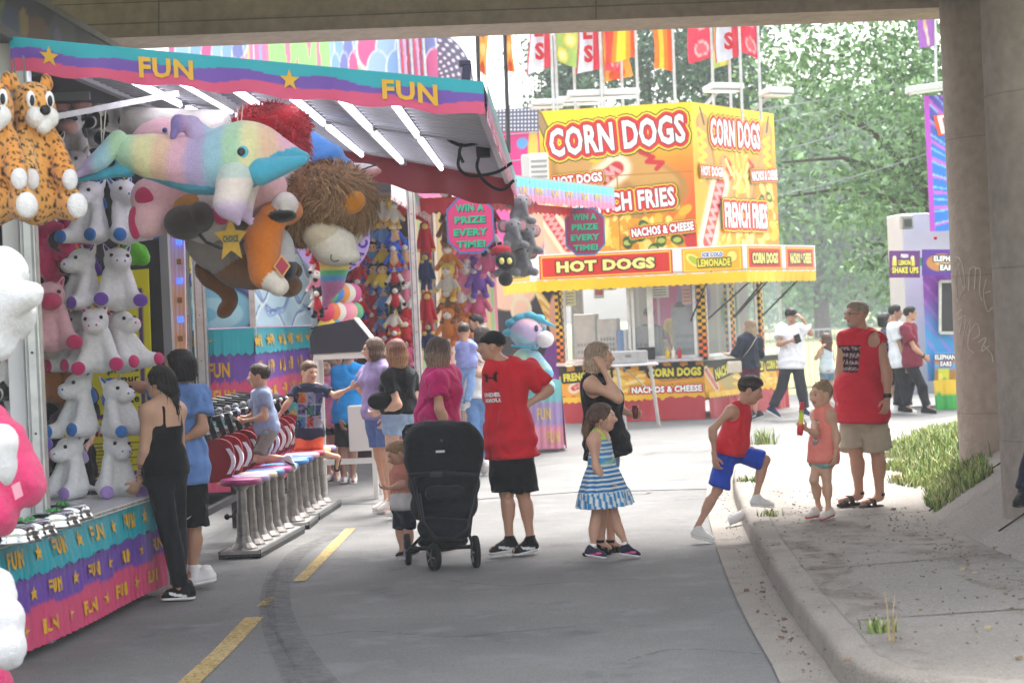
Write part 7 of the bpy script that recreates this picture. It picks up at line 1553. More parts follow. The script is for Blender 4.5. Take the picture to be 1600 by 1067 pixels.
for sn,k in((-1,'l'),(1,'r')):
    o=lerp(a.j['h'+k],a.j['k'+k],.68); g=Geo(); g.frame(o+a.R*sn*.085-V3(0,.0,0),a.R*.012,a.F*.075,V3(0,0,.085),'#a89c86',.008); g.frame(o+a.R*sn*.095+V3(0,0,.075),a.R*.006,a.F*.08,V3(0,0,.025),'#9d917c',.004); g.build('cargo_pocket',M_CLOTH,a.t)
# people on the far street
a=Person('young man with black curls in white tee looking at his phone while walking',33.9,dict(hd=(1236,499),nk=(1237,512),sl=(1221,518),sr=(1253,517),el=(1217,543,-.12),wl=(1236,537,-.3),il=(1243,535,-.32),er=(1267,526,-.05),wr=(1254,504,-.12),ir=(1250,499,-.12),hl=(1229,573),hr=(1245,573),kl=(1222,608),kr=(1251,607),al=(1207,641),ar=(1257,643),tl=(1219,656),tr=(1271,656)),h=1.86,yaw=-12,hyaw=-15,pitch=22,skin='#8f6248',res=.02)
a.body(curl=[.7,.6]); a.hair('curly','#16110f',seed=19); a.top('#e9e9ee',.62,.04,-.08,name='tshirt'); a.legs('#2b2c33',1.95,.03,.008,'trousers'); a.shoe('#27304f','#eeeeee'); g=Geo(); g.frame(a.j['wl']+V3(.1,-.05,.03),(.05,0,.02),(0,.006,0),(-.02,0,.07),'#1a1a1e',.004); tag(g.build('phone',M_PLAST),'dark phone in the hand of the man in white tee','phone'); a.band('l','#f2f2f2',.9,.034,.02)
a=Person('woman with long fair hair in dark navy sweater and burgundy shorts at the stand counter',34.1,dict(hd=(1170,507),nk=(1171,521),sl=(1158,527),sr=(1184,528),el=(1150,548,-.1),wl=(1139,551,.1),il=(1133,550,.12),er=(1186,550),wr=(1172,560,.3),hl=(1164,572),hr=(1179,572),kl=(1166,608),kr=(1178,608),al=(1168,640),ar=(1180,641),tl=(1160,650),tr=(1172,651)),h=1.66,yaw=-125,hyaw=-110,skin='#c39478',female=True,res=.02)
a.body(); a.hair('long','#7a634c','#b59f80',length=.42,seed=20); a.top('#262a38',1.5,.035,-.0,name='sweater'); a.legs('#5a2438',.75,.014,.006,'shorts'); a.shoe('#3a3a42','#e6e6e6')
g=Geo(); pts=[a.N+(-.0,-.19,-.05)+V3(-.36*t,-.02,-.42*t-.05*math.sin(3*t))+V3(.1,0,0) for t in np.linspace(0,1,10)]; g.sheet(np.array([[p-V3(.012,0,.01),p+V3(.012,0,.01)] for p in pts]),'#d9cfc0',thick=(0,-.004,0)); b=pts[-1]; g.frame(b+V3(-.05,0,-.08),(.12,0,0),(0,.05,0),(0,0,.1),'#cfc4b2',.02); tag(g.build('shoulder_bag',M_CLOTH),'cream shoulder bag on the woman in navy sweater','bag')
a=Person('little girl with long brown hair in pale tank top and denim shorts by the barrier',36.5,dict(hd=(1289,533),nk=(1291,546),sl=(1281,551),sr=(1299,551),el=(1275,563,-.05),wl=(1283,548,-.12),er=(1302,565),wr=(1297,578,-.08),hl=(1286,584),hr=(1297,584),kl=(1290,610),kr=(1300,610),al=(1296,632),ar=(1306,632),tl=(1291,640),tr=(1301,641)),h=1.3,yaw=-140,hyaw=-115,skin='#c79878',hh=.215,res=.02)
a.body(); a.hair('long','#5f4838','#7a6250',length=.36,seed=21); a.top('#d9e9ea',0,.02,-.03,name='tank_top',armhole=.08); a.legs('#6f93a8',.5,.016,.012,'shorts',M_DENIM); a.shoe('#d9d5d0','#eeeeee')
a=Person('young man in navy tee, black shorts and white socks beside two walking friends',34.4,dict(hd=(1384,503),nk=(1382,518),sl=(1380,526,-.18),sr=(1388,524,.18),el=(1394,552,-.2),wl=(1400,574,-.16),il=(1401,582,-.16),er=(1392,550,.2),wr=(1400,565,.2),hl=(1386,572),hr=(1391,572),kl=(1393,606),kr=(1390,608),al=(1404,634),ar=(1382,636),tl=(1420,645),tr=(1396,646)),h=1.74,yaw=75,skin='#8f6a52',res=.02); a.body(); a.hair('mop','#191412',seed=22); a.top('#2c3a58',.62,.03,-.06,name='tshirt'); a.legs('#1c1c20',.95,.03,.02,'shorts'); a.shoe('#ecebea','#f3f3f3',sock=('#f0f0ee',.35))
a=Person('young man in white tee and black trousers between navy tee and maroon polo',34.0,dict(hd=(1399,491),nk=(1396,506),sl=(1394,515,-.19),sr=(1403,513,.19),el=(1408,545,-.22),wl=(1416,572,-.2),il=(1418,582,-.2),er=(1406,540,.2),wr=(1420,535,.15),hl=(1403,570),hr=(1409,570),kl=(1413,607),kr=(1406,608),al=(1418,637),ar=(1402,637),tl=(1432,646),tr=(1416,646)),h=1.84,yaw=78,skin='#7f573f',res=.02); a.body(); a.hair('fade','#171210',seed=23); a.top('#e6edf2',.62,.035,-.06,name='tshirt'); a.legs('#1c1c20',1.95,.03,.01,'trousers'); a.shoe('#ecebea','#f3f3f3')
a=Person('young man with glasses in maroon polo and black trousers walking',33.8,dict(hd=(1422,493),nk=(1418,507),sl=(1413,517,-.19),sr=(1424,514,.19),el=(1429,547,-.2),wl=(1443,559,-.12),il=(1449,564,-.1),er=(1424,545,.2),wr=(1434,560,.2),hl=(1421,570),hr=(1428,570),kl=(1440,606),kr=(1420,607),al=(1447,637),ar=(1416,635),tl=(1463,646),tr=(1426,644)),h=1.83,yaw=80,skin='#a87858',res=.02); a.body(); a.hair('fade','#171312',seed=24); a.glasses(); a.top('#7a2338',.6,.03,-.06,name='polo_shirt'); a.legs('#1e1f23',1.96,.025,.01,'trousers'); a.shoe('#1d1d20','#2a2a2c'); a.band('l','#1a1a1c',.92,.034,.03,'watch')
# workers
a=Person('worker in maroon tee inside the corn dog stand window',36.9,dict(hd=(1014,492),nk=(1014,508),sl=(998,516),sr=(1031,516),el=(996,540),wl=(1004,556,-.2),er=(1034,540),wr=(1026,556,-.2),hl=(1006,570),hr=(1022,570),kl=(1006,608),kr=(1022,608),al=(1006,640),ar=(1022,640),tl=(1004,646,-.1),tr=(1022,646,-.1)),h=1.7,yaw=25,pitch=15,skin='#9a6f58',res=.02,zg=.35,snap=False); a.body(); a.hair('curly','#2a211d',seed=25); a.top('#5f2f48',.6,.03,-.05,name='tshirt'); a.legs('#2a2a30',1.96,.02,.0,'trousers'); a.shoe('#222225','#333333')
a=Person('worker with dark hair in yellow shirt inside the stand by the checkered post',37.3,dict(hd=(1062,482),nk=(1060,497),sl=(1045,505),sr=(1076,505),el=(1041,530),wl=(1050,548,-.2),er=(1079,530),wr=(1070,548,-.2),hl=(1052,562),hr=(1068,562),kl=(1052,600),kr=(1068,600),al=(1052,634),ar=(1068,634),tl=(1050,642,-.1),tr=(1068,642,-.1)),h=1.76,yaw=140,hyaw=120,skin='#8f6a52',res=.02,zg=.35,snap=False); a.body(); a.hair('fade','#1d1816',seed=26); a.top('#c9a94a',.6,.03,-.05,name='tshirt'); a.legs('#2a2a30',1.96,.02,.0,'trousers'); a.shoe('#222225','#333333')
a=Person('stallholder in black reaching an arm past the left post behind the plush tower',15.6,dict(hd=(112,566),nk=(108,596),sl=(86,612),sr=(136,612),el=(96,622,-.5),wl=(117,618,-.75),il=(126,622,-.8),er=(140,672),wr=(128,706,-.2),hl=(96,742),hr=(124,742),kl=(97,826),kr=(122,826),al=(98,884),ar=(122,884),tl=(96,897,-.1),tr=(122,898,-.1)),h=1.72,yaw=30,hyaw=40,skin='#c0907a'); a.body(curl=.6); a.hair('mop','#2a1f1a',seed=27); a.top('#1d1b20',.5,.03,-.08,name='tshirt'); a.legs('#1f1f24',1.95,.02,.01,'trousers'); a.shoe('#222225','#dddddd')
a=Person('person on the bank of whom only a dark trouser leg and shoe show',13.2,dict(hd=(1660,440),nk=(1662,472),sl=(1632,492),sr=(1694,492),el=(1628,560),wl=(1634,618),er=(1698,560),wr=(1692,618),hl=(1646,640),hr=(1676,640),kl=(1626,738,-.1),kr=(1674,742,.06),al=(1606,806,.05),ar=(1676,826,.06),tl=(1590,828,-.16),tr=(1660,850,-.1)),h=1.72,yaw=-30,skin='#b08468',zg=.40,snap=True,res=.02); a.body(); a.hair('short','#2a211d',seed=28); a.top('#3a3f4c',.6,.03,-.05,name='tshirt'); a.legs('#1f2634',1.97,.03,.02,'trousers'); a.shoe('#1a1a1c','#222224')
# ================================================================ PLUSH TOYS AND PRIZES
ID3=np.eye(3)
def rotz(a): return np.array(((math.cos(a),-math.sin(a),0),(math.sin(a),math.cos(a),0),(0,0,1)))
def fuzz(a,f): return lambda p: a*(.7*fnoise(p,f,51,2)+.5*fnoise(p,f*3.2,52,2))
def sub(parent,name,S,m=None,col=None):
    g=Geo(); S.into(g,col); return g.build(name,m or M_PLUSH,parent,smooth=True)
def balls(parent,name,pts,r,c,m=None):
    for p in pts:
        g=Geo(); g.ell(p,r,c,10); g.build(name,m or M_PLAST,parent,smooth=True)
def dup(root,loc,rz,label,sc=1.,cat=None,group=None):
    r=root.copy(); COL.objects.link(r); r.location=tuple(loc); r.rotation_euler=(0,0,rz); r.scale=(sc,)*3; r['label']=label
    if group: r['group']=group
    for ch in root.children:
        c=ch.copy(); COL.objects.link(c); c.parent=r
        for g2 in ch.children: d=g2.copy(); COL.objects.link(d); d.parent=c
    return r
def place(root,loc,rz,sc=1.,rx=0): root.location=tuple(loc); root.rotation_euler=(rx,0,rz); root.scale=(sc,)*3; return root
# ---- seated white unicorn plush (origin at its seat, facing -Y)
def seated(name,label,body='#f8f8fa',pad='#3f74d0',ear=None,muzzle=None,horn=None,group=None,spots=None,res=.011,eye='#1c1c22',mane=None,hb=1.,cat='plush toy'):
    t=thing(name,label,cat,(0,0,0),group); ear=ear or pad; S=Sdf(res,.035)
    S.cone((0,.0,.1),(0,0,.28),.115,.078,body); S.ell((0,-.035,.385),(.108*hb,.105*hb,.1*hb),None,body,.03); S.ell((0,-.135,.35),(.078*hb,.085,.064*hb),None,body,.03)
    for s in(-1,1):
        S.cone((s*.07,-.04,.28),(s*.11,-.12,.1),.045,.052,body,.03); S.cone((s*.08,-.02,.07),(s*.14,-.19,.06),.068,.058,body,.03); S.cone((s*.07,.02,.45),(s*.1,.03,.51),.03,.012,body,.02)
    S.cone((0,.1,.08),(0,.2,.05),.03,.02,body); S.disp=fuzz(.004,60); sub(t,'body',S,col=spots)
    for s in(-1,1):
        S=Sdf(.009,.02); S.ell((s*.15,-.238,.055),(.058,.026,.052),None,pad); sub(t,'foot_pad',S)
        S=Sdf(.008,.02); S.cone((s*.072,.008,.455),(s*.1,.018,.505),.02,.007,ear); sub(t,'ear',S)
    balls(t,'eye',[(-.062*hb,-.128,.41),(.062*hb,-.128,.41)],.0155,eye); balls(t,'nostril',[(-.03,-.212,.36),(.03,-.212,.36)],.009,pad)
    if muzzle: S=Sdf(.009,.02); S.ell((0,-.15,.345),(.082*hb,.085,.064),None,muzzle); sub(t,'muzzle',S)
    if horn: g=Geo(); g.lathe((0,-.06,.455),[(.018,0),(.012,.03),(.001,.07)],10,horn,ax=(0,-.4,1)); g.build('horn',M_PLUSH,t)
    if mane:
        S=Sdf(.01,.02)
        for k in range(5): S.ell((0,.03+.02*k,.46-.04*k),(.035,.04,.04),None,mane)
        S.disp=fuzz(.008,40); sub(t,'mane',S)
    return t
GT='white unicorn plush toys stacked in the tower'
rows=[(380,'blue',[(158,-.5),(206,.5)]),(484,'purple',[(146,-.8),(190,.25)]),(580,'pink',[(140,-.9),(204,.9),(168,.0)]),(683,'blue',[(140,-.75),(192,.7)]),(772,'violet',[(126,-.65),(182,.75)])]
pads={'blue':'#3a7ac8','purple':'#7a4fb8','pink':'#d83a78','violet':'#a98ad0'}; protos={}; words=['top','second','third','fourth','bottom']
for i,(yb,cn,l) in enumerate(rows):
    for k,(px,yaw) in enumerate(l):
        d=14.55-(.14 if len(l)==3 and k==2 else 0)+(.1 if len(l)==3 and k<2 else 0); o=P(px-8,yb,d)
        if i==4: o[2]=.738
        side='centre front' if (len(l)==3 and k==2) else ('facing left' if yaw<0 else 'facing right'); lb=f'white unicorn plush with {cn} paws in the {words[i]} row of the tower, {side}'
        if cn not in protos: protos[cn]=seated('unicorn_plush',lb,pad=pads[cn],horn='#d9b84a',mane=pads[cn] if cn!='violet' else '#c9b0e0',group=GT); place(protos[cn],o,yaw,.93)
        else: r_=dup(protos[cn],o,yaw+rng.uniform(-.2,.2),lb,.93*rng.uniform(.95,1.04)); r_.rotation_euler=(rng.uniform(-.13,.1),rng.uniform(-.13,.13),r_.rotation_euler[2]); r_.scale=tuple(.93*rng.uniform(.92,1.06) for _ in range(3))
g=Geo(); g.tube([P(165,250,14.3),P(168,215,14.3)],.006,5,'#d9d6cc'); tag(g.build('hanging_cord',M_CLOTH),'pale cord holding the white unicorn tower up','cord')
# ---- spotted leopards
def lsp(V,cc):
    base=mixc(np.tile(C('#e8953a'),(len(V),1)),C('#f0b468'),smooth(-.2,.6,fnoise(V,7,61))); n=fnoise(V,250,62,1); return np.where(((n>.42)&(np.linalg.norm(cc-C('#e8953a'),axis=1)<.02))[:,None],C('#3a2a20'),np.where((np.linalg.norm(cc-C('#e8953a'),axis=1)<.02)[:,None],base,cc))
def leopard(label):
    t=thing('leopard_plush',label,'plush toy',(0,0,0),'big spotted leopard plush toys'); S=Sdf(.011,.035); b='#e8953a'
    S.cone((0,0,.1),(0,0,.3),.12,.09,b); S.ell((0,-.02,.42),(.115,.11,.115),None,b,.03)
    for s in(-1,1): S.cone((s*.08,-.05,.3),(s*.1,-.16,.16),.05,.055,b); S.cone((s*.08,-.02,.08),(s*.13,-.16,.05),.07,.062,b); S.ell((s*.09,.01,.53),(.035,.022,.04),None,b,.015)
    S.disp=fuzz(.004,70); sub(t,'body',S,col=lsp)
    for s in(-1,1):
        S=Sdf(.009,.02); S.ell((s*.035,-.13,.385),(.05,.05,.042),None,'#f2f0ee'); sub(t,'muzzle',S) if s<0 else None
        S=Sdf(.009,.02); S.ell((s*.132,-.213,.045),(.055,.03,.05),None,'#f0eef0'); sub(t,'foot_pad',S)
        S=Sdf(.009,.02); S.ell((s*.102,-.205,.145),(.042,.026,.042),None,'#efedf0'); sub(t,'paw',S)
    S=Sdf(.009,.02); S.ell((.035,-.132,.385),(.052,.05,.042),None,'#f2f0ee'); S.ell((0,-.14,.35),(.04,.035,.03),None,'#f2f0ee'); sub(t,'muzzle',S)
    g=Geo(); g.ell((0,-.175,.41),(.03,.02,.02),'#1c1a1c',10); g.build('nose',M_PLAST,t,smooth=True)
    for s in(-1,1):
        g=Geo(); g.ell((s*.05,-.115,.455),(.026,.016,.034),'#f4f4f4',10); e=g.build('eye',M_PLAST,t,smooth=True); g=Geo(); g.ell((s*.048,-.127,.45),(.014,.01,.022),'#1c2430',8); g.build('pupil',M_PLAST,e,smooth=True)
    return t
lp=leopard('big orange spotted leopard plush with white feet, the nearer to the post'); place(lp,P(58,345,11.5),.6,1.5); lp.scale=(1.12,1.2,1.5); r_=dup(lp,P(-6,345,11.2),.35,'big orange spotted leopard plush partly cut off by the edge of the view',1.48); r_.scale=(1.1,1.2,1.48)
# ---- rainbow dolphin
dd=12.5; q=lambda x,y,z=0.: P(x,y,dd+z)
t=thing('dolphin_plush','giant pastel rainbow dolphin plush with turquoise belly hung below the awning','plush toy',q(300,260)); pal=np.array([C(x) for x in('#eeb9cd','#c3b0dc','#a5d0e2','#b9e0bd','#f0e9b4','#f3cbae')])
def rain(V,cc):
    x=(V[:,0]-q(105,280)[0])*8.6+.25*fnoise(V,8,71); i=np.floor(x).astype(int)%6; f=x-np.floor(x); f=smooth(.35,1.,f); c=pal[i]*(1-f[:,None])+pal[(i+1)%6]*f[:,None]
    return c*(1+.06*fnoise(V,40,72))[:,None]
S=Sdf(.014,.06); sp_=[(178,226,13),(205,238,24),(240,246,33),(280,254,38),(320,257,42),(350,252,49),(385,242,50),(415,240,34),(438,243,22)]
for a,b in zip(sp_[:-1],sp_[1:]): S.cone(q(*a[:2]),q(*b[:2]),a[2]*dd/F,b[2]*dd/F,'#ffffff')
S.ell(q(398,225),(.13,.15,.11)); S.cone(q(425,240),q(476,246),.095,.035); S.ell(q(330,292),(.17,.1,.03),None)
S.disp=fuzz(.004,45); tur=C('#4bafcc')
def dcol(V,cc):
    c=rain(V,cc); px=V[:,0]*F/V[:,1]+800; zl=np.interp(px,[150,200,240,300,350,395,440,480],[q(0,256)[2],q(0,275)[2],q(0,290)[2],q(0,303)[2],q(0,311)[2],q(0,304)[2],q(0,262)[2],q(0,250)[2]]); return np.where((V[:,2]<zl+.012*0)[:,None],tur,c)
sub(t,'body',S,col=dcol)
S=Sdf(.012,.04); 
for a,b,r1,r2 in(((184,222),(146,258),15,12),((146,258),(106,284),11,2),((186,218),(160,250),12,13)): S.cone(q(*a,-.04),q(*b,-.06),r1*dd/F,r2*dd/F)
sub(t,'tail_fluke',S,col=rain); S=Sdf(.012,.04)
for a,b,r1,r2 in(((184,238),(202,266),11,11),((198,266),(160,272),11,8),((160,272),(108,286),8,2)): S.cone(q(*a,-.01),q(*b,.03),r1*dd/F,r2*dd/F)
sub(t,'tail_fluke',S,col=lambda V,cc: np.tile(tur,(len(V),1)))
S=Sdf(.012,.03); S.cone(q(318,222,-.02),q(300,196,-.05),.1,.055); S.cone(q(300,196,-.05),q(280,192,-.08),.05,.045); S.cone(q(280,192,-.08),q(270,214,-.1),.045,.02); sub(t,'dorsal_fin',S,col=lambda V,cc: mixc(rain(V,cc),C('#8f7fc0'),smooth(q(300,0)[0],q(272,0)[0],V[:,0])))
for dx,zz,m in((0,-.14,1.),(14,.14,.9)):
    S=Sdf(.012,.04); S.cone(q(368+dx,280,zz),q(360+dx,318,zz*1.3),.12*m,.1*m); S.cone(q(360+dx,318,zz*1.3),q(372+dx*1.4,348,zz*1.2),.09*m,.02); sub(t,'flipper',S,col=lambda V,cc: mixc(mixc(np.tile(C('#f2e3dc'),(len(V),1)),C('#b9d8d0'),smooth(q(0,310)[2],q(0,290)[2],V[:,2])*0+(V[:,2]>q(0,300)[2])*.7),C('#d9c0e4'),smooth(q(0,325)[2],q(0,350)[2],V[:,2])))
S=Sdf(.01,.03); S.cone(q(408,268,-.13),q(474,251,-.05),.09,.03); sub(t,'lower_jaw',S,col=lambda V,cc: np.tile(tur,(len(V),1)))
g=Geo(); o=q(378,238,-.20); g.ell(o,(.045,.02,.045),'#58b4c4',14); e=g.build('eye',M_PLAST,t,smooth=True); g=Geo(); g.ell(o+(0,-.018,0),(.026,.012,.026),'#23262c',12); g.build('pupil',M_PLAST,e,smooth=True)
g=Geo()
for a,b in(((160,230),(158,175)),((161,232),(166,172)),((375,215),(380,165)),((373,215),(371,168))): g.tube([q(*a),q(*b)],.0035,4,'#d9d3c2')
g.build('cord',M_CLOTH,t)
# ---- pink pig behind the dolphin
dp_=13.1; q=lambda x,y,z=0.: P(x,y,dp_+z)
t=thing('pig_plush','big pale pink pig plush with magenta foot pads behind the dolphin','plush toy',q(320,290)); S=Sdf(.014,.05); b='#efbfc8'
S.ell(q(330,275,.1),(.4,.3,.27),None,b); S.ell(q(262,222,.1),(.24,.2,.16),None,b); S.cone(q(285,290),q(238,310,-.1),.17,.14,b); S.cone(q(262,330,-.02),q(232,345,-.15),.14,.12,b); S.cone(q(345,310),q(352,318,-.1),.1,.1,b); S.cone(q(380,300,-.05),q(420,292,-.15),.17,.12,b); S.disp=fuzz(.005,40); sub(t,'body',S)
for x,y,rx,rz,a in((229,308,.075,.07,-.5),(212,348,.045,.11,-.9),(346,334,.06,.075,.2)):
    S=Sdf(.011,.02); S.ell(q(x,y,-.2),(rx,.05,rz),None,'#c92f66'); sub(t,'foot_pad',S)
g=Geo(); g.ell(q(258,204,-.1),.018,'#2a4a80',8); g.build('eye',M_PLAST,t,smooth=True)
# ---- red-maned white plush
q=lambda x,y,z=0.: P(x,y,13.5+z)
t=thing('red_haired_plush','white plush with shaggy scarlet hair and pink ears behind the dolphin head','plush toy',q(430,250)); S=Sdf(.014,.05); S.ell(q(440,255,.05),(.2,.2,.3),None,'#e9e7ea'); S.ell(q(430,320,.0),(.26,.2,.1),None,'#f0c4cc'); S.ell(q(448,268,-.15),(.08,.1,.14),None,'#efecee'); S.disp=fuzz(.005,40); sub(t,'body',S)
S=Sdf(.01,.02); S.ell(q(438,303,-.2),(.055,.03,.065),None,'#d83a78'); sub(t,'ear',S)
def shag(par,name,cen,rad,n,L,w,cols,grav=.5,seed=1,keep=None,m=None):
    r=np.random.default_rng(seed); d=r.normal(size=(n,3)); d/=np.linalg.norm(d,axis=1)[:,None]
    if keep is not None: d=d[keep(d)]
    n=len(d); p=V3(cen)+d*np.array(rad)*r.uniform(.82,1.02,(n,1)); L_=L*r.uniform(.6,1.3,(n,1))
    fl=np.array((0,0,-1.))*grav+np.stack((.5*np.sin(p[:,2]*19+p[:,1]*7),.3*np.sin(p[:,0]*17),.4*np.sin(p[:,0]*13+p[:,2]*11)),1)+r.normal(size=(n,3))*.28; fl-=d*(fl*d).sum(1)[:,None]
    tip=p+(d*.42+fl)*L_; sd=np.cross(d,fl+1e-6); sd/=np.linalg.norm(sd,axis=1)[:,None]+1e-9; sd*=w
    mid=(p+tip)/2+d*L_*.14; V=np.stack((p-sd,p+sd,mid+sd*.7,mid-sd*.7,tip),1).reshape(-1,3); i=np.arange(n)*5; Fc=np.stack((i,i+1,i+2,i+3),1).tolist()+np.stack((i+3,i+2,i+4),1).tolist()
    cc=np.array([C(c) for c in cols])[r.integers(0,len(cols),n)]*r.uniform(.7,1.25,(n,1)); g=Geo(); g.add(V,Fc,np.repeat(cc,5,0)); return g.build(name,m or M_HAIR,par)
S=Sdf(.014,.05); S.ell(q(424,200,.05),(.26,.2,.16),None,'#b3182a'); S.ell(q(452,225,.0),(.13,.17,.2),None,'#b3182a'); S.disp=fuzz(.015,18); h=sub(t,'hair',S); shag(h,'tuft',q(424,200,.05),(.26,.2,.16),3200,.085,.0045,['#b01828','#c82436','#8f1020'],.2,3); shag(h,'tuft',q(452,225),(.13,.17,.2),2200,.085,.0045,['#b01828','#c82436','#8f1020'],.4,4)
# ---- tan dog with dark feet and a star medal
q=lambda x,y,z=0.: P(x,y,13.0+z)
t=thing('dog_plush','tan and grey dog plush with dark brown feet and gold star medal, under the dolphin','plush toy',q(340,360)); S=Sdf(.013,.05); S.ell(q(345,370,.25),(.24,.2,.24),None,'#8f8580'); S.cone(q(315,318,.1),q(296,330),.13,.12,'#b9823a'); S.ell(q(335,315,.0),(.12,.1,.1),None,'#d9d0cc'); S.ell(q(318,348,.02),(.16,.12,.13),None,'#c9c4c2'); S.ell(q(400,420,.3),(.28,.2,.14),None,'#7a5230'); S.disp=fuzz(.005,40); sub(t,'body',S)
for x,y,rx,rz in((290,348,.14,.115),(313,340,.09,.1)): S=Sdf(.012,.03); S.ell(q(x,y,-.12),(rx,.12,rz),None,'#3d332e'); sub(t,'foot',S)
g=Geo(); g.tube([q(308,362,-.14),q(322,378,-.17),q(345,388,-.2),q(372,385,-.2),q(384,372,-.15)],.01,6,'#2a2220'); g.build('collar',M_PLAST,t)
g=Geo(); o=q(361,374,-.23); pl=[]
for k in range(10): a=math.pi/2+k*math.pi/5; r=.135 if k%2==0 else .062; pl.append(o+V3(r*.82*math.cos(a),0,r*1.15*math.sin(a)))
g.prism(pl,(0,.03,0),'#d6ac48'); m_=g.build('medal',M_PLUSH,t); g=Geo(); lay_text(g,'CHOICE',on_quad([o+V3(-.05,-.002,-.02),o+V3(.05,-.002,-.02),o+V3(.05,-.002,.025),o+V3(-.05,-.002,.025)]),0,0,1,1,'#1f4a3a',.05,.004); g.build('lettering',M_PRINT,m_)
# ---- monkey with a long curling tail
q=lambda x,y,z=0.: P(x,y,13.35+z)
t=thing('monkey_plush','brown monkey plush with a long curling tail dangling below the dog plush','plush toy',q(400,420)); S=Sdf(.012,.03)
S.ell(q(410,425,.05),(.27,.18,.11),None,'#5f3d22'); S.ell(q(452,447,-.05),(.09,.1,.075),None,'#6f4626'); S.ell(q(395,418,.0),(.12,.12,.1),None,'#7a5430'); S.disp=fuzz(.005,40); sub(t,'body',S)
S=Sdf(.011,.02); pts=curve([(352,388),(330,402),(316,420),(326,438),(346,450),(360,464),(358,477),(349,488)],3)
for a,b in zip(pts[:-1],pts[1:]): S.cone(q(*a),q(*b),.044,.044,'#6a4225')
S.disp=fuzz(.004,50); sub(t,'tail',S)
# ---- fox
q=lambda x,y,z=0.: P(x,y,12.9+z)
t=thing('fox_plush','orange fox plush with long white-tipped leg hanging between dolphin and lion','plush toy',q(415,390)); S=Sdf(.012,.04); o_='#d87a28'
S.cone(q(424,345),q(410,375),.1,.115,o_); S.cone(q(410,375),q(414,428),.115,.1,o_); S.cone(q(414,428),q(436,448,-.05),.09,.065,'#eadfd2',.02); S.ell(q(440,330,.1),(.14,.14,.1),None,o_); S.ell(q(446,320,.0),(.08,.1,.08),None,'#efe6e2',.02); S.ell(q(440,338,-.06),(.1,.06,.04),None,'#1c1a1c',.01); S.disp=fuzz(.005,45)
sub(t,'body',S,col=lambda V,cc: np.where((np.abs(cc-C(o_)).sum(1)<.02)[:,None],C(o_)*(1+.22*fnoise(V,9,77))[:,None],cc))
g=Geo(); o=q(441,416,-.1); g.prism([o+V3(0,0,.075),o+V3(-.055,0,0),o+V3(0,0,-.075),o+V3(.055,0,0)][::-1],(0,.01,0),'#d8a860'); g.prism([o+V3(0,-.004,.06),o+V3(-.044,-.004,0),o+V3(0,-.004,-.06),o+V3(.044,-.004,0)][::-1],(0,.003,0),'#a82a48'); g.build('hang_tag',M_PRINT,t)
S=Sdf(.012,.03); S.ell(q(448,420,.2),(.06,.08,.09),None,'#1e2230'); S.ell(q(440,395,.2),(.09,.09,.16),None,'#c9c9ce'); sub(t,'back_leg',S)
# ---- lion
q=lambda x,y,z=0.: P(x,y,13.3+z)
t=thing('lion_plush','big lion plush with shaggy brown mane and cream snout hanging head down','plush toy',q(515,325)); S=Sdf(.015,.06); mc='#86623e'
S.ell(q(515,312),(.29,.26,.25),None,mc); S.ell(q(470,340,.05),(.2,.2,.2),None,mc); S.ell(q(545,318,.05),(.17,.2,.22),None,mc); S.disp=fuzz(.02,14); h=sub(t,'mane',S,M_HAIR)
mcs=['#94704a','#a57f56','#7a5a3a','#b08c64','#86623e']; kp_=lambda d: d[:,2]>-.75
shag(h,'tuft',q(515,312),(.29,.26,.25),6500,.1,.004,mcs,.8,5,kp_); shag(h,'tuft',q(470,340,.05),(.2,.2,.2),3200,.1,.004,mcs,.8,6,kp_); shag(h,'tuft',q(545,318,.05),(.17,.2,.22),3200,.1,.004,mcs,.8,7,kp_)
S=Sdf(.012,.05); S.ell(q(505,368,-.12),(.14,.14,.1),None,'#cdbfa4'); S.ell(q(522,385,-.12),(.15,.14,.13),None,'#ded6c8'); S.ell(q(540,402,-.12),(.1,.1,.05),None,'#e2dacd'); S.ell(q(548,360,.02),(.09,.08,.11),None,'#e6e2dc'); S.disp=fuzz(.004,45); sub(t,'snout',S)
S=Sdf(.011,.03); S.ell(q(553,317,-.22),(.085,.05,.07),[(.8,0,.6),(0,1,0),(-.6,0,.8)],'#c27a1e'); sub(t,'ear',S)
S=Sdf(.011,.03); S.cone(q(535,368,-.15),q(543,395,-.18),.03,.025,'#d88a2e'); S.cone(q(543,395,-.18),q(548,412,-.17),.02,.012,'#3a332e'); sub(t,'cheek_tuft',S)
g=Geo(); g.tube([q(518,398,-.245),q(517,405,-.245),q(522,409,-.24),q(530,407,-.23)],.004,5,'#3a332e'); g.build('mouth',M_PLAST,t)
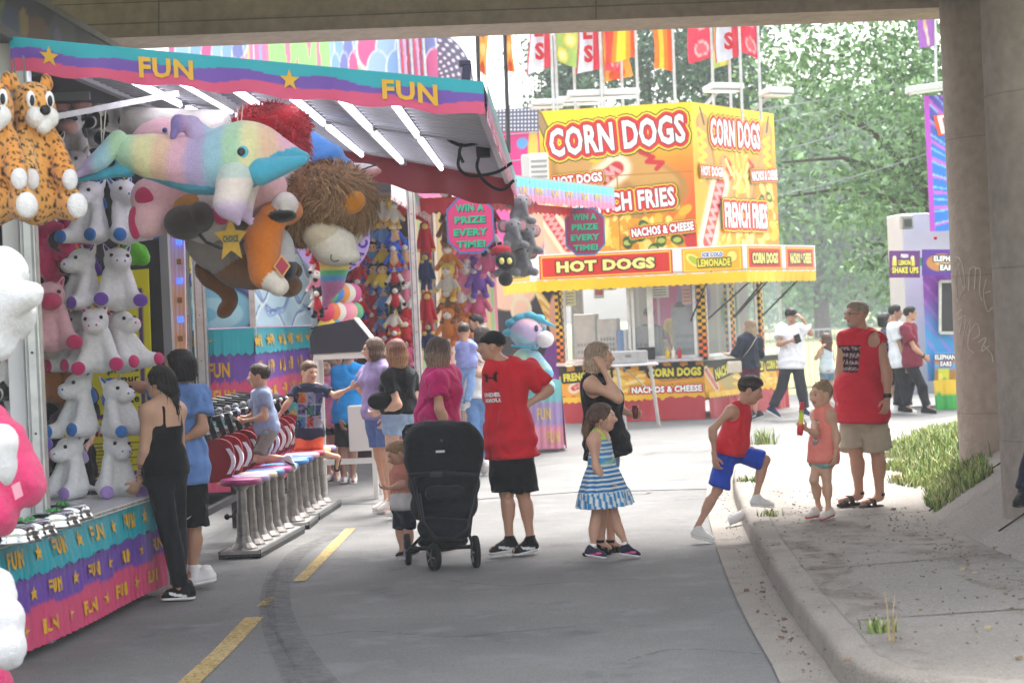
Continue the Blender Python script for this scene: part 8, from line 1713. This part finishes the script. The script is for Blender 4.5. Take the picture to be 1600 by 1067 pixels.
# ---- blue shark fin, bull head, rainbow tail
q=lambda x,y,z=0.: P(x,y,14.6+z)
t=thing('shark_plush','blue shark plush whose fin rises behind the red-haired plush','plush toy',q(505,240)); S=Sdf(.013,.04); S.cone(q(482,208),q(505,248),.035,.16,'#4f8fd6'); S.ell(q(505,265,.1),(.24,.2,.12),None,'#4f8fd6'); S.ell(q(482,250,-.05),(.05,.1,.1),None,'#a9b4c4'); S.disp=fuzz(.004,40); sub(t,'body',S)
q=lambda x,y,z=0.: P(x,y,14.9+z)
t=thing('goat_plush','white plush with drooping pink ear showing above the lion mane','plush toy',q(560,268)); S=Sdf(.013,.04); S.ell(q(552,268),(.2,.16,.06),None,'#dcd9d4'); S.ell(q(540,285,.1),(.2,.16,.1),None,'#cfcbc6'); sub(t,'body',S); S=Sdf(.011,.03); S.cone(q(566,275,-.1),q(592,268,-.12),.05,.022,'#d49a94'); sub(t,'ear',S); g=Geo(); g.tube([q(560,270,-.15),q(575,262,-.15),q(590,258,-.15)],.006,5,'#2a2422'); g.build('horn',M_PLAST,t)
q=lambda x,y,z=0.: P(x,y,17.5+z)
t=thing('rainbow_plush','rainbow striped plush cone hanging below the lion','plush toy',q(522,430)); S=Sdf(.012,.04); S.cone(q(524,405),q(520,440),.15,.1,'#d98a9a'); S.cone(q(520,440),q(508,478),.1,.025,'#8fa0d0')
rb=np.array([C(x) for x in('#c97fb0','#5f9fd0','#5fbf8a','#d8c85a','#e09a4a','#d06a72')])
sub(t,'body',S,col=lambda V,cc: rb[np.clip(((V[:,2]-q(0,470)[2])/(q(0,400)[2]-q(0,470)[2])*9).astype(int),0,99)%6])
# ---- big plush nearest the camera, at the left edge
q=lambda x,y,z=0.: P(x,y,9.4+z)
t=thing('white_bear_plush','huge fluffy white plush hanging nearest the camera, cut off at the view edge','plush toy',q(0,480)); S=Sdf(.014,.05); w_='#e9e9ec'; S.ell(q(0,430,.1),(.13,.2,.14),None,w_); S.ell(q(-10,490,.0),(.2,.2,.17),None,w_); S.cone(q(10,468,-.1),q(48,460,-.2),.11,.06,w_); S.ell(q(-5,540,-.05),(.09,.12,.08),None,w_); S.disp=fuzz(.008,30); sub(t,'body',S)
S=Sdf(.012,.04); S.ell(q(10,720,-.1),(.05,.08,.11),None,w_); S.ell(q(-4,690,-.1),(.1,.1,.09),None,w_); S.disp=fuzz(.008,30); sub(t,'paw',S); S=Sdf(.013,.05); S.ell(q(2,965,-.15),(.11,.14,.1),None,w_); S.ell(q(12,1010,-.2),(.085,.12,.105),None,w_); S.ell(q(-14,930,0),(.12,.14,.14),None,w_); S.disp=fuzz(.008,30); sub(t,'foot',S)
q=lambda x,y,z=0.: P(x,y,9.9+z)
t=thing('pink_bear_plush','huge hot pink fluffy plush hanging below the white one at the left edge','plush toy',q(10,740)); S=Sdf(.014,.05); p_='#e8467c'; S.ell(q(-8,720,.1),(.16,.2,.2),None,p_); S.cone(q(5,690,.05),q(46,760,.0),.12,.09,p_); S.ell(q(44,752,.0),(.06,.1,.12),None,p_); S.ell(q(-2,800,-.05),(.1,.12,.12),None,p_); S.ell(q(-8,655,.1),(.07,.1,.08),None,p_); S.disp=fuzz(.01,30); sub(t,'body',S); S=Sdf(.013,.05); S.ell(q(-4,1080,-.1),(.08,.1,.16),None,p_); S.disp=fuzz(.01,30); sub(t,'foot',S)
g=Geo(); g.frame(q(28,766,-.16),(.02,0,.01),(0,.002,0),(-.008,0,.035),'#e6a0b4'); g.build('hang_tag',M_PRINT,t)
# ---- small toys hung on and behind the posts of the left stall
tp=seated('piglet_plush','pale pink piglet plush sitting against the post above the brown pony','#e8b4bc','#d03a68',muzzle='#cf3f6c',eye='#4a3a2a'); place(tp,P(82,548,14.3),.25,1.02)
tp=seated('pony_plush','brown pony plush with white blaze beside the yellow board','#b8763a','#8a5528',muzzle='#e6dccf',eye='#2a1a10',mane='#4a2f1c'); place(tp,P(95,628,14.9),.1,1.02)
def cowspots(V,cc): return np.where((fnoise(V,30,81,1)>.25)[:,None],C('#1b1a1c'),C('#e6e4e2'))
cw=seated('cow_plush','black and white cow plush with pink muzzle, low beside the left post','#e6e4e2','#1b1a1c',muzzle='#e0aba2',spots=cowspots,group='black and white cow plush toys'); place(cw,P(26,625,12.6),.2,.82)
for px,py,lb in((103,232,'left end'),(135,232,'middle'),(172,205,'right end')): dup(cw,P(px,py,15.9),.1,f'black and white cow plush high on the back shelf, {lb} of three',.95)
dup(cw,P(122,262,15.7),-.2,'black and white cow plush just under the shelf of cows',.9)
tp=seated('puppy_plush','white puppy plush with brown patch under the shelf of cows','#e2dfdc','#7a4a2a',spots=lambda V,cc: np.where((fnoise(V,18,83,1)>.3)[:,None],C('#7a4526'),C('#e2dfdc'))); place(tp,P(86,300,15.4),.2,.9)
tp=seated('lamb_plush','grey-white lamb plush behind the top of the unicorn tower','#c9c5c4','#a9a5a4'); place(tp,P(122,330,15.2),-.2,.95)
tp=seated('foal_plush','white foal plush with blue and green mane low beside the left post','#e9e9ee','#5f4fa8',mane='#3f7fc8',horn='#d9b84a',muzzle='#6fc0d8'); place(tp,P(32,705,12.9),.4,.86)
def dragon(label):
    t=thing('dragon_plush',label,'plush toy',(0,0,0),'pink and purple dragon plush toys'); S=Sdf(.011,.03); b='#e0487e'
    S.ell((0,0,.12),(.1,.1,.12),None,b); S.cone((0,.0,.2),(-.02,.03,.34),.075,.05,b); S.cone((-.02,.03,.34),(.01,-.02,.43),.05,.055,b); S.ell((.03,-.05,.45),(.06,.07,.05),None,b); S.cone((.04,-.08,.44),(.09,-.14,.43),.04,.028,b)
    for s in(-1,1): S.cone((s*.06,-.03,.24),(s*.09,-.13,.2),.03,.03,b); S.cone((s*.06,-.02,.06),(s*.1,-.15,.04),.05,.045,b)
    sub(t,'body',S,col=lambda V,cc: np.where(((np.sin(V[:,2]*95)>.2)&(V[:,1]>-.02))[:,None],C('#7a2f7a'),C(b)*(1+.15*fnoise(V,20,85))[:,None]))
    S=Sdf(.01,.02)
    for k in range(6): S.ell((-.03,.09-.008*k,.16+.06*k),(.02,.03,.035),None,'#8a2a6a')
    sub(t,'crest',S); balls(t,'eye',[(.07,-.1,.475),(.0,-.1,.475)],.014,'#f2f2f2')
    for s in(-1,1): S=Sdf(.009,.02); S.ell((s*.1,-.19,.04),(.04,.02,.035),None,'#2a2430'); sub(t,'foot',S)
    return t
dr=dragon('pink dragon plush with striped back, the left of the pair'); place(dr,P(72,448,14.9),.5,1.02); dup(dr,P(112,424,15.0),.7,'pink dragon plush with striped back, nearer the unicorn tower',1.05); dup(dr,P(70,520,15.3),.6,'pink dragon plush hanging lowest, behind the piglet',.9)
S=Sdf(.014,.03); t=thing('frog_plush','bright green plush peeping out behind the unicorn tower','plush toy',P(200,400,15.4))
for x,y in((205,385),(217,392),(205,400),(222,402)): S.ell(P(x,y,15.4),(.07,.07,.06),None,'#6fce3a')
S.disp=fuzz(.02,25); sub(t,'body',S)
# heap of dark toys behind the tower
t=thing('toy_heap','heap of dark plush toys with pink bits behind the lower unicorn tower','plush toys',P(95,700,15)); S=Sdf(.016,.03)
for k in range(16): S.ell(P(rng.uniform(75,125),rng.uniform(640,780),15+rng.uniform(-.2,.2)),(.1,.1,.08),None,rng.choice(['#1d1a1f','#26222a','#1d1a1f','#b02a5a','#5a3f5a']))
S.disp=fuzz(.015,20); o=sub(t,'body',S); o['kind']='stuff'; t['kind']='stuff'
# ---- small dolls and animals hung in strings
def doll(name,label,hair,skin,top,leg,arm=None,kind='doll'):
    t=thing(name,label,'plush toy',(0,0,0),'small plush prizes hanging in strings'); S=Sdf(.0125,.015); arm=arm or top
    S.ell((0,0,.265),(.062,.055,.06),None,skin); S.cone((0,0,.1),(0,0,.19),.056,.045,top)
    for s in(-1,1): S.cone((s*.045,0,.185),(s*.1,-.03,.1),.024,.022,arm); S.cone((s*.03,0,.1),(s*.048,-.02,.01),.03,.027,leg); S.ell((s*.106,-.035,.09),.024,None,skin); S.ell((s*.05,-.04,.0),(.03,.04,.022),None,leg if kind=='doll' else skin)
    if kind!='doll':
        for s in(-1,1): S.ell((s*.05,0,.325),.026,None,hair)
        S.ell((0,-.05,.25),(.032,.03,.026),None,'#efe6de')
    sub(t,'body',S); S=Sdf(.0125,.015)
    if kind=='doll': S.ell((0,.015,.285),(.07,.062,.06),None,hair); S.cut_ell((0,-.07,.25),(.055,.06,.06)); S.disp=fuzz(.01,40); sub(t,'hair',S)
    balls(t,'eye',[(-.022,-.052,.275),(.022,-.052,.275)],.008,'#17171a'); return t
kinds={'scarlet and blue':('#a81420','#b8182a','#b8182a','#2a4aa8','#b8182a','animal'),'yellow-shirted':('#1c1a1c','#e0b48a','#e0c038','#3f6fb8','#e0c038','doll'),'blue-clothed':('#2a1d18','#e0b48a','#5f8fc8','#2f4f98','#5f8fc8','doll'),'black and red':('#17161a','#1b1a1d','#c02030','#17161a','#f0e8e0','animal'),'white and pink':('#efe6e2','#efe8e6','#e88aa8','#efe6e2',None,'animal'),'crimson':('#c01a28','#c8202e','#c8202e','#a81420',None,'animal'),'spiky blue':('#2a55c0','#2f5fd0','#e0b48a','#c82a30','#2f5fd0','animal'),'golden':('#d8b03a','#e8c860','#e0d8c8','#d8a03a',None,'animal'),'brown':('#6a4428','#8a5c38','#8a5c38','#6a4428',None,'animal'),'rosy':('#e06a94','#e884a8','#e06a94','#d85a88',None,'animal'),'orange':('#d0702a','#dd8438','#dd8438','#c86424',None,'animal'),'violet':('#6a3a9a','#7f4fb0','#7f4fb0','#6a3a9a',None,'animal')}
protok={}
ordn=['first','second','third','fourth','fifth','sixth','seventh','eighth','ninth']
def string(px,ys,d,ks,where,sc=1.):
    cnt=0
    for i,(py,k) in enumerate(zip(ys,ks)):
        o=P(px+rng.uniform(-2,2),py,d+rng.uniform(-.06,.06)); lb=f'{k} plush prize, {ordn[i]} down {where}'
        if k not in protok: h,s,tp,l,a,kd=kinds[k]; protok[k]=doll('plush_prize',lb,h,s,tp,l,a,kd); place(protok[k],o,rng.uniform(-.4,.4),sc)
        else: dup(protok[k],o,rng.uniform(-.4,.4),lb,sc)
strs=[('scarlet and blue','on the string beside the lilac sign'),('yellow-shirted','on the string of yellow-shirted dolls'),('black and red','on the black and red string'),('crimson','on the string left of the white post')]
string(562,range(420,570,27),26.6,['scarlet and blue']*6,'the scarlet string beside the lilac sign',1.15)
string(584,range(355,570,34),26.8,['golden','blue-clothed','blue-clothed','yellow-shirted','scarlet and blue','scarlet and blue','crimson'],'the string right of the scarlet one',1.15)
string(600,range(352,570,35),26.7,['golden','blue-clothed','yellow-shirted','yellow-shirted','blue-clothed','blue-clothed','crimson'],'the string of dolls in yellow and blue',1.15)
string(618,range(356,570,33),26.6,['golden','spiky blue','spiky blue','black and red','black and red','golden','crimson'],'the string between dolls and white post',1.15)
string(635,range(420,580,30),26.7,['spiky blue','white and pink','white and pink','crimson','crimson','rosy'],'the string next to the white post',1.15)
string(498,range(410,500,28),22.0,['crimson','black and red','white and pink','black and red'],'the short string left of the rainbow cone',1.)
string(548,range(560,610,30),26.8,['rosy','white and pink'],'the low string by the console',1.)
string(704,range(435,560,34),28.2,['orange','golden','brown','orange'],'the tan string right of the long dolls',1.6)
string(726,range(428,560,42),28.3,['rosy','white and pink','orange','orange'],'the string under the pink octagon',1.7)
string(748,range(425,520,38),28.3,['white and pink','violet','rosy'],'the string under the right edge of the octagon',1.7)
string(765,range(330,450,34),27.9,['brown','crimson','black and red','rosy'],'the string right of the pink octagon',1.5)
string(700,range(345,420,38),28.2,['brown','brown'],'the short string left of the pink octagon',1.5)
def longdoll(label,c,c2):
    t=thing('long_doll',label,'plush toy',(0,0,0),'long-limbed dolls hanging on the white post'); S=Sdf(.013,.02)
    S.ell((0,0,.48),(.07,.06,.06),None,c); S.cone((0,0,.2),(0,0,.42),.06,.055,c)
    for s in(-1,1): S.cone((s*.05,0,.42),(s*.11,-.01,.17),.032,.028,c); S.cone((s*.035,0,.2),(s*.05,0,.0),.038,.035,c); S.ell((s*.112,-.01,.15),.03,None,c2); S.ell((s*.05,-.015,-.01),(.035,.045,.025),None,c2)
    sub(t,'body',S); S=Sdf(.012,.02); S.ell((0,-.03,.47),(.045,.05,.045),None,c2); sub(t,'face',S); return t
r_=longdoll('long red doll with yellow hands, top of the string by the white post','#b8182a','#d8b45a'); n_=longdoll('long navy doll with yellow hands below the top red doll','#222c58','#c8b060'); place(r_,P(666,408,27.2),.1,1.0); place(n_,P(667,455,27.2),-.1,.98); dup(r_,P(669,520,27.2),.2,'long red doll with yellow hands below the navy one',1.05); dup(n_,P(671,560,27.2),0,'long navy doll with yellow hands, lowest by the white post',.9)
def eleph(label):
    t=thing('elephant_plush',label,'plush toy',(0,0,0),'grey elephant plush toys right of the octagon'); S=Sdf(.014,.03); b='#77757a'
    S.ell((0,0,.14),(.14,.13,.15),None,b); S.ell((0,-.05,.33),(.12,.11,.11),None,b); S.cone((0,-.15,.31),(.02,-.2,.14),.045,.028,b)
    for s in(-1,1): S.cone((s*.09,-.02,.08),(s*.14,-.14,.05),.06,.055,b); S.ell((s*.14,-.0,.34),(.09,.025,.1),None,b,.015)
    S.disp=fuzz(.006,40); sub(t,'body',S)
    for s in(-1,1): S=Sdf(.012,.02); S.ell((s*.14,-.03,.34),(.06,.015,.07),None,'#c78a94'); sub(t,'ear',S)
    balls(t,'eye',[(-.05,-.15,.36),(.05,-.15,.36)],.014,'#17171a'); return t
el_=eleph('grey elephant plush in the middle of the cluster'); place(el_,P(802,390,27.3),.3,.95)
for px,py,rz,lb in((818,432,.2,'grey elephant plush, lowest of the cluster'),(795,432,-.3,'grey elephant plush at the lower left of the cluster'),(812,352,.5,'grey elephant plush under the fringed awning, top of the cluster'),(824,398,.4,'grey elephant plush at the right of the cluster')): dup(el_,P(px,py,27.5),rz,lb,.95)
S=Sdf(.013,.02); t=thing('raccoon_plush','black and red plush with big yellow eyes among the grey elephants','plush toy',P(790,412,27)); S.ell(P(790,408,27),(.14,.1,.13),None,'#1d1b20'); S.ell(P(790,436,27),(.1,.08,.1),None,'#2a2428'); S.ell(P(783,392,27.05),(.14,.08,.08),None,'#b81e34'); sub(t,'body',S); balls(t,'eye',[P(784,408,26.88),P(796,408,26.88)],(.035,.02,.045),'#e8dc7a')
# flying discs
for i,(py,cols) in enumerate(((458,['#e8d23a','#4aa86a','#3f7fc8','#e08a3a','#d9d4c8','#c84a8a']),(487,['#d83a5a','#e87a3a','#e9e2d4','#e88aa8','#f0a0a8','#5fae7a']),(512,['#e8c83a','#3fa0c8','#e86a8a','#e9d24a']))):
    for k,c in enumerate(cols):
        o=P(505+k*9+i*3,py,24.6+.05*k); g=Geo(); g.lathe(o,[(.02,-.01,'#f4efe4'),(.06,-.008,'#f4efe4'),(.065,-.006,c),(.12,.0,c),(.125,.012,c),(.12,.02,c)],22,c,ax=(.35,-.9,.1)); tag(g.build('flying_disc',M_PLAST,smooth=True),f'{["yellow","green","blue","orange","cream","pink"][k] if i==0 else ["crimson","orange","cream","pink","peach","green"][k] if i==1 else ["mustard","cyan","rose","lemon"][k]} flying disc in the {["upper","middle","lower"][i]} row below the rainbow cone','disc','flying discs on the rack')
# giant unicorn on the prize counter
q=lambda x,y,z=0.: P(x,y,28.3+z)
t=thing('giant_unicorn_plush','giant pastel rainbow unicorn plush with turquoise mane sitting on the prize counter','plush toy',(*q(825,605)[:2],1.0)); S=Sdf(.016,.05); pc2=np.array([C(x) for x in('#f0c0cc','#e9d9a8','#b9e0c4','#a8d4e6','#cdb9e2')])
S.ell(q(822,520),(.23,.22,.21),None); S.ell(q(820,575,.05),(.22,.2,.28),None); S.cone(q(835,560,-.05),q(852,580,-.15),.11,.1); S.cone(q(815,590,-.05),q(800,605,-.2),.12,.1); S.cone(q(840,590),q(856,604,-.15),.1,.1); S.disp=fuzz(.006,30)
sub(t,'body',S,col=lambda V,cc: (lambda x: pc2[np.floor(x).astype(int)%5]*(1-smooth(.4,1,x-np.floor(x))[:,None])+pc2[(np.floor(x).astype(int)+1)%5]*smooth(.4,1,x-np.floor(x))[:,None])(V[:,2]*5+V[:,0]*4+.3*fnoise(V,5,91)))
S=Sdf(.014,.03); S.ell(q(851,530,-.1),(.13,.13,.12),None,'#efe9ec'); sub(t,'muzzle',S); S=Sdf(.014,.03)
for x,y in((800,505),(812,497),(826,493),(840,497),(796,520)): S.ell(q(x,y,.05),(.1,.12,.06),None,'#58bcd6')
S.cone(q(838,498),q(868,510,-.05),.05,.012,'#58bcd6'); S.disp=fuzz(.015,20); sub(t,'mane',S)
S=Sdf(.012,.02); S.cone(q(838,545,-.12),q(850,512,-.12),.018,.018,'#48a8cc'); S.cone(q(800,540,-.18),q(838,545,-.16),.018,.018,'#48a8cc'); sub(t,'bridle',S); g=Geo(); g.ell(q(838,513,-.19),(.03,.015,.05),'#4a4a7a',10); g.build('eye',M_PLAST,t,smooth=True)
for x,y in((797,608),(858,606),(855,584)): S=Sdf(.013,.02); S.ell(q(x,y,-.22),(.09,.06,.08),None,'#7fc0dc'); sub(t,'foot_pad',S)
# ================================================================ HAZE
g=Geo(); g.frame((0,125,14),(160,0,0),(0,140,0),(0,0,16))
hz=bpy.data.materials.new('haze_air'); hz.use_nodes=True; t=hz.node_tree; t.nodes.clear()
o=t.nodes.new('ShaderNodeOutputMaterial'); v=t.nodes.new('ShaderNodeVolumePrincipled'); v.inputs['Density'].default_value=.0014; v.inputs['Color'].default_value=(.9,.95,1,1); v.inputs['Anisotropy'].default_value=.2
t.links.new(v.outputs[0],o.inputs['Volume'])
hb=g.build('haze',hz); hb['kind']='stuff'
